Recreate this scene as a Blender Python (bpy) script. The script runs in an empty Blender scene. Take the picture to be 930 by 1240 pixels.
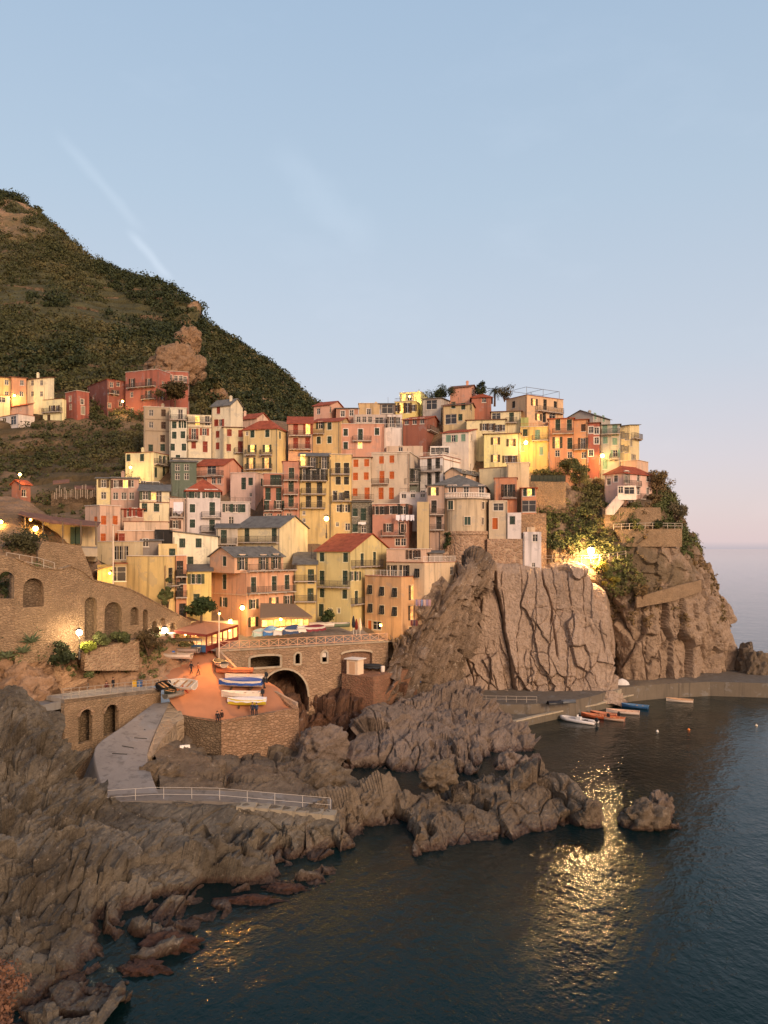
import bpy, bmesh, math, random
import numpy as np
from mathutils import Vector, Matrix
random.seed(7); RNG = np.random.default_rng(11)
S = bpy.context.scene
C = S.collection
# ------------------------------------------------------------------ camera, sky, sun, exposure
H = 28.0            # camera height over the sea, metres
F = 960.0           # focal length in units of the 930 x 1240 frame
cam = bpy.data.objects.new('camera', bpy.data.cameras.new('camera'))
C.objects.link(cam); S.camera = cam
cam.location = (0, 0, H); cam.rotation_euler = (math.radians(90), 0, 0)
cam.data.sensor_fit = 'VERTICAL'; cam.data.sensor_height = 24.0
cam.data.lens = F/1240*24.0; cam.data.shift_y = 44/1240
cam.data.clip_start = 0.5; cam.data.clip_end = 60000
S.render.resolution_x = 768; S.render.resolution_y = 1024
S.view_settings.view_transform = 'Standard'; S.view_settings.look = 'None'
S.view_settings.exposure = 0.22; S.view_settings.gamma = 1.0
W = bpy.data.worlds.new('World'); S.world = W; W.use_nodes = True
wn = W.node_tree.nodes; wl = W.node_tree.links; wn.clear()
def N(nt, typ, **kw):
    n = nt.nodes.new(typ)
    for k, v in kw.items():
        if k.startswith('i_'):
            n.inputs[k[2:].replace('_', ' ')].default_value = v
        elif k.startswith('n_'):
            n.inputs[int(k[2:])].default_value = v
        else: setattr(n, k, v)
    return n
def ramp(nt, stops, interp='LINEAR'):
    n = nt.nodes.new('ShaderNodeValToRGB'); cr = n.color_ramp; cr.interpolation = interp
    while len(cr.elements) > 1: cr.elements.remove(cr.elements[-1])
    cr.elements[0].position = stops[0][0]; cr.elements[0].color = (*stops[0][1], 1)
    for p, c in stops[1:]:
        e = cr.elements.new(p); e.color = (*c, 1)
    return n
def lin(c):
    if isinstance(c, str): c = [int(c[i:i+2], 16) for i in (0, 2, 4)]
    r = []
    for v in c:
        v = v/255; r.append(v/12.92 if v <= .04045 else ((v+.055)/1.055)**2.4)
    return tuple(r)
nt = W.node_tree
sky = N(nt, 'ShaderNodeTexSky', sky_type='NISHITA', sun_disc=False)
sky.sun_elevation = math.radians(3.0); sky.sun_rotation = math.radians(150)
sky.air_density = 1.0; sky.dust_density = 1.0; sky.ozone_density = 2.0
tc = N(nt, 'ShaderNodeTexCoord')
sx = N(nt, 'ShaderNodeSeparateXYZ'); wl.new(tc.outputs['Generated'], sx.inputs[0])
# twilight tint by elevation: blue overhead, lilac and pink towards the horizon (antitwilight arch)
rp = ramp(nt, [(0.0, lin('a3a9b8')), (0.497, lin('aaaebd')), (0.503, lin('e4d0d3')), (0.55, lin('dcd1da')), (0.61, lin('cad0dd')), (0.70, lin('b9cadc')), (0.80, lin('a8bfd8')), (0.90, lin('7c9fca')), (1.0, lin('5f86b8'))])
mr = N(nt, 'ShaderNodeMath', operation='MULTIPLY_ADD', n_1=0.5, n_2=0.5)
wl.new(sx.outputs['Z'], mr.inputs[0]); wl.new(mr.outputs[0], rp.inputs[0])
# warm afterglow round the set sun, behind the camera
dt = N(nt, 'ShaderNodeVectorMath', operation='DOT_PRODUCT')
sunv = Vector((math.sin(math.radians(150)), math.cos(math.radians(150)), 0.05)).normalized()
dt.inputs[1].default_value = sunv; wl.new(tc.outputs['Generated'], dt.inputs[0])
ag = ramp(nt, [(0.0, (0, 0, 0)), (0.55, (0.0, 0.0, 0.0)), (0.85, (0.55, 0.30, 0.13)), (1.0, (1.6, 0.85, 0.34))])
mr2 = N(nt, 'ShaderNodeMath', operation='MULTIPLY_ADD', n_1=0.5, n_2=0.5)
wl.new(dt.outputs['Value'], mr2.inputs[0]); wl.new(mr2.outputs[0], ag.inputs[0])
# contrail and a faint veil, both fixed in the sky's own directions
cn = N(nt, 'ShaderNodeTexNoise', i_Scale=3.0, i_Detail=5.0, i_Roughness=.6)
mp = N(nt, 'ShaderNodeMapping'); mp.inputs['Scale'].default_value = (2.2, 2.2, 5.0); mp.inputs['Rotation'].default_value = (0, .9, 0)
wl.new(tc.outputs['Generated'], mp.inputs[0]); wl.new(mp.outputs[0], cn.inputs['Vector'])
vr = ramp(nt, [(0.55, (0, 0, 0)), (0.85, (0.03, 0.028, 0.028))]); wl.new(cn.outputs['Fac'], vr.inputs[0])
def skydir(px, py): return Vector(((px-465)/F, 1, (664-py)/F)).normalized()
def contrail(a, b, width, amount):
    va, vb = skydir(*a), skydir(*b)
    nrm = va.cross(vb).normalized(); mid = (va+vb).normalized(); half = math.acos(max(-1, min(1, va.dot(vb))))/2
    d1 = N(nt, 'ShaderNodeVectorMath', operation='DOT_PRODUCT'); d1.inputs[1].default_value = nrm
    wob = N(nt, 'ShaderNodeTexNoise', i_Scale=22.0, i_Detail=3.0)
    wl.new(tc.outputs['Generated'], wob.inputs['Vector']); wl.new(tc.outputs['Generated'], d1.inputs[0])
    w1 = N(nt, 'ShaderNodeMath', operation='MULTIPLY_ADD', n_1=width*1.6, n_2=-width*.8); wl.new(wob.outputs['Fac'], w1.inputs[0])
    w2 = N(nt, 'ShaderNodeMath', operation='ADD'); wl.new(d1.outputs['Value'], w2.inputs[0]); wl.new(w1.outputs[0], w2.inputs[1])
    ab = N(nt, 'ShaderNodeMath', operation='ABSOLUTE'); wl.new(w2.outputs[0], ab.inputs[0])
    m1 = N(nt, 'ShaderNodeMapRange', interpolation_type='SMOOTHSTEP', n_1=0.0, n_2=width, n_3=1.0, n_4=0.0); wl.new(ab.outputs[0], m1.inputs[0])
    d2 = N(nt, 'ShaderNodeVectorMath', operation='DOT_PRODUCT'); d2.inputs[1].default_value = mid; wl.new(tc.outputs['Generated'], d2.inputs[0])
    m2 = N(nt, 'ShaderNodeMapRange', interpolation_type='SMOOTHSTEP', n_1=math.cos(half), n_2=math.cos(half*.35), n_3=0.0, n_4=1.0); wl.new(d2.outputs['Value'], m2.inputs[0])
    mm = N(nt, 'ShaderNodeMath', operation='MULTIPLY'); wl.new(m1.outputs[0], mm.inputs[0]); wl.new(m2.outputs[0], mm.inputs[1])
    m3 = N(nt, 'ShaderNodeMath', operation='MULTIPLY', n_1=amount); wl.new(mm.outputs[0], m3.inputs[0])
    return m3.outputs[0]
trails = [contrail((150, 275), (212, 345), .0075, .10), (contrail((60, 150), (180, 290), .010, .05)), contrail((320, 170), (460, 310), .030, .035)]
# daylight sky at low strength + tint
bg1 = N(nt, 'ShaderNodeBackground', i_Strength=0.05); wl.new(sky.outputs[0], bg1.inputs['Color'])
def addc(a, b):
    n = N(nt, 'ShaderNodeMix', data_type='RGBA', blend_type='ADD'); n.inputs['Factor'].default_value = 1
    wl.new(a, n.inputs['A']); wl.new(b, n.inputs['B']); return n.outputs['Result']
col = addc(rp.outputs[0], ag.outputs[0]); col = addc(col, vr.outputs[0])
for t in trails: col = addc(col, t)
bg2 = N(nt, 'ShaderNodeBackground', i_Strength=0.78); wl.new(col, bg2.inputs['Color'])
ad = N(nt, 'ShaderNodeAddShader'); wl.new(bg1.outputs[0], ad.inputs[0]); wl.new(bg2.outputs[0], ad.inputs[1])
wo = N(nt, 'ShaderNodeOutputWorld'); wl.new(ad.outputs[0], wo.inputs['Surface'])
sl = bpy.data.lights.new('sun', 'SUN'); so = bpy.data.objects.new('sun', sl); C.objects.link(so)
sl.energy = 2.3; sl.color = (1.0, 0.71, 0.48); sl.angle = math.radians(15)
so.rotation_euler = Vector((-math.sin(math.radians(150)), -math.cos(math.radians(150)), -math.tan(math.radians(20)))).to_track_quat('-Z', 'Y').to_euler()
so.location = (60, -60, 80)
# ------------------------------------------------------------------ helpers
WLOC = {}
def P(px, py, Y): return Vector(((px-465)/F*Y, Y, H-(py-664)/F*Y))
def Pz(px, py, z=0.0):
    Y = (H-z)*F/(py-664); return P(px, py, Y)
def tag(o, label=None, cat=None, group=None, kind=None):
    if label: o['label'] = label
    if cat: o['category'] = cat
    if group: o['group'] = group
    if kind: o['kind'] = kind
    return o
def thing(name, label, cat, loc, rz=0.0, group=None):
    o = bpy.data.objects.new(name, None); C.objects.link(o)
    o.empty_display_size = .5
    o.location = loc; o.rotation_euler = (0, 0, rz); WLOC[o.name] = Vector(loc)
    return tag(o, label, cat, group)
def link(name, me, parent=None, loc=(0, 0, 0), rz=0.0, m=None):
    o = bpy.data.objects.new(name, me); C.objects.link(o)
    if parent: o.parent = parent
    o.location = loc; o.rotation_euler = (0, 0, rz)
    if m is not None and not me.materials: me.materials.append(m)
    return o
def copy_tree(o, loc=None, rz=None, parent=None):
    c = o.copy(); C.objects.link(c)
    if parent is not None: c.parent = parent
    if loc is not None: c.location = loc
    if rz is not None: c.rotation_euler = (0, 0, rz)
    for ch in [x for x in o.children]: copy_tree(ch, parent=c)
    return c
class MB:
    def __init__(s): s.v = []; s.f = []; s.mi = []; s.cur = 0
    def add(s, vs, fs):
        b = len(s.v); s.v += [tuple(v) for v in vs]
        for f in fs: s.f.append(tuple(i+b for i in f)); s.mi.append(s.cur)
        return s
    def box(s, x0, x1, y0, y1, z0, z1, M=None):
        vs = [Vector((x, y, z)) for z in (z0, z1) for x, y in ((x0, y0), (x1, y0), (x1, y1), (x0, y1))]
        if M is not None: vs = [M @ v for v in vs]
        return s.add(vs, [(3, 2, 1, 0), (4, 5, 6, 7), (0, 1, 5, 4), (1, 2, 6, 5), (2, 3, 7, 6), (3, 0, 4, 7)])
    def bar(s, a, b, w, h=None):           # a square bar between two points
        a = Vector(a); b = Vector(b); h = h or w; d = (b-a)
        if d.length < 1e-5: return s
        d.normalize(); up = Vector((0, 0, 1)) if abs(d.z) < .95 else Vector((0, 1, 0))
        r = d.cross(up).normalized(); u = r.cross(d).normalized()
        vs = [p + r*(i*w/2) + u*(j*h/2) for p in (a, b) for i, j in ((-1, -1), (1, -1), (1, 1), (-1, 1))]
        return s.add(vs, [(3, 2, 1, 0), (4, 5, 6, 7), (0, 1, 5, 4), (1, 2, 6, 5), (2, 3, 7, 6), (3, 0, 4, 7)])
    def tube(s, pts, r, n=6, cap=True):
        pts = [Vector(p) for p in pts]; R = r if isinstance(r, (list, tuple)) else [r]*len(pts); vs = []; fs = []
        for i, p in enumerate(pts):
            d = (pts[min(i+1, len(pts)-1)]-pts[max(i-1, 0)]).normalized()
            up = Vector((0, 0, 1)) if abs(d.z) < .9 else Vector((0, 1, 0))
            a = d.cross(up).normalized(); b = a.cross(d).normalized()
            vs += [p + (a*math.cos(2*math.pi*k/n)+b*math.sin(2*math.pi*k/n))*R[i] for k in range(n)]
        for i in range(len(pts)-1):
            for k in range(n):
                fs.append((i*n+k, i*n+(k+1) % n, (i+1)*n+(k+1) % n, (i+1)*n+k))
        if cap: fs += [tuple(range(n-1, -1, -1)), tuple((len(pts)-1)*n+k for k in range(n))]
        return s.add(vs, fs)
    def prism(s, poly, z0, z1, fl=None):     # polygon of (x,y); z0/z1 numbers or per-vertex lists
        n = len(poly); a = z0 if isinstance(z0, (list, tuple)) else [z0]*n; b = z1 if isinstance(z1, (list, tuple)) else [z1]*n
        vs = [(p[0], p[1], a[i]) for i, p in enumerate(poly)]+[(p[0], p[1], b[i]) for i, p in enumerate(poly)]
        return s.add(vs, [tuple(range(n-1, -1, -1)), tuple(range(n, 2*n))]+[(i, (i+1) % n, n+(i+1) % n, n+i) for i in range(n)])
    def lathe(s, prof, n=12, c=(0, 0, 0)):
        vs = [(c[0]+r*math.cos(2*math.pi*k/n), c[1]+r*math.sin(2*math.pi*k/n), c[2]+z) for r, z in prof for k in range(n)]
        fs = [(i*n+k, i*n+(k+1) % n, (i+1)*n+(k+1) % n, (i+1)*n+k) for i in range(len(prof)-1) for k in range(n)]
        return s.add(vs, fs+[tuple(range(n-1, -1, -1)), tuple((len(prof)-1)*n+k for k in range(n))])
    def mesh(s, name, mats=None, smooth=False, off=None):
        vs = s.v if off is None else [(v[0]-off[0], v[1]-off[1], v[2]-off[2]) for v in s.v]
        me = bpy.data.meshes.new(name); me.from_pydata(vs, [], s.f)
        if mats:
            for m in (mats if isinstance(mats, (list, tuple)) else [mats]): me.materials.append(m)
            if len(me.materials) > 1: me.polygons.foreach_set('material_index', s.mi)
        if smooth: me.polygons.foreach_set('use_smooth', [True]*len(s.f))
        bm = bmesh.new(); bm.from_mesh(me); bmesh.ops.recalc_face_normals(bm, faces=bm.faces); bm.to_mesh(me); bm.free()
        return me
    def build(s, name, mats, parent=None, local=False, smooth=False):
        off = None
        if parent is not None and not local: off = WLOC[parent.name]
        return link(name, s.mesh(name, mats, smooth, off), parent)
def single(mb, name, mats, label=None, cat=None, kind=None, group=None, loc=None, smooth=False):
    """a top-level thing made of one mesh, its origin at its own place"""
    if loc is None:
        a = np.array(mb.v); loc = Vector((a[:, 0].mean(), a[:, 1].mean(), a[:, 2].min()))
    o = link(name, mb.mesh(name, mats, smooth, loc), None, loc); WLOC[o.name] = Vector(loc)
    return tag(o, label, cat, group, kind)
# ---- numpy noise
def _h(ix, iy, iz, s):
    h = (ix.astype(np.int64)*374761393 + iy.astype(np.int64)*668265263 + iz.astype(np.int64)*1274126177 + s*974711) & 0xffffffff
    h = ((h ^ (h >> 13))*1274126177) & 0xffffffff; h = ((h ^ (h >> 16))*2246822519) & 0xffffffff
    return ((h ^ (h >> 15)) & 0xffffff)/16777215.0
def vnoise(p, s=0):
    i = np.floor(p); f = p-i; u = f*f*f*(f*(f*6-15)+10); i = i.astype(np.int64); r = 0
    for dx in (0, 1):
        for dy in (0, 1):
            for dz in (0, 1):
                w = (u[:, 0] if dx else 1-u[:, 0])*(u[:, 1] if dy else 1-u[:, 1])*(u[:, 2] if dz else 1-u[:, 2])
                r = r + w*_h(i[:, 0]+dx, i[:, 1]+dy, i[:, 2]+dz, s)
    return r*2-1
_R = np.array(Matrix.Rotation(.7, 3, 'X') @ Matrix.Rotation(1.1, 3, 'Z'))
def fbm(p, o=5, s=0, g=.5):
    r = 0; a = 1; t = 0
    for k in range(o): r = r + a*vnoise(p, s+k); t += a; a *= g; p = (p@_R)*2.03
    return r/t
def ridged(p, o=4, s=0, g=.5):
    r = 0; a = 1; t = 0
    for k in range(o): r = r + a*(1-np.abs(vnoise(p, s+k)))**2; t += a; a *= g; p = (p@_R)*2.03
    return r/t
def worley(p, s=0, jit=.9):
    """F1, F2, per-cell random, offset from the cell centre, per-cell direction"""
    i = np.floor(p).astype(np.int64); n = len(p)
    f1 = np.full(n, 9.); f2 = np.full(n, 9.); cr = np.zeros(n); off = np.zeros((n, 3)); dr = np.zeros((n, 3))
    for dx in (-1, 0, 1):
        for dy in (-1, 0, 1):
            for dz in (-1, 0, 1):
                a, b, c = i[:, 0]+dx, i[:, 1]+dy, i[:, 2]+dz
                q = np.stack([a+.5+jit*(_h(a, b, c, s)-.5), b+.5+jit*(_h(a, b, c, s+1)-.5), c+.5+jit*(_h(a, b, c, s+2)-.5)], 1)
                d = p-q; l = np.sqrt((d*d).sum(1)); m = l < f1
                f2 = np.where(m, f1, np.minimum(f2, l)); f1 = np.where(m, l, f1)
                cr = np.where(m, _h(a, b, c, s+3), cr); off[m] = d[m]
                dd = np.stack([_h(a, b, c, s+4), _h(a, b, c, s+5), _h(a, b, c, s+6)], 1)*2-1; dr[m] = dd[m]
    return f1, f2, cr, off, dr
def facets(p, s=0, tilt=1.0):
    f1, f2, cr, off, dr = worley(p, s); return (cr-.5)+tilt*(off*dr).sum(1), f2-f1
# ---- sheets of terrain: a control net of points, smoothly interpolated and then roughened
def cr1(A, n):
    """Catmull-Rom (tension-limited) along axis 0 to n samples"""
    m = A.shape[0]; t = np.linspace(0, m-1, n); i = np.minimum(t.astype(int), m-2); f = (t-i)[:, None, None]
    p0 = A[np.maximum(i-1, 0)]; p1 = A[i]; p2 = A[i+1]; p3 = A[np.minimum(i+2, m-1)]
    m1 = (p2-p0)*.42; m2 = (p3-p1)*.42
    return (2*f**3-3*f**2+1)*p1+(f**3-2*f**2+f)*m1+(-2*f**3+3*f**2)*p2+(f**3-f**2)*m2
def net(rows): return np.array([[tuple(P(*c)) if len(c) == 3 and not isinstance(c, Vector) else tuple(c) for c in r] for r in rows])
def loft(rows, nu, nv):
    A = net(rows); A = cr1(A, nv); A = np.swapaxes(cr1(np.swapaxes(A, 0, 1), nu), 0, 1); return A
def gnormals(A):
    du = np.gradient(A, axis=1); dv = np.gradient(A, axis=0); n = np.cross(du, dv)
    n /= np.linalg.norm(n, axis=2, keepdims=True)+1e-9
    return n
def face_cam(A, n):
    v = np.array([0, 0, H])-A
    flip = np.sign((n*v).sum(2).mean()); return n*flip
def grid_mesh(name, A, mats, smooth=True, attr=None):
    nv, nu, _ = A.shape; me = bpy.data.meshes.new(name)
    me.vertices.add(nu*nv); me.vertices.foreach_set('co', A.reshape(-1).astype(np.float32))
    i = np.arange((nv-1)*(nu-1)); r = i//(nu-1); c = i % (nu-1); b = r*nu+c
    q = np.stack([b, b+1, b+nu+1, b+nu], 1).reshape(-1)
    n = len(i); me.loops.add(n*4); me.loops.foreach_set('vertex_index', q.astype(np.int32))
    me.polygons.add(n); me.polygons.foreach_set('loop_start', (np.arange(n)*4).astype(np.int32))
    me.polygons.foreach_set('loop_total', np.full(n, 4, np.int32)); me.polygons.foreach_set('use_smooth', np.full(n, smooth))
    for k, a in (attr or {}).items():
        at = me.attributes.new(k, 'FLOAT', 'POINT'); at.data.foreach_set('value', a.reshape(-1).astype(np.float32))
    me.update(); me.validate()
    for m in (mats if isinstance(mats, (list, tuple)) else [mats]): me.materials.append(m)
    return me
def proj(A): return 465+A[..., 0]/A[..., 1]*F, 664-(A[..., 2]-H)/A[..., 1]*F
def raw_tris(name, V, Fc, mats, attr=None, smooth=False):
    """mesh from numpy: V (n,3), Fc (m,k)"""
    k = Fc.shape[1]; m = len(Fc); me = bpy.data.meshes.new(name)
    me.vertices.add(len(V)); me.vertices.foreach_set('co', V.reshape(-1).astype(np.float32))
    me.loops.add(m*k); me.loops.foreach_set('vertex_index', Fc.reshape(-1).astype(np.int32))
    me.polygons.add(m); me.polygons.foreach_set('loop_start', (np.arange(m)*k).astype(np.int32))
    me.polygons.foreach_set('loop_total', np.full(m, k, np.int32)); me.polygons.foreach_set('use_smooth', np.full(m, smooth))
    for kk, a in (attr or {}).items():
        at = me.attributes.new(kk, 'FLOAT', 'POINT'); at.data.foreach_set('value', a.astype(np.float32))
    me.update(); me.materials.append(mats); return me
# ------------------------------------------------------------------ materials
def new_mat(name):
    m = bpy.data.materials.new(name); m.use_nodes = True; t = m.node_tree; t.nodes.clear()
    o = N(t, 'ShaderNodeOutputMaterial'); b = N(t, 'ShaderNodeBsdfPrincipled'); t.links.new(b.outputs[0], o.inputs[0])
    b.inputs['Roughness'].default_value = .9; b.inputs['Specular IOR Level'].default_value = .25
    return m, t, b
def pos_noise(t, scale, detail=4, rough=.55, stretch=(1, 1, 1), rot=(0, 0, 0), coord='pos'):
    if coord == 'pos':
        g = N(t, 'ShaderNodeNewGeometry'); src = g.outputs['Position']
    else:
        g = N(t, 'ShaderNodeTexCoord'); src = g.outputs['Object']
    if any(rot):
        m0 = N(t, 'ShaderNodeMapping'); m0.inputs['Rotation'].default_value = rot; t.links.new(src, m0.inputs[0]); src = m0.outputs[0]
    mp = N(t, 'ShaderNodeMapping'); mp.inputs['Scale'].default_value = stretch
    t.links.new(src, mp.inputs[0])
    n = N(t, 'ShaderNodeTexNoise', i_Scale=scale, i_Detail=detail, i_Roughness=rough); t.links.new(mp.outputs[0], n.inputs['Vector'])
    return n.outputs['Fac']
def mixc(t, f, a, b, mode='MIX'):
    n = N(t, 'ShaderNodeMix', data_type='RGBA', blend_type=mode)
    for k, v in (('Factor', f), ('A', a), ('B', b)):
        s = n.inputs[k] if k == 'Factor' else n.inputs[k]
        if isinstance(v, (int, float)): s.default_value = v
        elif isinstance(v, tuple): s.default_value = (*v[:3], 1)
        else: t.links.new(v, s)
    return n.outputs['Result']
def mrange(t, x, a, b, c=0., d=1.):
    n = N(t, 'ShaderNodeMapRange', n_1=a, n_2=b, n_3=c, n_4=d); t.links.new(x, n.inputs[0]); return n.outputs[0]
def bump(t, b, h, strength=.5, dist=.1):
    n = N(t, 'ShaderNodeBump', i_Strength=strength, i_Distance=dist); t.links.new(h, n.inputs['Height']); t.links.new(n.outputs[0], b.inputs['Normal'])
MATS = {}
def plaster(hexc, k=1.0):
    key = ('pl', hexc, k)
    if key in MATS: return MATS[key]
    c = lin(hexc); g_ = sum(c)/3; c = tuple(min(.80, (v*.62+g_*.38)*k*q_) for v, q_ in zip(c, (1.08, 1.06+.08*min(1, max(0, ((max(c)-min(c))/max(c)-.4)/.3)), 1.06-.10*min(1, max(0, ((max(c)-min(c))/max(c)-.4)/.3)))))
    m, t, b = new_mat('plaster_'+hexc)
    n1 = pos_noise(t, .35, 5, .6); n2 = pos_noise(t, 1.6, 4, .6, (1, 1, .18)); n3 = pos_noise(t, 6, 3)
    x = mixc(t, mrange(t, n1, .35, .7, 0, .55), c, tuple(v*.72 for v in c))
    x = mixc(t, mrange(t, n2, .5, .75, 0, .45), x, tuple(v*.6+.02 for v in c))
    x = mixc(t, mrange(t, n3, .4, .8, 0, .25), x, tuple(min(.85, v*1.15+.02) for v in c))
    n4 = pos_noise(t, .55, 6, .7); x = mixc(t, mrange(t, n4, .57, .60, 0, .6), x, tuple(v*.5+.12 for v in c))
    n5 = pos_noise(t, 1.1, 3, .6, (1, 1, .07)); x = mixc(t, mrange(t, n5, .54, .68, 0, .65), x, tuple(v*.40+.01 for v in c))
    t.links.new(x, b.inputs['Base Color']); bump(t, b, n3, .25, .05)
    MATS[key] = m; return m
def paint(hexc, rough=.6, metal=0.0, k=1.0, spec=.3):
    key = ('pt', hexc, rough, metal, k)
    if key in MATS: return MATS[key]
    c = tuple(min(.85, v*k) for v in lin(hexc)); m, t, b = new_mat('paint_'+hexc)
    n1 = pos_noise(t, 3.0, 3)
    t.links.new(mixc(t, mrange(t, n1, .35, .75, 0, .4), c, tuple(v*.7 for v in c)), b.inputs['Base Color'])
    b.inputs['Roughness'].default_value = rough; b.inputs['Metallic'].default_value = metal; b.inputs['Specular IOR Level'].default_value = spec
    MATS[key] = m; return m
def glow(hexc, strength, vary=0.0):
    key = ('gl', hexc, strength)
    if key in MATS: return MATS[key]
    c = lin(hexc); m, t, b = new_mat('glow_'+hexc)
    b.inputs['Base Color'].default_value = (*c, 1); b.inputs['Emission Color'].default_value = (*c, 1); b.inputs['Emission Strength'].default_value = strength
    if vary:
        n = pos_noise(t, vary, 3); t.links.new(mrange(t, n, .4, .62, strength*.25, strength*1.3), b.inputs['Emission Strength'])
    MATS[key] = m; return m
def roof_mat(kind):
    if ('rf', kind) in MATS: return MATS[('rf', kind)]
    m, t, b = new_mat('roof_'+kind)
    c = {'terra': '9a4f37', 'slate': '6d6a64', 'brown': '7b5746', 'deck': '8d7868'}[kind]; c = lin(c)
    n1 = pos_noise(t, 1.1, 4); n2 = pos_noise(t, 7, 2, .5, (1, 1, 3))
    x = mixc(t, mrange(t, n1, .35, .7), tuple(v*1.15 for v in c), tuple(v*.55 for v in c))
    x = mixc(t, mrange(t, n2, .45, .65, 0, .5), x, tuple(min(.6, v*1.5) for v in c))
    t.links.new(x, b.inputs['Base Color'])
    wv = N(t, 'ShaderNodeTexWave', i_Scale=2.6, i_Distortion=1.5, i_Detail=2.0); g = N(t, 'ShaderNodeTexCoord'); t.links.new(g.outputs['Object'], wv.inputs['Vector'])
    bump(t, b, wv.outputs['Fac'], .5, .08); MATS[('rf', kind)] = m; return m
def stone_mat(key, c1, c2, cm, scale=1.6, wet=False):
    """rubble masonry: voronoi stones, pale joints"""
    if ('st', key) in MATS: return MATS[('st', key)]
    m, t, b = new_mat('masonry_'+key)
    g = N(t, 'ShaderNodeNewGeometry'); mp = N(t, 'ShaderNodeMapping'); mp.inputs['Scale'].default_value = (1, 1, 1.7); t.links.new(g.outputs['Position'], mp.inputs[0])
    v = N(t, 'ShaderNodeTexVoronoi', i_Scale=scale); t.links.new(mp.outputs[0], v.inputs['Vector'])
    ve = N(t, 'ShaderNodeTexVoronoi', feature='DISTANCE_TO_EDGE', i_Scale=scale); t.links.new(mp.outputs[0], ve.inputs['Vector'])
    sp = N(t, 'ShaderNodeSeparateColor'); t.links.new(v.outputs['Color'], sp.inputs[0])
    x = mixc(t, sp.outputs[0], lin(c1), lin(c2))
    x = mixc(t, mrange(t, ve.outputs['Distance'], .0, .09, 1, 0), x, lin(cm))
    n = pos_noise(t, .5, 5, .65); x = mixc(t, mrange(t, n, .42, .75, 0, .6), x, tuple(v*.45 for v in lin(c1)))
    n2 = pos_noise(t, .22, 4, .6, (1, 1, .3)); x = mixc(t, mrange(t, n2, .5, .7, 0, .35), x, lin('6e6149'))
    t.links.new(x, b.inputs['Base Color'])
    h = N(t, 'ShaderNodeMath', operation='ADD'); t.links.new(mrange(t, ve.outputs['Distance'], 0, .2), h.inputs[0]); t.links.new(pos_noise(t, 5, 4), h.inputs[1])
    bump(t, b, h.outputs[0], .9, .12); MATS[('st', key)] = m; return m
def rock_mat(key, c1, c2, c3, rot=(0.5, .5, 0), wetz=1.1, veins=.35, scale=1.0):
    if ('rk', key) in MATS: return MATS[('rk', key)]
    m, t, b = new_mat('rock_'+key)
    n1 = pos_noise(t, .12*scale, 6, .6); n2 = pos_noise(t, .45*scale, 6, .65, (1, 1, 4.0), rot); n3 = pos_noise(t, 2.6*scale, 6, .7)
    n4 = pos_noise(t, .9*scale, 6, .7, (1, 1, 7), rot)
    x = mixc(t, mrange(t, n1, .36, .64), lin(c1), lin(c2))
    x = mixc(t, mrange(t, n2, .45, .7, 0, .8), x, lin(c3))
    x = mixc(t, mrange(t, n3, .5, .8, 0, .6), x, tuple(v*.55 for v in lin(c1)))
    x = mixc(t, mrange(t, n4, .62, .72, 0, veins), x, lin('cdbca6'))
    n5 = pos_noise(t, 1.3*scale, 5, .75); x = mixc(t, mrange(t, n5, .60, .66, 0, veins*1.2), x, lin('c9b8a4')); x = mixc(t, mrange(t, n5, .36, .42, .5, 0), x, tuple(v*.4 for v in lin(c3)))
    g = N(t, 'ShaderNodeNewGeometry'); sp = N(t, 'ShaderNodeSeparateXYZ'); t.links.new(g.outputs['Position'], sp.inputs[0])
    zz = N(t, 'ShaderNodeMath', operation='MULTIPLY_ADD', n_1=2.2, n_2=-1.1); t.links.new(n3, zz.inputs[0])
    za = N(t, 'ShaderNodeMath', operation='ADD'); t.links.new(sp.outputs['Z'], za.inputs[0]); t.links.new(zz.outputs[0], za.inputs[1])
    x = mixc(t, mrange(t, za.outputs[0], wetz*.25, wetz*.7, .7, 0), x, lin('4f352b'))
    x = mixc(t, mrange(t, za.outputs[0], -.1, .3, .9, 0), x, lin('2a211c'))
    t.links.new(x, b.inputs['Base Color'])
    rr = mrange(t, za.outputs[0], .1, .9, .35, .92); t.links.new(rr, b.inputs['Roughness'])
    h = N(t, 'ShaderNodeMath', operation='MULTIPLY_ADD', n_1=.7); t.links.new(n4, h.inputs[0]); t.links.new(n3, h.inputs[2])
    bump(t, b, h.outputs[0], 1.0, .5/scale); MATS[('rk', key)] = m; return m
def leaf_mat(key, c1, c2, c3=None):
    if ('lf', key) in MATS: return MATS[('lf', key)]
    m, t, b = new_mat('foliage_'+key)
    n1 = pos_noise(t, .25, 3); n2 = pos_noise(t, 2.2, 2); n3 = pos_noise(t, .06, 3)
    x = mixc(t, mrange(t, n1, .38, .62), lin(c1), lin(c2)); x = mixc(t, mrange(t, n2, .4, .75, 0, .7), x, tuple(v*.5 for v in lin(c1)))
    if c3: x = mixc(t, mrange(t, n3, .5, .62, 0, .6), x, lin(c3))
    t.links.new(x, b.inputs['Base Color']); b.inputs['Roughness'].default_value = .8
    MATS[('lf', key)] = m; return m
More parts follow.
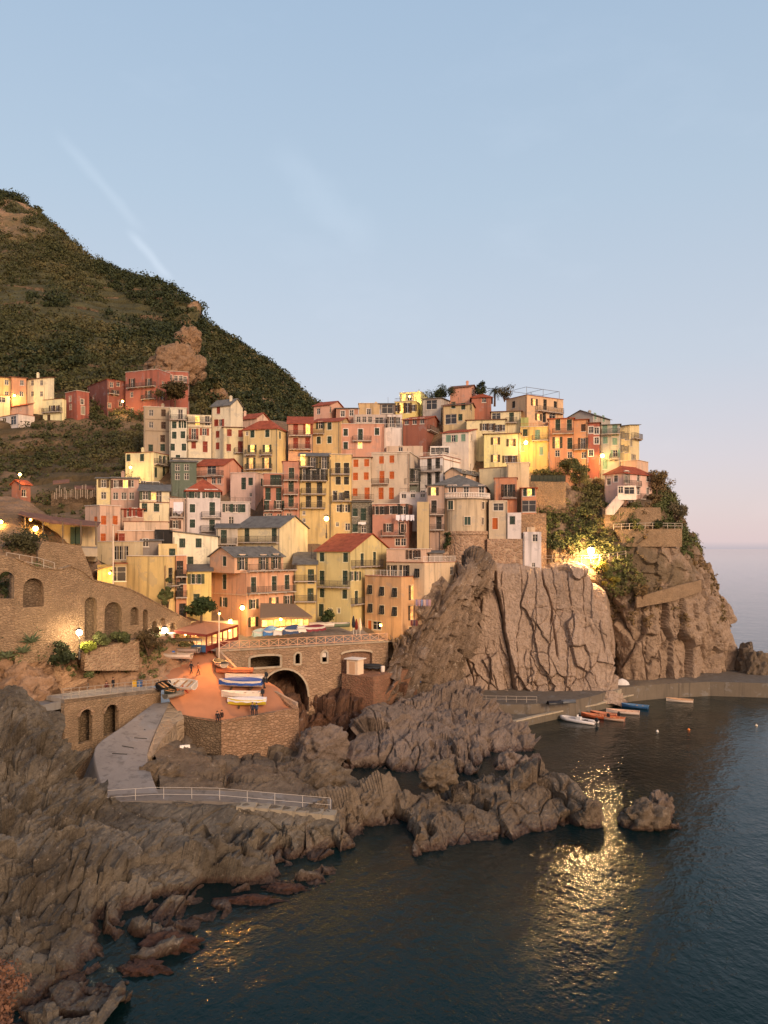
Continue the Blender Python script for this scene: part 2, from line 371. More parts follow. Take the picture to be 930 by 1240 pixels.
def terrain_mat(key, soil1, soil2, rk1, rk2):
    """ground that is soil and grass where the 'rock' attribute is 0 and bare rock where it is 1"""
    if ('tr', key) in MATS: return MATS[('tr', key)]
    m, t, b = new_mat('terrain_'+key)
    n1 = pos_noise(t, .08, 6, .65); n2 = pos_noise(t, .6, 6, .7); n3 = pos_noise(t, .3, 6, .7, (1, 1, 3), (.4, .5, 0))
    s = mixc(t, mrange(t, n1, .38, .62), lin(soil1), lin(soil2)); s = mixc(t, mrange(t, n2, .4, .8, 0, .7), s, tuple(v*.5 for v in lin(soil1)))
    r = mixc(t, mrange(t, n3, .38, .65), lin(rk1), lin(rk2)); r = mixc(t, mrange(t, n2, .5, .8, 0, .6), r, tuple(v*.5 for v in lin(rk2)))
    a = N(t, 'ShaderNodeAttribute', attribute_name='rock')
    t.links.new(mixc(t, a.outputs['Fac'], s, r), b.inputs['Base Color'])
    bump(t, b, n2, 1.0, 1.1); MATS[('tr', key)] = m; return m
# ------------------------------------------------------------------ terrain and sea
SHEETS = {}
def zipc(pxs, ys, Ys): return [(a, b, c) for a, b, c in zip(pxs, ys, Ys)]
def sheet(name, rows, nu, nv, disp, mat, rockf=None, kind='structure', label=None, cat=None, smooth=True):
    A = loft(rows, nu, nv); n = face_cam(A, gnormals(A)); p = A.reshape(-1, 3)
    d = disp(p, *proj(A.reshape(-1, 3))); A2 = A+n*d.reshape(nv, nu, 1)
    at = {}
    if rockf is not None:
        px, py = proj(A2); at['rock'] = rockf(A2.reshape(-1, 3), px.reshape(-1), py.reshape(-1))
    me = grid_mesh(name, A2, mat, smooth, at); o = bpy.data.objects.new(name, me); C.objects.link(o); o['kind'] = kind
    if label: o['label'] = label; o['category'] = cat
    SHEETS[name] = (A2, n, at.get('rock')); return o
def sstep(x, a, b): t = np.clip((x-a)/(b-a), 0, 1); return t*t*(3-2*t)
def rotm(ax, ay, az): return np.array(Matrix.Rotation(az, 3, 'Z') @ Matrix.Rotation(ay, 3, 'Y') @ Matrix.Rotation(ax, 3, 'X'))
EARTH = ('5d4f38', '76664a', '8f7658', 'a98a69')
# sea
def sea():
    m, t, b = new_mat('sea_water')
    b.inputs['Roughness'].default_value = .06; b.inputs['IOR'].default_value = 1.33; b.inputs['Specular IOR Level'].default_value = .24
    n1 = pos_noise(t, .05, 4)
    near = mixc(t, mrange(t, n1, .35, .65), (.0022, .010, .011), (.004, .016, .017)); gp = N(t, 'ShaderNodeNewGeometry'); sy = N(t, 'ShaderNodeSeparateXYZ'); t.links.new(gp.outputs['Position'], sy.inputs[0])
    t.links.new(mixc(t, mrange(t, sy.outputs['Y'], 170, 900), near, (.035, .085, .125)), b.inputs['Base Color'])   # open sea, bluer than the harbour; reflected sky blue put into the colour
    w1 = pos_noise(t, .33, 5, .55, (1, .55, 1), (0, 0, .5)); w2 = pos_noise(t, 1.5, 4, .6, (1, .6, 1), (0, 0, -.3)); w3 = pos_noise(t, .05, 3)
    h = N(t, 'ShaderNodeMath', operation='MULTIPLY_ADD', n_1=.46); t.links.new(w2, h.inputs[0]); t.links.new(w1, h.inputs[2])
    # wind patches: calmer and rougher water
    h2 = N(t, 'ShaderNodeMath', operation='MULTIPLY'); t.links.new(h.outputs[0], h2.inputs[0]); t.links.new(mrange(t, w3, .35, .65, .75, 1.15), h2.inputs[1])
    bump(t, b, h2.outputs[0], 1.0, .19); b.inputs['Specular Tint'].default_value = (.52, .86, .74, 1)
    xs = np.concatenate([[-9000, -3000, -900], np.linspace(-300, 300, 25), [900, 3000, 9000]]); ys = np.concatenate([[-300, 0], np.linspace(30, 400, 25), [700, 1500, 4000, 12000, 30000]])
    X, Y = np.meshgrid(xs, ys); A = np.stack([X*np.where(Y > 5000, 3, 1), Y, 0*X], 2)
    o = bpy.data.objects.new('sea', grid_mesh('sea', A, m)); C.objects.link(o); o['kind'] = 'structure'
sea()
# ---- mountain behind the village
def mtn_disp(p, px, py):
    d = 4*fbm(p*.012, 4, 1)+2.2*(ridged(p*.05, 4, 5)-.5)+.8*fbm(p*.22, 4, 9)
    z = p[:, 2]+3*fbm(p*.03, 2, 30); st = 4.2; f = (z/st) % 1.0         # old vineyard terraces
    top = 1-sstep(py, 250, 330)
    return d-1.5*sstep(f, .62, 1.0)*sstep(py, 270, 330)+top*(5*ridged(p*.045, 4, 77)-3)+4.5*spur(px, py)*(ridged(p*.09, 4, 80)*1.6-.3)
def spur(px, py):     # bare cliff on the shoulder
    r = 0*px
    for x, y, a, b in ((235, 376, 8, 16), (226, 402, 11, 16), (214, 434, 26, 15), (203, 458, 22, 12), (238, 452, 13, 13), (262, 478, 10, 9)): r = np.maximum(r, 1.25-((px-x)/a)**2-((py-y)/b)**2)
    return np.clip(r, 0, 1)
def mtn_rock(p, px, py):
    r = sstep(ridged(p*.06, 4, 40), .45, .56)*sstep(-py, -320, -230)+1.5*spur(px, py)*sstep(fbm(p*.08, 4, 45), -.22, .0)+.5*sstep(fbm(p*.05, 4, 60), .15, .35)*sstep(px, 225, 260)
    return np.clip(r*(.6+1.0*(fbm(p*.1, 4, 70)+.5)), 0, 1)
MT = terrain_mat('mountain', '4a4830', '5e5a3b', '8b7257', 'b8926f')
cx = [-230, -100, -40, 0, 40, 75, 110, 150, 190, 222, 250]
sheet('mountain_shoulder', [
    zipc(cx, [250, 255, 255, 262, 280, 310, 345, 365, 375, 392, 415], [500, 500, 495, 490, 480, 470, 450, 440, 430, 415, 400]),
    zipc(cx, [208, 217, 226, 233, 249, 280, 315, 336, 345, 364, 394], [432, 430, 426, 420, 410, 400, 385, 370, 355, 345, 340]),
    zipc(cx, [330, 330, 330, 335, 340, 350, 365, 380, 392, 402, 420], [330, 330, 330, 328, 325, 322, 318, 312, 308, 304, 305]),
    zipc(cx, [440, 440, 440, 440, 442, 445, 446, 447, 448, 450, 470], [246, 246, 245, 243, 240, 238, 235, 233, 232, 236, 255]),
    zipc(cx, [515, 515, 515, 515, 515, 515, 510, 505, 502, 505, 512], [209, 209, 209, 208, 208, 207, 206, 206, 208, 214, 232]),
    zipc(cx, [560, 560, 560, 560, 560, 560, 560, 560, 560, 560, 560], [195, 195, 195, 195, 195, 195, 196, 198, 200, 206, 220])], 340, 330, mtn_disp, MT, mtn_rock)
cx = [190, 228, 260, 300, 340, 370, 386, 420, 480]
sheet('mountain_far_slope', [
    zipc(cx, [380, 400, 420, 445, 470, 495, 505, 517, 527], [420, 430, 440, 455, 465, 470, 470, 470, 465]),
    zipc(cx, [355, 380, 402, 429, 456, 483, 494, 507, 517], [348, 352, 365, 380, 395, 405, 410, 410, 400]),
    zipc(cx, [430, 440, 450, 465, 480, 497, 505, 515, 525], [300, 300, 305, 312, 320, 330, 335, 340, 340]),
    zipc(cx, [540, 540, 540, 540, 540, 540, 540, 545, 550], [235, 235, 235, 236, 238, 242, 245, 250, 255])], 260, 200, mtn_disp, MT, mtn_rock)
# ---- the village hill: the ground that the houses stand on
VPX = [-60, 60, 120, 200, 300, 400, 500, 560, 640, 760, 820]
VPY = [790, 740, 700, 660, 620, 580, 540, 500, 470]
VY = np.array([
    [104, 104, 107, 112, 119, 124, 124, 144, 146, 152, 155],
    [108, 108, 112, 119, 129, 133, 133, 144, 147, 153, 156],
    [112, 112, 118, 127, 136, 140, 140, 146, 149, 155, 158],
    [120, 120, 128, 136, 144, 147, 147, 148.5, 151, 157, 160],
    [142, 142, 145, 148, 153, 155, 155, 155, 156, 159, 163],
    [165, 165, 164, 162, 162, 163, 163, 163, 163, 163, 167],
    [188, 188, 185, 176, 172, 172, 172, 171, 170, 168, 172],
    [208, 208, 207, 196, 184, 182, 182, 180, 178, 176, 180],
    [228, 228, 224, 212, 196, 191, 191, 188, 186, 184, 188]], float)
def Yv(px, py):
    col = [np.interp(px, VPX, VY[i]) for i in range(len(VPY))]
    return float(np.interp(py, VPY[::-1], col[::-1]))
def hill_disp(p, px, py):
    z = p[:, 2]+2*fbm(p*.05, 2, 30); f = (z/3.0) % 1.0
    wild = sstep(-px, -175, -150)*sstep(-py, -640, -610)
    return -1.3+.6*fbm(p*.15, 4, 3)+wild*(1.0*fbm(p*.06, 3, 4)-1.0*sstep(f, .55, .95)+1.0)
def hill_rock(p, px, py): return np.clip(sstep(px, 170, 200)*.8+sstep(fbm(p*.09, 4, 60), .12, .4)*.7+sstep(px, 640, 660)*.3, 0, 1)
HM = terrain_mat('hill', '4b402a', '61533a', '7d6a52', '97795e')
GX = [-260, 60, 120, 200, 300, 400, 500, 560, 640, 730, 765]
def gy(x, y):      # the ground stays a little below the skyline of the roofs
    if y < 505 and x > 180: y = 505+(505-y)*.1
    if x >= 640: y = max(y, 556+(x-640)*.14)
    return y
rows = [[(x, gy(x, VPY[i]), Yv(x, VPY[i])+(1.0 if x < 640 else 3.0)) for x in GX] for i in range(len(VPY))]
rows.append([(x, 530 if x < 640 else 590, VY[-1][j]+35) for j, x in enumerate(GX)])
sheet('village_hill', rows, 420, 260, hill_disp, HM, hill_rock)
# ---- sea cliff under the round house: tall smooth slabs, dark cracks
RS = rotm(0, math.radians(-9), 0)
def cliff_disp(p, px, py):
    q = p@RS; me = 1.9*fbm(np.stack([q[:, 0]*.07, 0*px, q[:, 2]*.06], 1), 4, 90, .5)+.35*fbm(np.stack([q[:, 0]*.4, 0*px, q[:, 2]*.35], 1), 3, 92, .6)
    x = (q[:, 0]+me)*.118+.15; i1 = np.floor(x); f1 = x-i1; o = lambda i, k: _h(i, 0*i, 0*i+k, 5)
    jag = .5+.5*fbm(p*np.array([.3, .3, .22]), 3, 95)
    e1 = np.minimum(f1, 1-f1)/.118; d = 2.3*(o(i1, 1)-.5)+1.3*(f1-.5)*(o(i1, 2)-.5)*2-1.5*np.exp(-(e1/(.06+.16*jag))**2)*sstep(fbm(p*.07, 2, 96), -.35, -.1)
    x2 = (q[:, 0]*1.0+.22*q[:, 2]*(o(i1, 3)-.5)*2+1.2*me)*.36+o(i1, 4); i2 = np.floor(x2); f2 = x2-i2; e2 = np.minimum(f2, 1-f2)/.36
    m2 = sstep(fbm(np.stack([q[:, 0]*.16, q[:, 1]*.1, q[:, 2]*.07], 1), 3, 97), .10, .22)
    d = d+m2*(.5*(o(i2, 7)-.5)-.5*np.exp(-(e2/.07)**2))+.75*facets(np.stack([q[:, 0]*.2+q[:, 2]*.05, q[:, 1]*.1, q[:, 2]*.07-q[:, 0]*.05], 1)+.2*me[:, None], 55, 1.3)[0]
    low = sstep(py, 768, 805); a2 = worley(np.stack([q[:, 0]*.3, q[:, 1]*.1, q[:, 2]*.17], 1)+.25*np.stack([fbm(p*.3, 3, 7)]*3, 1), 31, .95)
    m3 = np.clip(low*sstep(fbm(p*.12, 2, 99), -.2, .1)+.7*sstep(fbm(p*.09, 2, 98), .2, .34), 0, 1)
    d = d+m3*(1.1*((a2[2]-.5)+(a2[3]*a2[4]).sum(1)*.7)-.35*np.exp(-((a2[1]-a2[0])/.03)**2))
    return d*sstep(py, 676, 700)+.45*fbm(p*.3, 5, 3)+.22*ridged(p*.8, 4, 8)+.10*fbm(p*2.5, 3, 88)
CM = rock_mat('slab', 'b19a86', 'bfa793', '9a8470', (0, 1.41, 0), 1.4, .10)
cx = [536, 558, 580, 604, 632, 664, 700, 728, 739, 746]
sheet('sea_cliff', [
    zipc([540, 562, 584, 608, 634, 664, 700, 728, 739, 744], [676, 677, 678, 680, 682, 684, 690, 700, 712, 712], [150, 150, 150, 150, 150, 150, 150, 151, 153, 160]),
    zipc([556, 576, 592, 610, 634, 664, 700, 728, 739, 744], [694, 691, 688, 689, 692, 696, 700, 708, 716, 716], [145.6, 145.4, 145, 145, 145, 145.2, 145.6, 146, 147.6, 158]),
    zipc([545, 564, 583, 605, 632, 664, 700, 728, 739, 744], [730]*10, [144.4, 144.2, 144, 144, 144, 144.2, 144.4, 144.8, 146.5, 157]),
    zipc([532, 553, 575, 601, 631, 664, 700, 728, 739, 744], [780]*10, [143, 143, 143, 143, 143, 143, 143.4, 143.8, 145.4, 156]),
    zipc([524, 547, 570, 598, 630, 664, 700, 728, 739, 744], [832]*10, [141, 141.3, 141.5, 141.6, 142, 142, 142.3, 142.6, 144.4, 155]),
    zipc([520, 545, 570, 598, 630, 664, 700, 728, 739, 744], [858]*10, [138.5, 138.8, 139, 139, 139, 139, 139.5, 140, 142, 153])], 380, 330, cliff_disp, CM, smooth=False)
def saw(x, k=.8):
    f = x-np.floor(x); return np.where(f < k, f/k, (1-f)/(1-k))-.5
# strata: dark banded rock left of the slabs
RT = rotm(0, math.radians(32), 0)
def strata_disp(p, px, py):
    q = p@RT; w = .8*fbm(p*.15, 3, 5)
    b = fbm(np.stack([(q[:, 0]+w)*1.0, q[:, 1]*.10, q[:, 2]*.09], 1), 4, 12, .65); a = fbm(np.stack([(q[:, 0]+w)*.35, q[:, 1]*.08, q[:, 2]*.06], 1), 3, 14)
    return .6+1.5*facets(q*np.array([.42, .14, .13])+.2*w[:, None], 71, 1.4)[0]+.6*facets(q*np.array([1.1, .4, .35])+.2*w[:, None], 72, 1.4)[0]+1.0*a+.6*b+1.7*saw((q[:, 0]+1.0*w)*.62+.4*fbm(p*.15, 3, 66), .8)+1.0*saw((q[:, 0]+.8*w)*1.7+.3*fbm(p*.3, 2, 67), .75)+.4*saw((q[:, 0]+.5*w)*4.0, .7)+.35*fbm(p*.5, 4, 6)
SM = rock_mat('strata', '8a7662', 'a68f79', '4c3f34', (0, 1.01, 0), 1.0, .8)
sheet('strata_cliff', [
    zipc([500, 520, 540, 562, 582, 598], [740, 720, 698, 690, 685, 680], [140, 139, 138, 141, 147, 151]),
    zipc([496, 516, 536, 556, 577, 598], [772, 742, 712, 698, 690, 688], [129, 129, 129.6, 131, 139, 145.4]),
    zipc([474, 500, 520, 538, 556, 576], [786, 776, 758, 744, 738, 733], [125, 126.6, 128, 130, 137, 144.3]),
    zipc([464, 487, 506, 523, 541, 558], [815, 812, 806, 801, 796, 791], [122, 125, 128.5, 132.5, 138, 143.3]),
    zipc([455, 482, 500, 516, 534, 548], [850, 850, 850, 850, 850, 850], [120, 123, 129, 134, 138.5, 141.4])], 180, 220, strata_disp, SM, smooth=False)
# ---- the headland on the right, and the overgrown slope above it
def head_disp(p, px, py):
    lo = sstep(py, 700, 745)
    f = fbm(np.stack([p[:, 0]*.22, p[:, 1]*.22, p[:, 2]*.05], 1), 4, 17); k, e = facets(np.stack([p[:, 0]*.2, p[:, 1]*.2, p[:, 2]*.11], 1)+.3*f[:, None], 19, 1.2)
    return lo*(2.0*f+1.7*k+1.0*ridged(np.stack([p[:, 0]*.30, p[:, 1]*.3, p[:, 2]*.09], 1), 4, 27)-.7*np.exp(-(e/.05)**2)-.9*np.exp(-(fbm(np.stack([p[:, 0]*.25, p[:, 1]*.25, p[:, 2]*.06], 1), 4, 64, .55)/.022)**2))+(1-lo)*(1.3*fbm(p*.12, 4, 23)+.9*facets(p*.3+.3*fbm(p*.3, 2, 12)[:, None], 5)[0])+.6*fbm(p*.5, 5, 2)+.25*ridged(p*1.1, 3, 44)
def head_rock(p, px, py):
    return np.clip(.25+1.0*sstep(py, 712, 735)+.9*sstep(fbm(p*.11, 4, 61), .02, .22)+.8*sstep(px, 835, 855), 0, 1)
HDM = terrain_mat('headland', '574a36', '6f6048', '8f7a66', 'a8917b')
hx = [640, 680, 720, 757, 788, 803, 796]
sheet('headland', [
    zipc([640, 680, 720, 757, 788, 799, 792], [553, 557, 563, 569, 578, 590, 600], [173, 173, 171, 168.5, 168, 174, 195]),
    zipc([640, 680, 720, 757, 795, 817, 808], [615, 615, 615, 615, 614, 618, 622], [158, 158, 157.5, 156.5, 158, 166, 190]),
    zipc([642, 680, 720, 757, 806, 834, 826], [655, 657, 660, 660, 652, 655, 660], [151.5, 152, 152, 153, 157, 167, 190]),
    zipc([645, 682, 722, 760, 816, 858, 848], [695, 698, 702, 700, 694, 694, 700], [147.5, 148.5, 149.5, 150.5, 155, 168, 192]),
    zipc([645, 684, 728, 762, 820, 869, 858], [722, 724, 728, 728, 724, 724, 730], [149.5, 151, 153, 151, 155, 167.5, 192]),
    zipc([645, 690, 735, 768, 826, 881, 870], [765, 766, 768, 770, 768, 766, 772], [158, 158, 157, 152, 156, 167, 192]),
    zipc([645, 690, 737, 772, 832, 889, 878], [806, 808, 810, 812, 810, 800, 806], [160, 160, 158, 152.5, 156.5, 167, 192]),
    zipc([645, 690, 737, 772, 832, 894, 884], [858]*7, [160, 160, 158, 152.5, 156, 166, 190])], 360, 340, head_disp, HDM, head_rock, smooth=False)
# ---- shore rocks
def saw(x, k=.8):
    f = x-np.floor(x); return np.where(f < k, f/k, (1-f)/(1-k))-.5
def shore_disp(amp=1.0, rot=(.5, .75, .2), seed=0, an=1.0, calm=None):
    Rm = rotm(*rot)
    def f(p, px, py):
        q = p@Rm; w = np.stack([fbm(p*.16, 3, seed+2), fbm(p*.16, 3, seed+4), fbm(p*.16, 3, seed+6)], 1)
        a, e = facets(q*np.array([.145, .06*an, .12])+.30*w, seed+3, 1.3)
        b, e2 = facets(q*np.array([.52, .19*an, .42])+.35*w, seed+13, 1.4)
        c, e3 = facets(q*np.array([1.5, .6, 1.2])+.45*w, seed+33, 1.5)
        k = sstep(fbm(p*.12, 2, seed+40), -.12, .2); r = .5+sstep(fbm(p*.09, 2, seed+44), -.2, .2)
        am = amp if calm is None else amp*calm(px, py)
        return am*(2.1*fbm(p*.085, 3, seed+1)+2.1*a+.75*b*r+.16*c*r+.25*saw((q[:, 0]+.6*w[:, 0])*.8+.25*q[:, 2], .85)*r-.75*np.exp(-(e/.05)**2)*k-.28*np.exp(-(e2/.05)**2)*(1-k)+.13*fbm(p*1.1, 4, seed+50)-.75*np.exp(-(fbm(q*np.array([.22, .06, .16]), 3, seed+80, .45)/.016)**2)-.12*np.exp(-(fbm(q*np.array([.9, .34, .8]), 3, seed+85, .5)/.028)**2)+.10*ridged(p*2.2, 3, seed+9))
    return f
R1 = rock_mat('island', '877667', '988575', '66584d', (.2, .8, .2), 1.1, .25)
R2 = rock_mat('spit', '7a6a58', '8c7b66', '574a3c', (.1, .7, .1), 1.0, .3)
R3 = rock_mat('fore', '5f5649', '8a7f6e', '443b32', (.1, .67, .1), 1.2, .3, 1.5)
sheet('mid_shore_rock', [
    zipc([432, 470, 500, 530, 575, 615, 650], [893, 885, 862, 850, 850, 880, 912], [124, 127, 133, 137, 137, 130, 118]),
    zipc([425, 455, 492, 525, 570, 610, 648], [884, 858, 840, 834, 840, 868, 902], [109, 113, 117, 119, 118, 115, 110.5]),
    zipc([417, 447, 488, 528, 574, 616, 653], [905, 895, 880, 876, 880, 894, 912], [104.8, 105, 106, 107, 107.5, 109, 108.5]),
    zipc([417, 449, 489, 530, 576, 616, 653], [928, 937, 938, 938, 936, 928, 919], [101.6, 98.8, 98.6, 98.6, 99.2, 102, 105.4]),
    zipc([417, 449, 489, 530, 576, 616, 655], [945, 958, 960, 960, 957, 948, 936], [101, 98, 97.8, 97.8, 98.4, 101, 104.4])], 270, 160, shore_disp(.85, (.6, .5, .3), 100, 2.2), R1, smooth=False)
sheet('shore_rock_spit', [
    zipc([368, 440, 490, 540, 590, 640, 690, 712], [988, 983, 978, 972, 966, 960, 965, 990], [83, 85, 87.5, 90, 92, 93, 91, 83.5]),
    zipc([370, 440, 490, 540, 590, 640, 685, 706], [970, 955, 951, 948, 938, 931, 942, 976], [77.5, 81, 83.5, 85, 86, 86, 84.5, 81.8]),
    zipc([372, 440, 490, 540, 590, 640, 688, 709], [1004, 995, 992, 990, 984, 978, 978, 988], [73.5, 75.5, 77.4, 79, 80, 81, 81, 80.8]),
    zipc([372, 440, 490, 540, 590, 640, 690, 709], [1052, 1042, 1031, 1022, 1014, 1007, 1002, 1000], [70, 71.3, 73, 75, 76.6, 78.2, 79.3, 80]),
    zipc([372, 440, 490, 540, 590, 640, 690, 709], [1078, 1066, 1054, 1045, 1036, 1028, 1022, 1018], [69, 70.4, 72, 74, 75.8, 77.4, 78.6, 79.4])], 330, 140, shore_disp(.75, (.3, .85, .4), 200, 1.2), R2, smooth=False)
fx = [-320, -40, 30, 80, 130, 200, 260, 330, 410]
sheet('fore_shore_rock', [
    zipc([-320, -40, 30, 68, 118, 196, 260, 330, 410], [872, 872, 872, 872, 956, 972, 973, 976, 988], [91, 90, 89, 89, 80, 78.4, 78.4, 78.4, 78.4]),
    zipc([-320, -40, 25, 62, 112, 196, 260, 330, 410], [862, 862, 868, 885, 962, 977, 977, 978, 986], [85, 84.5, 83.5, 82.5, 78, 76.3, 76.2, 76.2, 76.6]),
    zipc([-320, -40, 30, 80, 132, 200, 260, 330, 412], [955, 955, 960, 975, 998, 1008, 1010, 1012, 1018], [71, 71, 71, 71, 71.5, 72, 72.8, 73.6, 73.6]),
    zipc([-320, -40, 30, 85, 137, 200, 262, 332, 414], [1040, 1040, 1042, 1046, 1050, 1052, 1050, 1046, 1040], [62.4, 62.4, 62.6, 63, 63.8, 65, 67.2, 69.6, 70.9]),
    zipc([-320, -40, 24, 76, 122, 180, 240, 305, 410], [1130, 1130, 1130, 1130, 1128, 1114, 1094, 1072, 1058], [54.4, 54.4, 54.4, 54.8, 56, 59, 62.2, 65.6, 68.4]),
    zipc([-320, -40, 20, 66, 108, 150, 222, 296, 410], [1236, 1236, 1236, 1234, 1214, 1178, 1124, 1086, 1068], [46.4, 46.4, 46.5, 46.8, 48.8, 52, 58, 63.4, 66.9]),
    zipc([-320, -40, 20, 66, 112, 158, 230, 300, 412], [1330, 1330, 1330, 1310, 1270, 1215, 1150, 1105, 1082], [40, 40, 40, 41.4, 44.4, 49.3, 56, 62, 65.6])], 430, 350, shore_disp(.9, (.25, .9, .1), 300, 2.3, lambda px, py: (1-.85*(1-sstep(py, 990, 1022))*sstep(px, 100, 150))*(1-.45*sstep(py, 1040+(300-px)*.35, 1075+(300-px)*.35))), R3, smooth=False)
sheet('slipway_rock', [
    zipc([198, 222, 250, 290, 330, 366, 400, 428], [880, 886, 888, 890, 892, 905, 915, 930], [99.5, 101.5, 104, 105, 106, 108, 107, 105]),
    zipc([185, 212, 250, 290, 330, 366, 400, 426], [902, 902, 912, 914, 916, 920, 928, 940], [91.6, 95, 97, 98, 99, 100.5, 101, 99.5]),
    zipc([190, 215, 250, 290, 330, 366, 400, 424], [927, 928, 936, 938, 940, 942, 950, 960], [85.6, 87.5, 89, 90.5, 91.5, 92, 92.5, 91]),
    zipc([194, 215, 250, 290, 330, 366, 400, 424], [962, 960, 960, 962, 964, 967, 974, 982], [79.6, 80.4, 81, 81.5, 82.2, 83.2, 84.6, 85.4]),
    zipc([194, 215, 250, 290, 330, 366, 400, 424], [985, 985, 985, 985, 987, 990, 996, 1004], [77.5, 77.8, 78, 78.3, 78.6, 79.4, 80.4, 81.2])], 300, 150, shore_disp(.55, (.2, .95, .2), 400, 1.5, lambda px, py: (1-.8*(1-sstep(px, 205, 245)))*(1-.6*sstep(py, 945, 960))), R2)
# rocks under the bridge and behind the inlet
sheet('inlet_rock', [
    zipc([300, 330, 362, 395, 425, 460, 490], [800, 800, 800, 800, 810, 815, 812], [128, 129, 130, 131, 131, 131, 131]),
    zipc([300, 330, 362, 395, 425, 460, 490], [840, 838, 834, 836, 842, 838, 836], [121, 121.5, 122, 122, 122, 123, 125]),
    zipc([300, 330, 362, 395, 425, 460, 490], [868, 868, 866, 864, 868, 866, 866], [116, 116, 116, 116, 116, 117, 118]),
    zipc([300, 330, 362, 395, 425, 460, 490], [905, 900, 893, 892, 892, 898, 905], [110, 111, 113.5, 115, 115.5, 114, 111]),
    zipc([300, 330, 362, 395, 425, 460, 490], [920, 915, 908, 906, 906, 912, 920], [109.5, 110.5, 112, 113.5, 114, 112.5, 110])], 230, 160, shore_disp(.75, (.1, 1.0, .2), 500), rock_mat('inlet', '6f4f3c', '7f5f49', '4c3a30', (.1, 1.0, .2), 1.1, .3))
# ---- hillside on the left above the harbour road
def lh_disp(p, px, py):
    w = .4*np.stack([fbm(p*.2, 3, 3), fbm(p*.2, 3, 4), fbm(p*.2, 3, 6)], 1)
    return .7*fbm(p*.14, 4, 3)+(1.5*facets(p*.22+w, 41, 1.3)[0]+.7*facets(p*.6+w, 42, 1.3)[0])*sstep(py, 730, 775)*(1-.7*sstep(px, 78, 95)*sstep(py, 800, 822))+.3*fbm(p*.8, 4, 4)+.15*ridged(p*1.5, 3, 9)
def lh_rock(p, px, py): return np.clip(.45+.8*fbm(p*.2, 4, 5)+.6*sstep(py, 780, 800)+.5*sstep(px, 60, 90), 0, 1)
LHM = terrain_mat('roadside', '5a4b33', '74624a', '97785c', 'b39173')
lx = [-320, -20, 40, 90, 130, 170, 205, 240]
sheet('roadside_hill', [
    zipc(lx, [598, 600, 612, 655, 692, 716, 736, 752], [126, 124, 123, 123, 124, 125, 125, 125]),
    zipc(lx, [655, 655, 660, 700, 726, 742, 756, 768], [110, 109.5, 110, 111.5, 114, 117, 120, 122]),
    zipc(lx, [715, 715, 720, 730, 742, 752, 760, 772], [101.5, 101.5, 103.5, 107.8, 111, 114, 117, 120]),
    zipc(lx, [785, 785, 788, 788, 788, 790, 792, 798], [96.5, 96.5, 98.5, 104.6, 107, 109, 111.5, 116.5]),
    zipc(lx, [836, 836, 838, 828, 824, 822, 818, 816], [93.5, 93.5, 94.6, 103, 104.8, 106, 107.5, 113]),
    zipc(lx, [864, 864, 862, 846, 838, 834, 830, 826], [91.4, 91.4, 91.6, 101.8, 103.6, 104.8, 105.6, 110])], 260, 230, lh_disp, LHM, lh_rock)
# ------------------------------------------------------------------ houses
SHUT = {'g': '2f4238', 'r': '8e3b2b', 'b': '4d3a2e', 'p': '7f9f8a', 'o': 'c0622c', 'k': '30302c', 'l': '9c9382'}
PANE = None
def glass_mat():
    global PANE
    if PANE is None:
        m, t, b = new_mat('window_glass'); b.inputs['Base Color'].default_value = (.022, .021, .022, 1); b.inputs['Roughness'].default_value = .12; b.inputs['Specular IOR Level'].default_value = .5; PANE = m
    return PANE
LIT = glow('ffc560', 2.6, 2.0); DIMLIT = glow('ffb765', 1.1, 2.0)
WME = {}
def win_mesh(kind, w, h):
    k = (kind, w, h)
    if k in WME: return WME[k]
    mb = MB()
    if kind == 'frame':                         # casement: outer frame, mullion and transom, sunk in the reveal
        f = .07
        for x0, x1, z0, z1 in ((-w/2, -w/2+f, -h/2, h/2), (w/2-f, w/2, -h/2, h/2), (-w/2+f, w/2-f, -h/2, -h/2+f), (-w/2+f, w/2-f, h/2-f, h/2)):
            mb.box(x0, x1, .10, .16, z0, z1)
        mb.box(-.035, .035, .104, .156, -h/2+f, h/2-f); mb.box(-w/2+f, -.036, .107, .153, h*.12, h*.12+.04); mb.box(.036, w/2-f, .107, .153, h*.12, h*.12+.04)
    elif kind == 'sill':
        mb.box(-w/2-.12, w/2+.12, -.10, .12, -h/2-.09, -h/2-.002)
    elif kind == 'surround':
        s = .13
        for x0, x1, z0, z1 in ((-w/2-s, -w/2+.001, -h/2-s, h/2+s), (w/2-.001, w/2+s, -h/2-s, h/2+s), (-w/2+.001, w/2-.001, h/2-.001, h/2+s), (-w/2+.001, w/2-.001, -h/2-s, -h/2+.001)):
            mb.box(x0, x1, -.025, .02, z0, z1)
    elif kind == 'pane': mb.box(-w/2+.03, w/2-.03, .145, .165, -h/2+.03, h/2-.03)
    elif kind in ('shutter', 'door_leaf'):      # one leaf, hinged at x=0, with rails and louvres; w is the leaf width
        mb.box(.0, .07, -.03, .03, -h/2, h/2); mb.box(w-.07, w, -.03, .03, -h/2, h/2)
        for z in (-h/2, -.04, h/2-.08): mb.box(.07, w-.07, -.028, .028, z, z+.08)
        n = max(4, int(h/.16))
        for i in range(n):
            z = -h/2+.08+(h-.16)*(i+.5)/n; mb.add([(.07, -.02, z-.06), (w-.07, -.02, z-.06), (w-.07, .015, z+.05), (.07, .015, z+.05)], [(0, 1, 2, 3)])
    WME[k] = mb.mesh(kind); return WME[k]
MCOPY = {}
def with_mat(me, m):
    k = (me.name, m.name)
    if k not in MCOPY:
        c = me.copy(); c.materials.clear(); c.materials.append(m); MCOPY[k] = c
    return MCOPY[k]
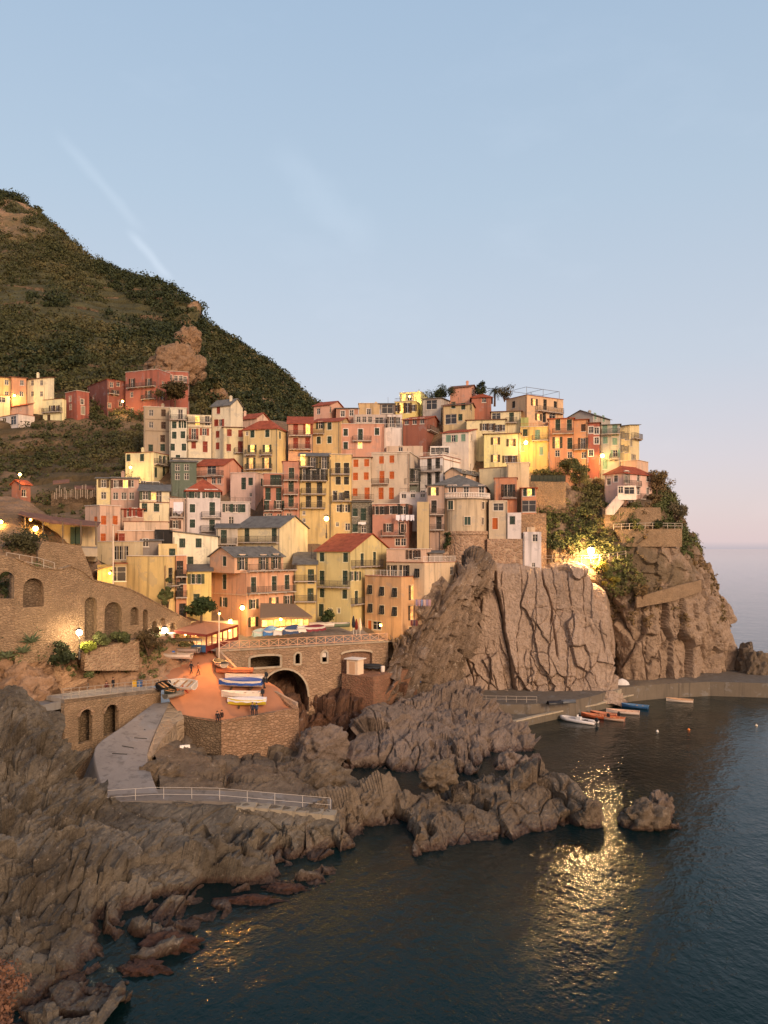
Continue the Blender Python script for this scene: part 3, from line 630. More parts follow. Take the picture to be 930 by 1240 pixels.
SIZES = {'c': (.95, 1.5), 'o': (.95, 1.5), 'w': (.95, 1.35), 's': (.6, .8), 'C': (1.0, 2.35), 'O': (1.0, 2.35), 'W': (1.0, 2.2), 'b': (1.9, 1.4), 'h': (.95, 1.5), 'B': (2.6, 2.2), 'D': (1.0, 2.1)}
def make_window(root, kind, lit, loc, rz, shut, frame_m, surround, scale):
    w, h = SIZES[kind]; w = round(w*scale, 2); h = round(h*scale, 2)
    fr = link('window' if kind not in 'CD' else 'door', with_mat(win_mesh('frame', w, h), frame_m), root, loc, rz)
    if surround: link('surround', with_mat(win_mesh('surround', w, h), surround), fr)
    else: link('sill', with_mat(win_mesh('sill', w, h), frame_m), fr)
    sm = paint(SHUT[shut], .75)
    if kind not in 'cCD':
        link('pane', with_mat(win_mesh('pane', w, h), {0: glass_mat(), 1: LIT, 2: DIMLIT}[lit]), fr)
    lw = round(w/2-.01, 3)
    if kind in 'cCD':
        for s in (-1, 1):
            a = link('shutter', with_mat(win_mesh('shutter', lw, h-.02), sm), fr, (s*(w/2-.004), .06, 0), 0 if s < 0 else math.pi)
    elif kind in 'oO':
        for s in (-1, 1):
            a = link('shutter', with_mat(win_mesh('shutter', lw, h), sm), fr, (s*(w/2+.02), -.065, 0), (math.pi-.06) if s < 0 else .06)
    elif kind == 'h':                           # persiane pushed out at the bottom
        for s in (-1, 1):
            a = link('shutter', with_mat(win_mesh('shutter', lw, h-.02), sm), fr, (s*(w/2-.004), -.16, 0), 0 if s < 0 else math.pi); a.rotation_euler[0] = -.22 if s < 0 else .22
def rail_mb(mb, a, b, h=1.0, step=.16, post=1.6, r=.03):
    a = Vector(a); b = Vector(b); d = b-a; n = max(1, int(round(d.length/step)))
    mb.bar(a+Vector((0, 0, h)), b+Vector((0, 0, h)), .06, .05); mb.bar(a+Vector((0, 0, .1)), b+Vector((0, 0, .1)), .04)
    for i in range(n+1):
        p = a+d*(i/n); w = r if i % max(1, int(post/step)) else .06
        mb.bar(p+Vector((0, 0, .0)), p+Vector((0, 0, h-.02)), w)
RAILM = paint('5a5048', .5, .4); WHITEM = paint('e4d9cc', .6)
HOUSES = []
def house(label, xl, xc, xr, yt, yb, col, th=None, roof='flat', rc='terra', rh=1.6, sc='g', wl='', wr='', bl='', br='', Y=None, depth=8.0, found=5.0,
          par=.55, name='house', cat='house', surround=None, frame='d9cfc0', bands=(), chim=0, group=None, k=1.0, two=None, eave=.35, wallm=None):
    Y = Y or Yv(xc, yb); Cc = P(xc, yb, Y); zt = H-(yt-664)/F*Y; zb = Cc.z; u = (xc-465)/F
    if th is None: th = math.degrees(math.atan(u))
    a = math.radians(th); ca, sa = math.cos(a), math.sin(a); dL = Vector((-ca, sa, 0)); dR = Vector((sa, ca, 0))
    ul = (xl-465)/F; L = (Cc.x-ul*Y)/(ca+ul*sa)
    if xr is None: R = depth
    else: ur = (xr-465)/F; R = (ur*Y-Cc.x)/(sa-ur*ca)
    L = max(L, 1.5); R = max(min(R, 16), 1.5)
    O = Vector((Cc.x, Cc.y, zb)); root = thing(name, label, cat, O, 0, group)
    c0 = Vector((0, 0, 0)); pl = dL*L; pr = dR*R; pb = pl+pr; hh = zt-zb
    wm = wallm or plaster(col, k)
    faces = {'l': (pl, -dL, -dR, -a, L), 'r': (c0, dR, -dL, math.pi/2-a, R)}
    cam_o = Vector((0, 0, H))-O
    def hit(face, px, py):
        o, uu, n, rz, ln = faces[face]; d = Vector(((px-465)/F, 1, (664-py)/F)); t = (o-cam_o).dot(n)/d.dot(n); p = cam_o+d*t
        return (p-o).dot(uu), p.z
    wins = {'l': [], 'r': []}
    for face, spec in (('l', wl), ('r', wr)):
        for tok in spec.split():
            kind = tok[0]; i = 1; lit = 0; shut = sc; scale = 1.0
            while not (tok[i].isdigit() or tok[i] == '-'):
                ch = tok[i]
                if ch == '!': lit = 1
                elif ch == '~': lit = 2
                elif ch == '+': scale *= 1.25
                elif ch == '_': scale *= .8
                else: shut = ch
                i += 1
            x, y = tok[i:].split(','); uu, z = hit(face, float(x), float(y)); w, h = SIZES[kind]; w *= scale; h *= scale
            ln = faces[face][4]; uu = min(max(uu, w/2+.08), ln-w/2-.08)
            if kind in 'CWO' : pass
            wins[face].append([uu, z, round(w, 2), round(h, 2), kind, lit, shut, scale])
    # walls with real openings and reveals
    mb = MB(); zlo = -found
    if roof in ('gl',): hl, hr = hh, hh
    for face in ('l', 'r'):
        o, uu, n, rz, ln = faces[face]; ws = wins[face]
        us = sorted({0, ln, *[min(ln, max(0, w[0]-w[2]/2)) for w in ws], *[min(ln, max(0, w[0]+w[2]/2)) for w in ws]})
        zs = sorted({zlo, hh, *[min(hh-.05, w[1]-w[3]/2) for w in ws], *[min(hh-.05, w[1]+w[3]/2) for w in ws]})
        zs = [z for z in zs if zlo <= z <= hh]
        for i in range(len(us)-1):
            for j in range(len(zs)-1):
                if us[i+1]-us[i] < 1e-4 or zs[j+1]-zs[j] < 1e-4: continue
                um, zm = (us[i]+us[i+1])/2, (zs[j]+zs[j+1])/2
                if any(abs(um-w[0]) < w[2]/2 and abs(zm-w[1]) < w[3]/2 for w in ws): continue
                q = [o+uu*x+Vector((0, 0, z)) for x, z in ((us[i], zs[j]), (us[i+1], zs[j]), (us[i+1], zs[j+1]), (us[i], zs[j+1]))]
                mb.add(q, [(0, 1, 2, 3)])
        for w in ws:
            x0, x1 = w[0]-w[2]/2, w[0]+w[2]/2; z0, z1 = w[1]-w[3]/2, min(w[1]+w[3]/2, hh-.05); dv = -n*.2
            q = [o+uu*x+Vector((0, 0, z)) for x, z in ((x0, z0), (x1, z0), (x1, z1), (x0, z1))]; q2 = [v+dv for v in q]
            mb.add(q+q2, [(0, 1, 5, 4), (1, 2, 6, 5), (2, 3, 7, 6), (3, 0, 4, 7), (4, 5, 6, 7)])
    zv = Vector((0, 0, 1))
    for A_, B_ in ((pl, pb), (pr, pb)): mb.add([A_+zv*zlo, B_+zv*zlo, B_+zv*hh, A_+zv*hh], [(0, 1, 2, 3)])
    mb.add([c0+zv*(hh-.03), pr+zv*(hh-.03), pb+zv*(hh-.03), pl+zv*(hh-.03)], [(0, 1, 2, 3)])
    rm = roof_mat(rc); rb = MB(); e = eave
    dl, dr = dL, dR
    def corner(i, j, ex=e): return pl*i+pr*j+(dl*(ex if i else -ex))+(dr*(ex if j else -ex))
    tz = Vector((0, 0, .12))
    def slab(vs): n_ = len(vs); rb.add([v for v in vs]+[v+tz for v in vs], [tuple(range(n_-1, -1, -1)), tuple(range(n_, 2*n_))]+[(i, (i+1) % n_, n_+(i+1) % n_, n_+i) for i in range(n_)])
    zz = zv*hh
    if roof == 'gl':          # ridge parallel to the left face; gable on the right face
        for A_, B_ in ((c0, pr), (pl, pb)): mb.add([A_+zz, B_+zz, (A_+B_)/2+zz+zv*rh], [(0, 1, 2)])
        sl_ = rh/(R/2)*e
        r0 = pr*.5-dl*e+zz+zv*rh; r1 = pr*.5+pl+dl*e+zz+zv*rh
        slab([corner(0, 0)+zz-zv*sl_, corner(1, 0)+zz-zv*sl_, r1, r0]); slab([r0, r1, corner(1, 1)+zz-zv*sl_, corner(0, 1)+zz-zv*sl_])
    elif roof == 'gr':        # ridge parallel to the right face; gable on the left face
        for A_, B_ in ((c0, pl), (pr, pb)): mb.add([A_+zz, B_+zz, (A_+B_)/2+zz+zv*rh], [(0, 1, 2)])
        sl_ = rh/(L/2)*e
        r0 = pl*.5-dr*e+zz+zv*rh; r1 = pl*.5+pr+dr*e+zz+zv*rh
        slab([corner(0, 0)+zz-zv*sl_, corner(0, 1)+zz-zv*sl_, r1, r0]); slab([r0, r1, corner(1, 1)+zz-zv*sl_, corner(1, 0)+zz-zv*sl_])
    elif roof == 'hip':
        m = min(L, R)/2; z0 = zz-zv*(rh/m*e)
        if L >= R: a0 = dl*m+pr*.5+zz+zv*rh; a1 = dl*(L-m)+pr*.5+zz+zv*rh
        else: a0 = pl*.5+dr*m+zz+zv*rh; a1 = pl*.5+dr*(R-m)+zz+zv*rh
        k00, k10, k11, k01 = [corner(i, j)+z0 for i, j in ((0, 0), (1, 0), (1, 1), (0, 1))]
        if L >= R: qs = ([k00, k10, a1, a0], [k11, k01, a0, a1], [k01, k00, a0], [k10, k11, a1])
        else: qs = ([k01, k00, a0, a1], [k10, k11, a1, a0], [k00, k10, a0], [k11, k01, a1])
        for q in qs: slab(q)
    elif roof == 'sl':        # single slope, low at the front (left face)
        slab([corner(0, 0)+zz, corner(1, 0)+zz, corner(1, 1)+zz+zv*rh, corner(0, 1)+zz+zv*rh])
        for A_, B_ in ((c0, pr), (pl, pb)): mb.add([A_+zz, B_+zz, B_+zz+zv*rh], [(0, 1, 2)])
        mb.add([pr+zz, pb+zz, pb+zz+zv*rh, pr+zz+zv*rh], [(0, 1, 2, 3)])
    elif roof == 'slr':       # single slope rising from the right end to the left end
        slab([corner(0, 0)+zz, corner(0, 1)+zz, corner(1, 1)+zz+zv*rh, corner(1, 0)+zz+zv*rh])
        for A_, B_ in ((c0, pl), (pr, pb)): mb.add([A_+zz, B_+zz, B_+zz+zv*rh], [(0, 1, 2)])
        mb.add([pl+zz, pb+zz, pb+zz+zv*rh, pl+zz+zv*rh], [(0, 1, 2, 3)])
    else:                     # terrace with a parapet and a coping
        pm = MB(); t_ = .22
        cs = [c0, pl, pb, pr]; ctr = (pl+pr)/2
        for i in range(4):
            A_, B_ = cs[i], cs[(i+1) % 4]; ins = (ctr-(A_+B_)/2); ins = ins.normalized() if ins.length > 0 else ins
            tt = (B_-A_).normalized()
            inn = -Vector((tt.y, -tt.x, 0)); inn = inn if inn.dot(ins) > 0 else -inn
            A2, B2 = (A_+tt*t_, B_-tt*t_) if i % 2 else (A_, B_)
            qs = [A2, B2, B2+inn*t_, A2+inn*t_]
            mb.add([q+zz-zv*.02 for q in qs]+[q+zz+zv*par for q in qs], [(0, 1, 5, 4), (1, 2, 6, 5), (2, 3, 7, 6), (3, 0, 4, 7), (4, 5, 6, 7)])
        rb.add([q+zz+zv*.02 for q in (c0+(dl+dr)*.25, pl+(dr-dl)*.25, pb-(dl+dr)*.25, pr+(dl-dr)*.25)], [(0, 1, 2, 3)])
        if par > .2:
            cm = MB()
            for i in range(4):
                A_, B_ = cs[i], cs[(i+1) % 4]; cm.bar(A_+zz+zv*(par+.04), B_+zz+zv*(par+.04), .34, .07)
            cm.build('coping', roof_mat('terra') if random.random() < .45 else WHITEM, root, local=True)
    wl_o = mb.build('wall', wm, root, local=True)
    ro = rb.build('roof', rm, root, local=True) if rb.v else None
    for i in range(chim):
        fx, fy = random.uniform(.15, .85), random.uniform(.3, .8); cb = MB(); b0 = pl*fx+pr*fy+zz; hz = rh*.4 if roof != 'flat' else 0
        cb.box(b0.x-.28, b0.x+.28, b0.y-.25, b0.y+.25, hh, hh+hz+1.3); cb.box(b0.x-.36, b0.x+.36, b0.y-.33, b0.y+.33, hh+hz+1.302, hh+hz+1.4); cb.box(b0.x-.2, b0.x+.2, b0.y-.18, b0.y+.18, hh+hz+1.402, hh+hz+1.62)
        cb.build('chimney', wm, ro or root, local=True)
    for (face, y, colr) in bands:
        o, uu, n, rz, ln = faces[face]; mid = hit(face, xl if face == 'l' else xc, y)[1]; bm_ = MB()
        bm_.bar(o+uu*.0+zv*mid+n*.05, o+uu*ln+zv*mid+n*.05, .14, .16); bm_.build('cornice', plaster(colr), root, local=True)
    fm = paint(frame, .6); sm = plaster(surround) if surround else None
    for face in ('l', 'r'):
        o, uu, n, rz, ln = faces[face]
        for w in wins[face]: make_window(root, w[4], w[5], o+uu*w[0]+zv*w[1], rz, w[6], fm, sm, w[7])
        for tok in (bl if face == 'l' else br).split():
            solid = tok.startswith('#'); tok = tok.lstrip('#'); x0, x1, y = map(float, tok.split(','))
            u0, z = hit(face, x0, y); u1, _ = hit(face, x1, y); u0 = max(u0, 0); u1 = min(u1, ln+.6); dp = .85
            if u1-u0 < .8: continue
            sb = MB(); M = Matrix.Translation(o) @ Matrix.Rotation(rz, 4, 'Z')
            sb.box(u0, u1, -dp, .02, z-.14, z, M)
            for k_ in range(max(2, int((u1-u0)/1.6))+1):
                xx = u0+.15+(u1-u0-.3)*k_/max(2, int((u1-u0)/1.6)); sb.box(xx-.05, xx+.05, -dp*.7, .0, z-.34, z-.142, M)
            bo = sb.build('balcony', plaster('b8a793'), root, local=True); r_ = MB()
            if solid:
                r_.box(u0+.02, u1-.02, -dp+.02, -dp+.12, z+.003, z+.95, M); r_.box(u0+.02, u0+.12, -dp+.123, -.003, z+.003, z+.95, M); r_.box(u1-.12, u1-.02, -dp+.123, -.003, z+.003, z+.95, M); r_.build('parapet', wm, bo, local=True)
            else:
                for p, q in (((u0+.05, -dp+.06), (u1-.05, -dp+.06)), ((u0+.05, -dp+.06), (u0+.05, -.02)), ((u1-.05, -dp+.06), (u1-.05, -.02))):
                    rail_mb(r_, M @ Vector((*p, z)), M @ Vector((*q, z)))
                r_.build('railing', RAILM, bo, local=True)
    for face in ('l', 'r'):                      # rain pipes down the corners
        o, uu, n, rz, ln = faces[face]
        if random.random() < (.75 if face == 'l' else .4) and ln > 2.5 and hh > 4:
            q = o+uu*(.18 if random.random() < .5 else ln-.18)+n*.09; m_ = MB(); m_.tube([q+zv*(zlo+.5), q+zv*(hh-.1)], .06, 5, cap=False); m_.build('rain_pipe', paint(random.choice(('6d4a38', '8f8578', '5c5a52')), .5), root, local=True)
    if random.random() < .45 and ro is not None:
        q = pl*random.uniform(.2, .8)+pr*random.uniform(.3, .7)+zv*(hh+(rh*.5 if roof != 'flat' else 0)); m_ = MB(); hgt = random.uniform(1.6, 2.6); m_.tube([q, q+zv*hgt], .03, 4)
        for k_ in range(4): m_.bar(q+zv*(hgt-.15*k_-.05)+uu*(-.4+.05*k_), q+zv*(hgt-.15*k_-.05)+uu*(.4-.05*k_), .025)
        m_.build('aerial', RAILM, ro, local=True)
    H_ = dict(root=root, O=O, dL=dL, dR=dR, L=L, R=R, hh=hh, hit=hit, faces=faces, zt=zt); HOUSES.append(H_); return H_
def terrace_rail(Hs, sides='lr', h=1.0, mat=None, z=None, name='terrace_railing'):
    r_ = MB(); z = Hs['hh']+.1 if z is None else z; zv = Vector((0, 0, z))
    if 'l' in sides: rail_mb(r_, zv+Hs['dR']*.15, Hs['dL']*Hs['L']+zv+Hs['dR']*.15, h, .3)
    if 'r' in sides: rail_mb(r_, zv+Hs['dL']*.15, Hs['dR']*Hs['R']+zv+Hs['dL']*.15, h, .3)
    return r_.build(name, mat or RAILM, Hs['root'], local=True)
# ------------------------------------------------------------------ the houses of the village, back to front
Hs = house
# far left, on the upper road
Hs('narrow yellow row house at the left end of the upper road', -20, 13, None, 458, 486, 'e0b25e', sc='b', wl='w8,463 w8,477', roof='sl', rc='brown', rh=.6, Y=208)
Hs('orange row house between the yellow and the cream one on the upper road', 13.3, 32, None, 458, 487, 'd98450', sc='b', wl='w26.5,463.5 w26,477', roof='sl', rc='brown', rh=.6, Y=208)
Hs('cream row house with four windows at the right end of the upper row', 32.3, 58, 65.5, 457.5, 487, 'ead3a4', th=20, sc='b', wl='w39,463.5 w50,463.5 w39,477 w50,477', roof='sl', rc='brown', rh=.6, Y=208, chim=1)
Hs('pale yellow one storey wing below the narrow yellow row house', -20, 12, None, 481, 490, 'e0c084', wl='b2,484', roof='flat', par=.3, Y=206)
Hs('long pink low house below the upper row on the left', -20, 34, 40, 490.5, 504, 'dc9a7e', th=30, sc='b', wl='s13.5,496 s25,495', roof='sl', rc='terra', rh=.8, Y=203, chim=2)
Hs('white one storey house with a dark garage at the left edge', -20, 22, 42, 503, 514, 'd9c8b4', th=35, wl='b5,508 B16,509', roof='flat', par=.35, Y=200)
Hs('small pale yellow house beside the red cottage on the upper road', 52, 75, 80, 487, 513, 'ecd396', th=20, sc='b', wl='o63,494.5 o69,494.5 D59,507', bl='53,76,500', roof='flat', par=.9, Y=203, chim=1)
Hs('small red cottage left of the large red villa', 79, 93, 108, 474.5, 503, 'a8402f', th=38, sc='l', wl='w85,483 w85.5,493', wr='w99.5,486.5 D100.5,497', roof='flat', par=.35, Y=204, surround='d7b9a0')
Hs('dark red left wing of the large red villa', 106, 130, 153, 461, 501, '8e3a2c', th=48, sc='b', wl='w113,482', wr='w135,466 w143,465 o139,476 w146,489 w125,490', br='124,143,475.5', roof='flat', par=.4, Y=207, surround='b5684e', chim=2)
Hs('large red villa with balconies standing above the village', 152, 190.5, 206, 449.5, 503, 'b04a35', th=22, sc='b', wl='O160,464 O180,464 w159.5,478 O180,478.5 w160,497 w180,495', wr='w197.5,465 O197,479', bl='155,189,470.5 173,189,484', roof='flat', rc='deck', par=.5, Y=204, surround='c77a5c', chim=2)
Hs('red rear wing of the large villa with white loggia windows', 200, 228, None, 452, 482, 'b04a35', th=-12, sc='l', wl='w206,457 w213,458 w219,458 w224,459', bl='203,227,463', roof='flat', par=.3, Y=211, surround='d7b9a0')
Hs('red roadside hut with one window at the left edge', 14, 26, 37, 586, 603, 'a9553f', th=30, sc='b', wl='', wr='w27,597', roof='gr', rc='terra', rh=.8, Y=150)
# upper left cluster
Hs('tall unplastered brown house at the left end of the upper cluster', 174, 205, None, 495, 551, 'a98d72', sc='b', wl='w183,500 c198,500 w183,514.5 c198,515 c197,531 cg182.5,542.5 cg197,542', roof='flat', par=.25, chim=1, bands=[('l', 521, '9c8068'), ('l', 507, '9c8068')], surround='a68a70')
Hs('pale green tall house beside the brown unplastered one', 205.3, 226, None, 496, 559, 'c9c19f', wl='W218.5,502 c211,514.5 c219,514 c223,514 c211,527 c221.5,526.5 c209,541.5 c223,541.5 c215.5,555', bl='206,226,508', roof='flat', par=.3, surround='d8cfb4')
Hs('cream house with red shutters and a lit roof terrace', 226.3, 256, None, 504, 552, 'd9c49c', sc='r', wl='W!239,509 W251,509 O234.5,525.5 o247.5,523 c234.5,539 C248.5,541', bl='227,256,511 227,240,533', roof='flat', par=.2, bands=[('l', 517, 'a58a72')])
Hs('tallest cream tower house with red shutters and white right gable', 256.3, 279, 294, 490, 553, 'dcc7a0', th=25, sc='r', wl='c264.5,497 c261.5,512 o267,512 c263.5,526 c263.5,540', roof='gl', rc='slate', rh=1.6, chim=1)
Hs('pink house with gable tucked behind the ochre hip roofed one', 278, 310, 326, 506, 530, 'dca58e', th=30, sc='b', wl='O287,512', roof='gl', rc='terra', rh=1.4, Y=178, chim=1)
Hs('low cream house with brown shutters between tower and ochre house', 270, 294.5, None, 518, 552, 'd9be8c', sc='r', wl='c277.8,524 c291.5,525 c277,542 C291.5,541', bl='284,295,548', roof='sl', rc='brown', rh=.6)
Hs('large ochre house with red hip roof and lit balcony windows', 294.8, 336, 347, 518, 572, 'd9ae66', th=15, wl='s299,525 c305.7,525.5 c323.8,525 o!305.5,543 o!323.5,543 O~304,561 O~323,561', wr='c339,527', bl='298,311,551 316,330,551 298,330,568.5', roof='hip', rc='terra', rh=1.9, surround='e5cf9f')
Hs('low cream house with a street lamp on its corner and arched doors', 152, 186, 207, 549, 578, 'e3c98f', th=14, wl='c155.5,554 c172,554', wr='o195.5,556.5 o201,556.5 D188.8,572 D198.5,570.5', br='186,206,561', roof='flat', par=.25, chim=1)
Hs('green netted building under scaffolding with grey roof', 207, 238, None, 560, 587, '5d6e57', wl='w215,566 w226,566 w215,577 w226,577', roof='sl', rc='slate', rh=1.2, surround='6a7a62')
Hs('grey roofed low house behind the green netted building', 209, 262, None, 556, 572, 'a99f8b', wl='', roof='sl', rc='slate', rh=1.0, Y=168)
Hs('salmon house with terracotta roof and shaded loggia', 237, 271, 292, 563, 590, 'd77f66', th=18, sc='b', wl='B_256,569 w248,582 w258.5,582 w265,582', bl='238,271,577', roof='gl', rc='terra', rh=1.6)
Hs('pale pink house with small windows right of the salmon one', 279, 309, 322, 574, 604, 'dba998', th=15, wl='C295,585.5 c303.5,583 s303.5,599', wr='c317,584', roof='flat', par=.3)
Hs('long two coloured house with yellow left end beside the terraces', 117, 134, None, 580, 612, 'dfbd7c', sc='b', wl='o125.5,585.5 w125.5,600', roof='sl', rc='slate', rh=.9)
Hs('pink house with lit upper window adjoining the yellow end', 134.3, 168, None, 580, 612, 'c48d7c', sc='b', wl='o140.5,586 w145,585.5 o!152,586 w159,585.5 w140,600.5 w150,600.5 w159.5,600.5', roof='sl', rc='slate', rh=.9, chim=1)
Hs('small pink annex with a grey terrace awning', 168.3, 195, None, 586, 609, 'c39180', sc='b', wl='w173.5,586.5 B185,590', roof='sl', rc='slate', rh=.5)
Hs('cream house with slate roof and two green shuttered windows', 169, 205, None, 595.5, 642, 'ddc596', wl='o176,600 w~186,601 W192.5,602 c175,614.5 c189.5,614.5', roof='sl', rc='slate', rh=1.8, bands=[('l', 608, '9a5b42')])
Hs('narrow pinkish house with laundry hung under its eaves', 205.4, 224, None, 606, 645, 'd9a893', sc='b', wl='o212,620 w207,635 o212.5,635', bl='206,223,626', roof='flat', par=.3, k=.95)
Hs('lilac white house with terracotta roof and dark green shutters', 225, 267, None, 594, 648, 'c9bab2', wl='o228.8,598 o235.6,598 o251.7,598 o260,598 c233,615.5 C257,616 c233,634 C256.8,637', bl='244,268,626.5 243,260,643', roof='hip', rc='terra', rh=2.2, surround='d8ccc2')
h_ = Hs('lilac grey annex with a planted roof terrace', 267.4, 303, None, 610, 648, 'c0aea6', wl='o276,615 o285,615.5 c294,615.5 w280,630', roof='flat', par=.3)
terrace_rail(h_, 'l')
Hs('red house wedged between pale pink house and ochre row', 319, 342, None, 575, 642, 'bd6650', wl='C330.5,581 C337,581 C324.5,598 C337.5,598.5 C315,612 o338,611 w314,626 w327,625.5 w345,626.5', bl='319,342,588 320,342,618', roof='flat', rc='slate', par=.25)
# the row above the middle
Hs('pink gabled house on the skyline left of the village top', 380, 399, 417, 490, 512, 'd98f7d', th=25, sc='l', wl='w385.5,498', wr='w400.5,496', roof='gl', rc='terra', rh=1.4, Y=184)
Hs('brownish red house with slate roof and two white framed windows', 407, 434, None, 495, 512, 'b8735d', sc='l', wl='w415,501 w425.7,500', roof='sl', rc='slate', rh=1.6, Y=183, surround='d8c4b0')
h_ = Hs('small ochre house with an antenna rail on its roof', 434.3, 460, None, 490, 512, 'c99a63', sc='l', wl='w446.5,498.5', roof='flat', par=.3, Y=183, surround='d8c4b0', chim=1)
Hs('low house with black awning veranda on the skyline', 460.3, 478, None, 489, 512, '8d7b6c', wl='B469,495', roof='sl', rc='slate', rh=.9, Y=183)
Hs('pink house with red roof and one lit window at the left of the row', 349, 378, None, 513, 558, 'c58468', sc='r', wl='C358,520 O!373,519 C358,537 C372.5,536.5', bl='350,377,527.5 350,377,544', roof='gl', rc='terra', rh=2.0)
Hs('ochre house with white right gable and red roof', 378.3, 411, 426, 510, 552, 'd3a25c', th=15, wl='o388,515 c399,516 c386,533 c399,532.5', bl='378.5,393,525.5', roof='gl', rc='terra', rh=1.4, surround='e6d2a5')
h_ = Hs('salmon pink house with three white framed windows and a roof terrace', 413, 465, None, 515.5, 546, 'd2816a', wl='c418.6,523.5 C436.5,526 c456.5,522.5 c418.6,539.5 w!436,539', bl='427,450,534', roof='flat', par=.4, surround='e3d0c0')
terrace_rail(h_, 'l')
Hs('glazed grey roof pavilion on top of the salmon pink house', 428, 467, None, 503, 517, 'bda693', sc='l', wl='w434,508 w441,508 w448,508 b459,509', roof='flat', par=.2, Y=180)
h_ = Hs('yellow house with a floodlit roof terrace on the skyline', 478, 503, 518, 487, 509, 'e2bd4a', th=15, sc='b', wl='o480,494.5 O!486.5,494 O493.5,494 o500,494', roof='flat', par=.3, Y=182, surround='ead59a')
terrace_rail(h_, 'l')
Hs('pale yellow penthouse above the floodlit terrace', 484, 510, 519, 476, 490, 'e8cf72', th=15, sc='l', wl='O!489,483 O496,483', roof='flat', par=.3, Y=187, chim=2)
h_ = Hs('white house with railed terrace left of the dark red one', 465.3, 487, None, 519, 545, 'd3c6b8', wl='', roof='flat', par=.2, Y=173)
terrace_rail(h_, 'l', mat=WHITEM)
Hs('white upper storey set back behind the railed terrace', 469, 487, None, 503, 520, 'd8cabb', sc='b', wl='O474,511 W482,511', roof='flat', par=.2, Y=178)
Hs('dark brick red house with white right side and red roof', 488, 516, 535, 507, 546, '9c4833', th=20, sc='r', wl='w492.5,510.5 w502,510 w511,509.5', wr='C530,513 c530,526', br='517,534,520', roof='gl', rc='terra', rh=1.5, Y=172)
Hs('salmon skyline tower with pyramid of brown roof', 545, 569, 577, 468, 488, 'd9836a', th=22, sc='k', wl='', wr='w572,473', roof='gl', rc='brown', rh=.9, Y=186, chim=1)
Hs('red orange cupola house beside the palm', 571, 595, None, 480.5, 494, 'b5563a', wl='w586,484', roof='hip', rc='terra', rh=1.2, Y=184)
h_ = Hs('grey house with wide dark opening and white stair rail', 512, 534, 546, 482, 500, 'b5aa9b', th=20, sc='k', wl='B522.5,490', roof='sl', rc='slate', rh=.6, Y=181)
Hs('ochre house with a front gable and green blinds above a dark garage', 536, 565, 578, 490, 520, 'cfa770', th=18, wl='c549,490.5 c561,492 B546,507.5 c557.5,505.5', wr='o570,493.5', roof='gl', rc='brown', rh=1.4, Y=176)
Hs('cream house with dark french door under the peach building', 595, 631, None, 498, 524, 'ddc290', wl='b598,504 C619.5,506 w607,512', bl='612,626,512', roof='sl', rc='brown', rh=.5, Y=172)
h_ = Hs('large peach house with roof pergola on the skyline', 613, 638, 682, 479.5, 513, 'dea272', th=58, sc='k', wl='c622,490', wr='o~647,487 C660,490 c672.5,490 o~652,505 C659,505 b669,504', br='648,680,497', roof='flat', par=.25, Y=172)
pg = MB()
for f in (.05, .5, .95):
    for g in (.1, .9): b0 = h_['dL']*h_['L']*g+h_['dR']*h_['R']*f; pg.bar(b0+Vector((0, 0, h_['hh'])), b0+Vector((0, 0, h_['hh']+2.1)), .07)
for g in (.1, .9): pg.bar(h_['dL']*h_['L']*g+h_['dR']*h_['R']*.05+Vector((0, 0, h_['hh']+2.1)), h_['dL']*h_['L']*g+h_['dR']*h_['R']*.95+Vector((0, 0, h_['hh']+2.1)), .07)
for f in (.05, .5, .95): pg.bar(h_['dL']*h_['L']*.1+h_['dR']*h_['R']*f+Vector((0, 0, h_['hh']+2.16)), h_['dL']*h_['L']*.9+h_['dR']*h_['R']*f+Vector((0, 0, h_['hh']+2.16)), .06)
pg.build('pergola', RAILM, h_['root'], local=True)
Hs('long cream house with paired open shutters under a brown roof', 565, 612, None, 508, 530, 'e0c78f', sc='b', wl='o586.5,517 o594.5,517 o602,518.5 w610,518', roof='sl', rc='brown', rh=.9, Y=170)
h_ = Hs('yellow house with the wall lamp and pale green french window', 630, 664, None, 518, 556, 'dfab3a', sc='p', wl='cg636,524 C651,527 C_632,541 D_655.5,546', bl='644,664,533.5', roof='flat', rc='deck', par=.3, Y=167)
terrace_rail(h_, 'l', mat=paint('b5683f'))
Hs('lime green roof hut on the yellow house', 630.5, 640, None, 506, 517, 'b5b04a', wl='', roof='flat', par=.1, Y=170.5, depth=3, found=1)
Hs('orange house with tall green shutters at the end of the cliff row', 664.3, 694.5, None, 506.5, 560, 'db7c42', wl='C675.5,514.5 C689.5,514.5 O~675,536 C690,537 w675,549 w690,551', bl='669,695,525.5', roof='sl', rc='terra', rh=.7, Y=165.5, surround='e5a273')
Hs('narrower orange house with brown balcony right of the tall shutters', 694.8, 712, None, 508, 562, 'dd8440', sc='b', wl='c706.5,518 O706,537 w707,551', bl='695,712,544.5', roof='sl', rc='terra', rh=.6, Y=165)
Hs('slim brick red house with small white windows in the cliff row', 712.3, 726, None, 512, 564, 'b4472f', sc='l', wl='w714.5,520.5 w722.5,521.5 w722.5,533.5 w715.5,548.5', roof='sl', rc='brown', rh=.5, Y=164.5, surround='e5dccb')
Hs('grey gabled house with pale green shutters behind the cliff row', 689, 718, 739, 502, 520, 'a69f8e', th=40, sc='p', wl='', wr='c721,504 c731,507', roof='gr', rc='slate', rh=1.2, Y=172, chim=1)
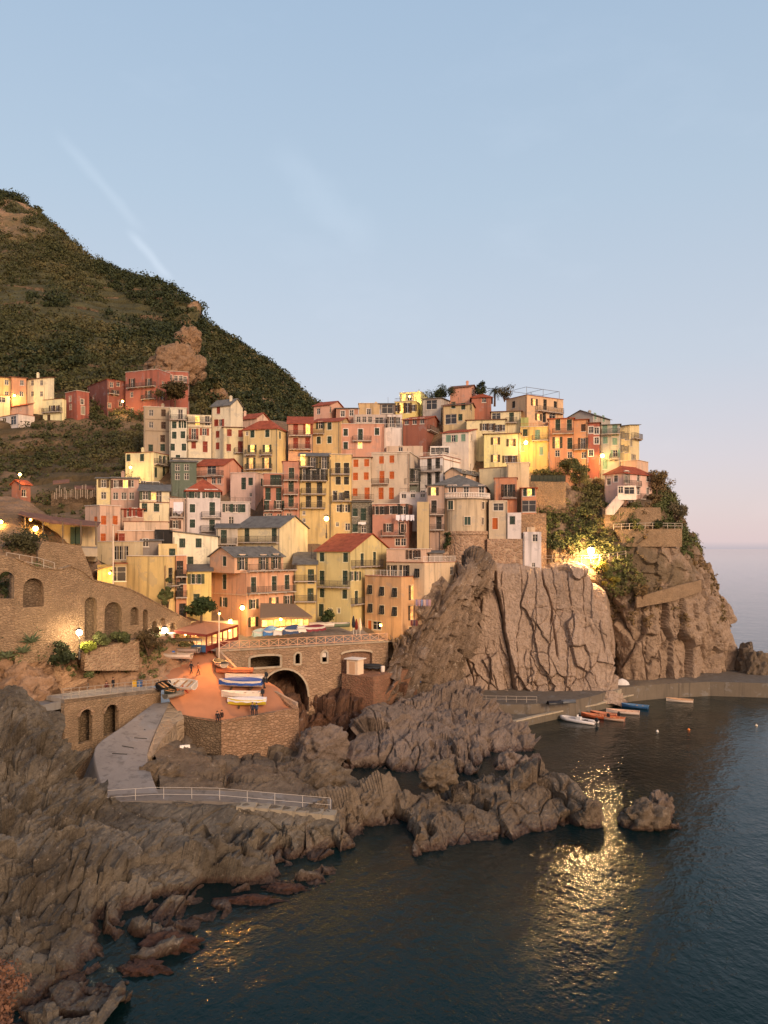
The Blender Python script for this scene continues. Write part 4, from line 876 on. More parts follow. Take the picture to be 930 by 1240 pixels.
Hs('grey green house with mint shutters near the cliff end', 726.3, 750.5, None, 514, 568, 'b5ad90', sc='p', wl='C732.5,520.5 C744.5,521 c733,533 c744.5,534.5 o745,549 D733,562', bl='728,751,526 738,750,556', roof='sl', rc='slate', rh=.7, Y=164)
Hs('cream yellow end house with a white right side over the sea', 751, 763, 774, 515, 566, 'e0bb80', th=42, sc='l', wl='c753,527 c759.3,528.5 c753,543 c759,544', wr='c764,536 O767,557', br='764,774,530', roof='sl', rc='slate', rh=.6, Y=163)
Hs('pale cream house with gabled white side and pale shutters', 535.5, 567.5, 587, 522.5, 566, 'd9c6ac', th=24, sc='p', wl='c542.5,531 o549,531 c561,530', wr='w571,530 w579,531', roof='gl', rc='terra', rh=1.3, Y=166)
Hs('bright yellow house with four open shuttered windows', 586, 630, None, 525, 563, 'ecd27a', sc='b', wl='o~600,534 o~619,536 o~600,555 o614,556 o621,556', roof='sl', rc='brown', rh=.7, Y=165, surround='f0dfa5')
h_ = Hs('white house with balconies and a lit white right wall', 508.6, 536.5, 578, 553.5, 602, 'dcd2c6', th=28, sc='k', wl='C520,562 C530,560 C520,580 C529.7,578.5', bl='509,536,571.5', roof='flat', rc='deck', par=.35, Y=159, bands=[('l', 555.5, 'b8704f'), ('r', 555.5, 'b8704f')])
terrace_rail(h_, 'lr', mat=WHITEM)
h2 = Hs('white glazed roof room on the white house', 521, 545, None, 541, 553, 'e0d6ca', sc='l', wl='b527,546 b538,546', roof='flat', par=.15, Y=162.5, depth=4, found=1)
# middle rows
Hs('narrow brick pink house with stacked balconies', 342, 362.5, None, 562, 642, 'c46f58', wl='C353,574 C352.5,588 C352.5,606 w350,626', bl='343,361,581.5 343,361,598.5 343,361,616', roof='flat', par=.5, surround='cf8d74')
Hs('tall ochre house with slate roof and rows of white balconies', 363, 398.7, None, 553, 645, 'd0a455', sc='k', wl='W!360,557 O379,561 O392.5,560 O369.5,574.5 O376.5,574.5 O385,574.5 O390.5,574.5 C373.5,592 C387,591.5 C373.5,608 C387,608 s368,621 s368,630', bl='364,380,565 364,396,582 365,395,598 365,394,615', roof='sl', rc='slate', rh=1.6)
Hs('tall yellow ochre house with a lit awning terrace on top', 399.2, 425.7, None, 556, 645, 'dba850', sc='k', wl='C409,568 C419.5,568 c409.5,582 c419.5,582 W406,601 o411.5,601 c420,599 w410.5,615.5 o418,615.5 w420.5,615.5 s408.5,635 w421,638', bl='401,424,574 402,424,606.5', roof='flat', par=.9, surround='e2bd78')
Hs('set back lit top storey under a white awning roof', 400, 429, None, 544.5, 558, 'd5a95c', sc='b', wl='W407,550 W!411.5,550 W417,550 O!423,551', roof='sl', rc='deck', rh=.4, Y=171, found=2)
Hs('beige left half of the red shuttered house', 426, 449.5, None, 554, 609, 'c9aa8c', sc='o', wl='c431,561 c444,560.5 c430.5,577 c443.5,576.5 c430,596 C444.5,597.5', bl='426,455,605', roof='sl', rc='brown', rh=.4)
Hs('large beige house with rust red shutters in the middle of the village', 449.8, 495.5, 510, 549, 609, 'cbb094', th=12, sc='o', wl='c462,557 c474.5,556 C462.5,577.5 c474.5,575.5 C461.5,597.5 C474,597.5', bl='450,471,586', roof='flat', par=.3, bands=[('l', 550, 'd8c0a5')])
Hs('ochre lit roof terrace room above the beige house', 428, 449, None, 540, 552, 'd9a558', wl='b439,546', roof='flat', par=.3, Y=172)
Hs('pink beige roof block above the red shuttered house', 468, 512, None, 541, 552, 'c9a68b', sc='o', wl='w485,543', roof='flat', par=.2, Y=171)
Hs('old grey stone house with white cloth hung below its window', 426, 450.5, None, 608, 648, '8f8a7c', wl='c430,620.5 C440,623 c430,639.5 w440.5,641', roof='sl', rc='slate', rh=.6, wallm=stone_mat('grey_house', '7f796b', '9a9384', '6b6558', 2.2))
Hs('small dark green house with a balcony right of the beige one', 489, 507, None, 568, 595, '6f7863', sc='k', wl='O495,576 O504,576 ', bl='490,507,586', roof='sl', rc='slate', rh=.9, Y=158)
h_ = Hs('low white walled roof terrace house above the red salmon one', 484, 519, None, 598, 612, 'd5c8bb', sc='k', wl='w489,599.5 w500,598.5 w512,598', roof='flat', par=.25, Y=153)
terrace_rail(h_, 'l')
Hs('red salmon house with white laundry on its balcony line', 451, 492, 519, 612, 662, 'c4705b', th=12, sc='k', wl='o457,618 o462,618 o474.5,617.5 o481,617.5 O488,618 O494,618 o~500,618 o470.5,639 C486,640 c496.5,639.5 w481.5,656.5 w498,656.5', br='', bl='462,491,648.5', roof='flat', par=.3, surround='d8a18c')
Hs('ochre right half of the red salmon house', 505, 519.5, None, 609, 664, 'c79f6c', wl='', roof='flat', par=.2, Y=146.6)
# round house on the cliff
h_ = Hs('mauve left wing of the round house with stacked balconies', 516.8, 538, None, 588, 646, 'b48675', sc='k', wl='o!525,595 C525.5,613.5 C531.5,633', bl='516,538,623 516,538,641.5', roof='sl', rc='slate', rh=.3, Y=147.5, surround='c9a594')
Hs('upper mauve storey of the round house behind its balustrade', 518, 588, 600, 588.5, 608, 'bd917c', th=10, sc='l', wl='o~524.5,594.5 w546,592 w549.5,592 W564.5,595 W583,595', roof='hip', rc='slate', rh=2.6, Y=148.5, surround='d9bfab')
Hs('peach gabled attic with paired windows over the round house', 539, 557.5, 591, 572, 590, 'd9a07f', th=30, sc='l', wl='', wr='b562.5,573.5 b574.5,574', roof='gr', rc='slate', rh=1.0, Y=156)
Hs('beige right wing of the round house with an orange door', 592, 614.5, None, 607, 656, 'c9a887', sc='b', wl='b603.5,614 Do599.5,634', roof='flat', par=.2, Y=147, surround='d6bda0')
Hs('cream stepped house with sloped parapet above the orange one', 580, 614, 641, 569, 600, 'e2c08f', th=35, wl='', roof='flat', par=.6, Y=158)
Hs('peach wall block with terrace right of the cream stepped house', 614, 641, None, 562, 600, 'e3b98a', wl='', roof='flat', par=.3, Y=155)
h_ = Hs('orange house with brown shuttered window on the cliff edge', 598.5, 626, None, 581, 608, 'cf7040', sc='k', wl='O613.5,594 O617.5,594', bl='608,626,603', roof='flat', par=.4, Y=151)
h_ = Hs('small orange block with lit window and green door on the cliff edge', 631, 649.5, None, 591, 624, 'd6733f', wl='w636,596.5 o!641,596 w645,596 Bg641,613', roof='sl', rc='terra', rh=.4, Y=148.5)
Hs('slim white annex with one green shuttered window below the orange house', 614.6, 631.2, None, 622, 654, 'd8c8bd', wl='c620.5,630', roof='flat', par=.2, Y=146.2, surround='cbb8ab')
Hs('tall narrow white tower with a small window at the cliff rim', 633.5, 655.5, None, 645, 691.5, 'd9c9c0', sc='l', wl='w648,651.5 s646,684', roof='flat', par=.15, Y=145.2, depth=3.5, k=1.05)
Hs('peach ventilation box on top of the white tower', 642, 648, None, 638.5, 644, 'e0b48e', wl='', roof='flat', par=.05, Y=146.4, depth=1.2, found=1)
# pink house on the headland
h_ = Hs('pink villa with outside stair and bay on the headland', 732, 755, 789.5, 572, 613, 'dfa496', th=52, sc='l', wl='w737,583 w745.5,579.5', wr='O759,577.5 w773,578.5 w784.5,579 w773,594.5 w784.5,594.5 b765,609 b778,609', br='748,773,587 772,792,604', roof='hip', rc='terra', rh=1.5, Y=155, surround='ead2bd')
Hs('white projecting bay of the pink villa', 748, 770.5, None, 588.5, 604.5, 'e2cfc0', sc='l', wl='w751,593 b762,594', roof='flat', par=.1, Y=152.2, depth=3.2, found=.1)
Hs('small pink rear gable of the villa behind its roof', 752, 772, 785, 560, 572, 'dba285', th=40, wl='', roof='flat', par=.5, Y=161)
# left lower cluster
h_ = Hs('pink block with orange shutters and parapet by the flagpole', 103, 121, 146, 622, 664, 'd59c84', th=38, sc='o', wl='c116,631', wr='c125.5,630 c139.5,630 c125,651.5 c145,651', roof='flat', par=1.4, Y=131, chim=4)
Hs('low terrace house with red framed windows and white parapet', 147, 174, None, 617, 634, 'b98872', sc='r', wl='o157,621 o163,620 c169,621', roof='sl', rc='terra', rh=.3, Y=139)
h_ = Hs('long cream terrace wall house behind white balustrade', 150, 204, None, 637, 660, 'd5ab8c', sc='r', wl='c145,651', roof='flat', par=.7, Y=133)
h_ = Hs('long pink wall block below the white balustrade', 143, 205, None, 646, 660, 'cf9479', sc='r', wl='c146,651', roof='flat', par=.4, Y=130.5)
Hs('flat roofed beige house with reddish glazed windows', 107, 163, 173, 658, 692, 'd4b184', th=18, sc='r', wl='Wr141,669.5 Wr147,669.5 Wr152,669.5', roof='flat', rc='deck', par=.3, Y=124.5)
Hs('dark grey block with corrugated roof pieces', 172, 196, None, 655, 682, '8a7a6c', wl='w175,657', roof='sl', rc='slate', rh=.6, Y=127.5)
Hs('black clad shed wall beside the pale modern house', 187.5, 209, None, 642, 668, '2e2a27', wl='', roof='flat', par=.1, Y=130)
Hs('pale cream modern house with slanting roofline', 209.3, 264, None, 650, 700, 'e8d6ab', wl='c220.7,657.5 c240.5,657.5 c230.5,679.5', roof='slr', rc='slate', rh=.9, Y=131)
Hs('small yellow flat roofed block in front of the black shed', 192, 214.5, None, 660, 690, 'ddb169', wl='c208.5,670', roof='flat', par=.2, Y=124)
h_ = Hs('large windowless yellow block with roof terrace above the curved wall', 153, 201.5, 212.5, 684, 745, 'dfb05c', th=22, sc='k', wl='', wr='C206.5,697', br='202,213,709', roof='flat', rc='deck', par=1.3, Y=119.5)
Hs('slim orange house with side balconies next to the yellow block', 213, 226, None, 676, 748, 'd37c50', sc='k', wl='C216,688.5 C216,714 c223,701 C221,740', bl='213,227,698 213,227,723', roof='flat', par=.4, Y=121.5)
Hs('yellow house with slate roof behind the round tree', 226, 256, None, 692, 752, 'dbb54e', wl='o235,701 o240,701 c238,725', roof='sl', rc='slate', rh=1.2, Y=124.5)
Hs('yellow stair house by the arched gate and glowing post', 118, 137, None, 684, 712, 'e2b04c', wl='', roof='slr', rc='deck', rh=-.8, Y=116, depth=4)
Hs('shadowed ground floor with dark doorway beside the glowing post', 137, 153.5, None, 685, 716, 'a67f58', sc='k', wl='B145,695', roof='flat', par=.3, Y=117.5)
# around the harbour square
Hs('grey beige annex left of the cream gabled house', 262, 288, None, 640, 674, 'bda78d', wl='C271,650 w280,664', bl='252,287,658.5', roof='sl', rc='slate', rh=1.0, Y=136)
Hs('cream house with large pale right gable and slate roof', 287, 339, 372.5, 638, 682, 'e0c08c', th=26, wl='C299,648 C332,648 s296,663.5 s313,663.5 s329,663.5', bl='287,338,656.5', roof='gl', rc='slate', rh=2.0, Y=134)
h_ = Hs('salmon house with orange gable side facing the square', 254, 298.5, 355.5, 693, 768, 'dd8c62', th=42, wl='c272,679.5 C272,704.5 o271,729', wr='C307,708 C332,706.5 C347.5,705 o307,731.5 o~331.5,729 o348.5,727 o!306.5,753', br='299,355,718.5 298,356,691', roof='flat', rc='deck', par=.1, Y=123.5, surround='e3b394', bands=[('l', 692, 'e0a583'), ('l', 718, 'e0a583'), ('r', 692.5, 'e5bc9d'), ('r', 718.5, 'e5bc9d')])
h2 = Hs('peach top storey of the salmon house under a slate roof', 254.2, 284, 343, 674, 694, 'e0966c', th=42, wl='c272,679.5', wr='O293.5,681 O319,681 O334,680', roof='gr', rc='slate', rh=1.5, Y=123.55, found=.02, surround='e3b394')
Hs('yellow house with slate roof and green doors between salmon and yellow gable', 356, 383, None, 684, 744, 'cfa64c', wl='C376.5,698 C376,721', bl='356,383,703.5 356,383,728', roof='sl', rc='slate', rh=2.0, Y=131)
h_ = Hs('large yellow house with red tiled gable roof on the square', 383, 424.5, 473, 667, 752, 'd5b364', th=30, wl='c390,674.5 c418.5,675 C390,699.5 C418,699.5 c390,718 c417.5,719.5 D389,739 s400,739.5 s410,739.5', wr='C438.5,678.5 C453.5,676.5 o427,697.5 o433,697.5 C431.5,724', bl='356,424,709', br='425,460,686 415,441,733', roof='gl', rc='terra', rh=2.9, Y=130, surround='e3cd92')
h_ = Hs('orange house with laundry standing at the end of the bridge', 442, 486, 530, 706, 774, 'dd9550', th=40, sc='k', wl='h448,714 h462.5,716 h478,717.5 h448.5,736.5 h462.5,738.5 h478,740.5 Do448.5,759 b456,757.5', wr='O~499.5,717.5 O!520,717 O~499,742 h522,741 D!497.5,767', roof='flat', rc='deck', par=1.0, Y=127, surround='e8b988')
terrace_rail(h_, 'l', z=h_['hh']+1.0, mat=WHITEM)
h2 = Hs('pink beige top storey with terrace over the orange house', 468, 514, 552, 685, 712, 'dcae86', th=40, sc='k', wl='O475,693 O490,693 h505,694', wr='w547,691', roof='flat', rc='deck', par=.5, Y=128.2, found=6)
terrace_rail(h2, 'r', z=h2['hh']+.5, mat=WHITEM)
Hs('pink penthouse with air conditioner above the orange house', 468, 510, 522, 667, 684, 'd9a086', th=20, sc='b', wl='o498,671.5 o502.5,671.5 w514,670', roof='flat', par=.3, Y=133)
Hs('low grey roofed shed right of the pink penthouse', 520, 536, None, 670, 690, 'a08a78', wl='', roof='sl', rc='slate', rh=.4, Y=136)
# ------------------------------------------------------------------ walls, bridge, quays, roads
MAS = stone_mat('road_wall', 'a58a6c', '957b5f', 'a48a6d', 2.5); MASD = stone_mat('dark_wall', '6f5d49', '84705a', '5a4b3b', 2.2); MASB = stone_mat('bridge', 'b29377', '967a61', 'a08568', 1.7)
CONC = plaster('a6927c'); CONCG = plaster('7d7870'); PAVE = plaster('b08266')
def plate_mesh(outer, holes, depth):
    cu = bpy.data.curves.new('plate', 'CURVE'); cu.dimensions = '2D'; cu.fill_mode = 'BOTH'; cu.extrude = depth/2
    for poly in [outer]+list(holes):
        sp = cu.splines.new('POLY'); sp.points.add(len(poly)-1); sp.use_cyclic_u = True
        for i, q in enumerate(poly): sp.points[i].co = (q[0], q[1], 0, 1)
    o = bpy.data.objects.new('plate', cu); C.objects.link(o); bpy.context.view_layer.update()
    me = bpy.data.meshes.new_from_object(o.evaluated_get(bpy.context.evaluated_depsgraph_get()))
    bpy.data.objects.remove(o); bpy.data.curves.remove(cu); return me
def arch(cx, w, z0, zs, rise, n=10):
    return [(cx-w/2, z0), (cx+w/2, z0)]+[(cx+w/2*math.cos(math.pi*k/n), zs+rise*math.sin(math.pi*k/n)) for k in range(n+1)]
class Wall:
    """a wall in the vertical plane through two ground points; px/py of the photograph's rays are mapped onto it"""
    def __init__(s, pa, ya, pb, yb):
        s.a = Vector(((pa-465)/F*ya, ya, 0)); b = Vector(((pb-465)/F*yb, yb, 0)); s.len = (b-s.a).length; s.u = (b-s.a).normalized(); s.n = Vector((s.u.y, -s.u.x, 0))
    def uz(s, px, py):
        d = Vector(((px-465)/F, 1, (664-py)/F)); o = Vector((0, 0, H)); t = (s.a-o).dot(s.n)/d.dot(s.n); p = o+d*t
        return ((p-s.a).dot(s.u), p.z)
    def pt(s, u, z, out=0.0): return s.a+s.u*u+s.n*out+Vector((0, 0, z))
    def mesh(s, outer, holes, thick, out=0.0):
        me = plate_mesh(outer, holes, thick); M = Matrix(((s.u.x, 0, s.n.x, 0), (s.u.y, 0, s.n.y, 0), (0, 1, 0, 0), (0, 0, 0, 1)))
        me.transform(M); c = s.a+s.n*(out-thick/2); me.transform(Matrix.Translation(c)); return me
    def archpx(s, x0, x1, ytop, ybot, k=.5):
        xm = (x0+x1)/2; ym = (ytop+ybot)/2
        u0, _ = s.uz(x0, ym); u1, _ = s.uz(x1, ym); _, zt = s.uz(xm, ytop); _, zb = s.uz(xm, ybot); w = u1-u0; rise = w*k
        return arch((u0+u1)/2, w, zb, zt-rise, rise)
def wall_thing(name, label, me, mat, cat='wall', root=None):
    if root is None:
        c = sum((v.co for v in me.vertices), Vector())/len(me.vertices); c.z = min(v.co.z for v in me.vertices)
        me.transform(Matrix.Translation(-c)); me.materials.append(mat); o = link(name, me, None, c); WLOC[o.name] = c; return tag(o, label, cat)
    me.transform(Matrix.Translation(-WLOC[root.name])); me.materials.append(mat); return link(name, me, root)
# ---- arched road wall on the left
segs = [((18, 95.5), (100, 102.5)), ((100, 102.5), (170, 109)), ((170, 109), (231, 117))]
tops = [[(18, 676), (45, 688), (72, 690), (86, 686), (100, 692)], [(100, 692), (113, 703), (135, 708), (155, 713), (170, 720)], [(170, 720), (181, 726), (205, 739), (231, 753)]]
hol = [[(28, 53, 700, 735)], [(102.5, 117.5, 723, 774), (126.5, 147.5, 729, 774), (158, 168, 735, 757)], [(173, 179, 738, 762), (184, 190, 752, 764), (194, 200, 748, 764), (206, 214, 754, 768)]]
bots = [(770, 790), (790, 790), (790, 780)]
rw = thing('arched_road_wall', 'long curved stone retaining wall with tall blind arches below the yellow houses', 'retaining wall', P(100, 775, 102.5))
for sg, tp, hl, bt in zip(segs, tops, hol, bots):
    w = Wall(sg[0][0], sg[0][1], sg[1][0], sg[1][1]); T = [w.uz(*q) for q in tp]; zb = w.uz(sg[0][0], 805)[1]
    outer = [(0, zb), (w.len, zb)]+[(u, z) for u, z in T[::-1]]
    wall_thing('stone_face', None, w.mesh(outer, [w.archpx(*q) for q in hl], .8), MAS, root=rw)
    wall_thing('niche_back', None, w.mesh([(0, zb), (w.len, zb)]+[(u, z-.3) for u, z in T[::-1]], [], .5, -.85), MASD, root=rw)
    cp = MB()
    for p, q in zip(T[:-1], T[1:]): cp.bar(w.pt(p[0], p[1]+.06, -.3), w.pt(q[0], q[1]+.06, -.3), .9, .14)
    cp.build('coping', MAS, rw)
wl2 = Wall(-160, 91, 18, 95.5)
wall_thing('arched_lane_wall', 'stone wall with a low arch at the left edge under the wire railing', wl2.mesh([(0, wl2.uz(-20, 790)[1]), (wl2.len, wl2.uz(-20, 790)[1]), wl2.uz(18, 676), wl2.uz(-10, 668), wl2.uz(-60, 660), wl2.uz(-158, 655)], [wl2.archpx(-2, 17, 692, 725)], .7), MAS)
w = Wall(46, 106.5, 115, 110.5)
wall_thing('stepped_stone_wall', 'rough stepped stone wall beneath the lamp lit roadside terrace', w.mesh([w.uz(46, 720), (w.len, w.uz(115, 720)[1]), w.uz(114, 703), w.uz(106, 680), w.uz(98, 661), w.uz(52, 655), w.uz(46, 668)], [], 1.2), MAS)
# a brick planter wall under the arches, and the harbour road wall with two boat arches
w = Wall(102, 100.6, 169, 106.6)
wall_thing('planter_wall', 'stone planter wall with shrubs on it under the blind arches', w.mesh([w.uz(102, 812), (w.len, w.uz(169, 812)[1]), w.uz(168.5, 773), w.uz(125, 783), w.uz(104, 791)], [], 1.0), stone_mat('planter', 'a98c70', '92775d', 'b89f80', 1.5))
bw = thing('harbour_road_wall', 'stone wall with two boat arches beside the grey slipway', 'retaining wall', P(135, 890, 96))
w = Wall(78, 92, 195, 103.2)
top = [w.uz(78, 847), w.uz(100, 845), w.uz(150, 839), w.uz(195, 834)]
out = [(0, w.uz(80, 950)[1]), (w.len, w.uz(194, 925)[1])]+top[::-1]
h_arch = [w.archpx(95, 112, 857, 899), w.archpx(125.5, 143.5, 851.5, 889)]
wall_thing('stone_face', None, w.mesh(out, h_arch, .7), MAS, root=bw)
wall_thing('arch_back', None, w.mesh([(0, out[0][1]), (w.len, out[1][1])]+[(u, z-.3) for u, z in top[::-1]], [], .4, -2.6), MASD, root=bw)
for hh_ in h_arch:
    rim = MB()
    for i in range(2, len(hh_)-1): rim.bar(w.pt(*hh_[i], .03), w.pt(*hh_[i+1], .03), .32, .3)
    rim.build('arch_rim', MASB, bw)
# road on top of that wall
fl = [w.pt(0, 0, 0), w.pt(w.len*.5, 0, 0), w.pt(w.len, 0, 0), w.pt(w.len, 0, -4.2), w.pt(w.len*.5, 0, -4.6), w.pt(0, 0, -3.8)]
zf = [top[0][1]+.02, (top[1][1]+top[2][1])/2+.02, top[3][1]+.02]
mb = MB(); mb.prism([(q.x, q.y) for q in fl], [z-.5 for z in zf+zf[::-1]], zf+zf[::-1]); single(mb, 'harbour_road', CONC, kind='structure')
def post_rail(name, label, pts, h=1.05, npost=8, rails=(1.0, .55), mat=WHITEM, r=.045, cat='railing', group=None):
    root = thing(name, label, cat, pts[0], 0, group); L = [0]
    for a, b in zip(pts[:-1], pts[1:]): L.append(L[-1]+(b-a).length)
    def at(t):
        d = t*L[-1]
        for i in range(len(pts)-1):
            if d <= L[i+1]+1e-6: f = (d-L[i])/max(1e-6, L[i+1]-L[i]); return pts[i].lerp(pts[i+1], f)
        return pts[-1]
    pm = None
    for k in range(npost+1):
        p = at(k/npost)
        if pm is None:
            m_ = MB(); m_.tube([(0, 0, -.15), (0, 0, h)], r*1.25, 6); pm = m_.mesh('post', mat)
        link('post', pm, root, p-WLOC[root.name])
    for z in rails:
        m_ = MB(); m_.tube([at(k/24)+Vector((0, 0, h*z)) for k in range(25)], r, 5); m_.build('rail', mat, root)
    return root
post_rail('road_railing', 'pale railing along the harbour road above the two boat arches', [w.pt(u, z+.05, -.3) for u, z in top], 1.15, 13, (1.0, .66, .33), paint('a89a8a', .6), .03)
# left walkway slab and wall
mb = MB(); a = [P(-40, 862, 89.5), P(30, 858, 90.6), P(74, 849, 92.5), P(76, 846, 95.3), P(30, 849, 93.8), P(-40, 853, 92.5)]
mb.prism([(q.x, q.y) for q in a], [q.z-.9 for q in a], [q.z for q in a]); single(mb, 'walkway', CONCG, kind='structure')
w = Wall(-40, 89.8, 56, 91.4); wall_thing('walkway_wall', 'low stone wall carrying the grey walkway at the left edge', w.mesh([w.uz(-40, 912), w.uz(56, 906), w.uz(56, 861), w.uz(-40, 869)], [], .6), MAS)
# ---- square, bridge
BA, BB = (266, 113.6), (470, 124.2); bg = Wall(*BA, *BB)
def zsq(px, py, Y): return P(px, py, Y)
rows = [
    [(210, 762, 122), (250, 764, 126), (300, 762, 128), (356, 754, 132), (420, 750, 133), (470, 756, 136), (500, 765, 136)],
    [(208, 774, 116.5), (250, 771, 121), (300, 770, 124), (356, 764, 128), (420, 764, 130), (460, 772, 129.5), (495, 778, 130)],
    [(214, 785, 113), (244, 784, 114), (266, 789, 113.7), (330, 785, 116.9), (400, 780, 120.5), (440, 777.5, 122.6), (471, 777, 124.2)]]
A = loft(rows, 60, 30)
o = bpy.data.objects.new('village_square', grid_mesh('village_square', A, plaster('8f7f6e'))); C.objects.link(o); o['kind'] = 'structure'
br = thing('stone_bridge', 'stone bridge with one wide arch and small dark openings carrying the square', 'bridge', bg.pt(bg.len/2, 4))
tl, tr = bg.uz(266, 789), bg.uz(470, 777.5)
outer = [(0, 2.5), (bg.len, 4.5), (bg.len, tr[1]), (0, tl[1])]
_, zc = bg.uz(342, 810); u0, _ = bg.uz(312, 830); u1, _ = bg.uz(374, 830); _, zs = bg.uz(343, 846)
big = arch((u0+u1)/2, u1-u0, 2.9, zs, zc-zs, 16)
wv = bg.archpx(302, 340.5, 793, 808.5, .07); n1 = bg.archpx(356.5, 364.5, 790, 804.5); n2 = bg.archpx(389, 397, 788, 802.5); n3 = bg.archpx(413, 450.5, 787.5, 818, .09)
wall_thing('stone_face', None, bg.mesh(outer, [big, wv, n1, n2, n3], 1.0), MASB, root=br)
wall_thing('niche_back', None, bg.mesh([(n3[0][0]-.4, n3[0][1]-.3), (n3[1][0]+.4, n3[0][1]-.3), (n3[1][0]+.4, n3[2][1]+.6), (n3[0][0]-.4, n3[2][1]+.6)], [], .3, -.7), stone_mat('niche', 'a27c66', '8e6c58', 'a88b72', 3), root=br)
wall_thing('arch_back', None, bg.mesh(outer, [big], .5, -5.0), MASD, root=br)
for hh_, lo in ((big, 2), (wv, 0), (n1, 0), (n2, 0), (n3, 2)):
    pts = hh_ if lo == 0 else hh_[lo:]; m_ = MB()
    for i in range(len(pts)-(0 if lo == 0 else 1)): p, q = pts[i], pts[(i+1) % len(pts)]; m_.bar(bg.pt(*p, .02), bg.pt(*q, .02), .3, .28)
    m_.build('arch_rim', plaster('b89a7c'), br)
m_ = MB(); m_.bar(bg.pt(0, tl[1]+.1, -.35), bg.pt(bg.len, tr[1]+.1, -.35), 1.1, .22); m_.build('cornice', plaster('a98c70'), br)
# white cloth hung in the small opening
mb = MB(); u_, z_ = bg.uz(393, 792); q = bg.pt(u_, z_, -.3); mb.box(-.35, .35, -.03, .03, -.5, .5, Matrix.Translation(q)); single(mb, 'cloth', WHITEM, 'white cloth hanging in the right small arched opening of the bridge', 'cloth')
ry = thing('bridge_railing', 'terracotta railing of crossed wooden panels along the bridge', 'railing', bg.pt(0, tl[1]+.21, -.35)); RM = paint('c69a7b', .7)
npn = 18; base = [bg.pt(bg.len*k/npn, tl[1]+(tr[1]-tl[1])*k/npn+.22, -.35) for k in range(npn+1)]
for k in range(npn+1): m_ = MB(); m_.bar(base[k], base[k]+Vector((0, 0, 1.15)), .13); m_.build('post', RM, ry)
for k in range(npn):
    a, b = base[k], base[k+1]; m_ = MB(); up = Vector((0, 0, 1.06)); lo = Vector((0, 0, .12)); e = bg.n*.03
    m_.bar(a+lo+e, b+up+e, .07); m_.bar(a+up-e, b+lo-e, .07); m_.build('crossed_brace', RM, ry)
for z in (1.1, .1): m_ = MB(); m_.bar(base[0]+Vector((0, 0, z+.04)), base[-1]+Vector((0, 0, z+.04)), .12, .09); m_.build('rail', RM, ry)
# ---- boat slip (orange lit), its walls, the grey slipway
slip = [
    [(196, 786, 115.5), (225, 783, 116.5), (250, 781, 117.5), (272, 779, 118)],
    [(193, 804, 110), (222, 803, 111), (245, 801, 112), (270, 801, 113)],
    [(200, 826, 105.5), (230, 823, 107), (262, 819, 109), (302, 814, 111.5)],
    [(205, 847, 102), (240, 846, 103), (290, 839, 105.5), (337, 833, 108)],
    [(215, 861, 100.3), (250, 866, 100), (300, 862, 102), (351, 852, 105.5)],
    [(220, 866, 99.6), (268, 874, 98.3), (315, 867, 100.7), (361, 858, 103.5)]]
SLIP = loft(slip, 60, 60); pm_, pt_, pb_ = new_mat('slip_paving'); n1 = pos_noise(pt_, .25, 5); n2 = pos_noise(pt_, 2, 4)
pt_.links.new(mixc(pt_, mrange(pt_, n1, .35, .65), lin('b27a58'), lin('9a6a4e')), pb_.inputs['Base Color'])
bk = N(pt_, 'ShaderNodeTexBrick', i_Scale=.9); gg = N(pt_, 'ShaderNodeNewGeometry'); pt_.links.new(gg.outputs['Position'], bk.inputs['Vector']); bump(pt_, pb_, bk.outputs['Fac'], -.4, .05)
o = bpy.data.objects.new('boat_slip', grid_mesh('boat_slip', SLIP, pm_)); C.objects.link(o); o['kind'] = 'structure'
SP, SQ = proj(SLIP)
def on_slip(px, py):
    i = np.argmin((SP-px)**2+(SQ-py)**2); return Vector(SLIP.reshape(-1, 3)[i])
def ribbon(name, pts, drop, thick, mat, label=None, cat='wall', top=0.0, inward=1):
    """a solid wall whose top follows pts"""
    mb = MB()
    for a, b in zip(pts[:-1], pts[1:]):
        d = (b-a); d.z = 0; d.normalize(); n = Vector((d.y, -d.x, 0))*(-thick*inward)
        q = [a, b, b+n, a+n]; mb.add([Vector((v.x, v.y, v.z-drop)) for v in q]+[Vector((v.x, v.y, v.z+top)) for v in q], [(3, 2, 1, 0), (4, 5, 6, 7), (0, 1, 5, 4), (1, 2, 6, 5), (2, 3, 7, 6), (3, 0, 4, 7)])
    return single(mb, name, mat, label, cat)
ribbon('slip_wall', [P(219, 866, 99.6), P(267, 874.5, 98.2)], 4.2, .8, MASD, 'dark stone wall at the left front of the boat slip', top=.06)
ribbon('slip_wall', [P(268, 874.5, 98.1), P(362, 858, 103.4), P(335, 834, 109)], 6.2, .8, stone_mat('slip', 'ab8a6e', '947459', '83684f', 1.8), 'broad stone wall below the parked boats at the front of the slip', top=.07)
ribbon('slip_parapet', [P(361, 857.5, 104.3), P(327, 839, 108.3)], .2, .4, PAVE, 'orange parapet along the right edge of the boat slip', top=.75, cat='parapet')
ribbon('slip_parapet', [P(291, 818, 111.2), P(264, 790, 113.9)], .4, .4, PAVE, 'sloping orange parapet beside the mast down to the boats', top=.7, cat='parapet')
A = loft([[(186, 853, 102.3), (196, 852, 102.4), (206, 851, 102.6)], [(150, 880, 94.3), (169, 885, 94.5), (187, 889, 94.8)], [(116, 906, 88), (147, 911, 88), (178, 916, 88)], [(119, 940, 82), (150, 941, 82), (184, 942, 82)], [(132, 970, 77.9), (162, 969, 78), (194, 967, 78)]], 30, 60)
A[..., 2] += .12
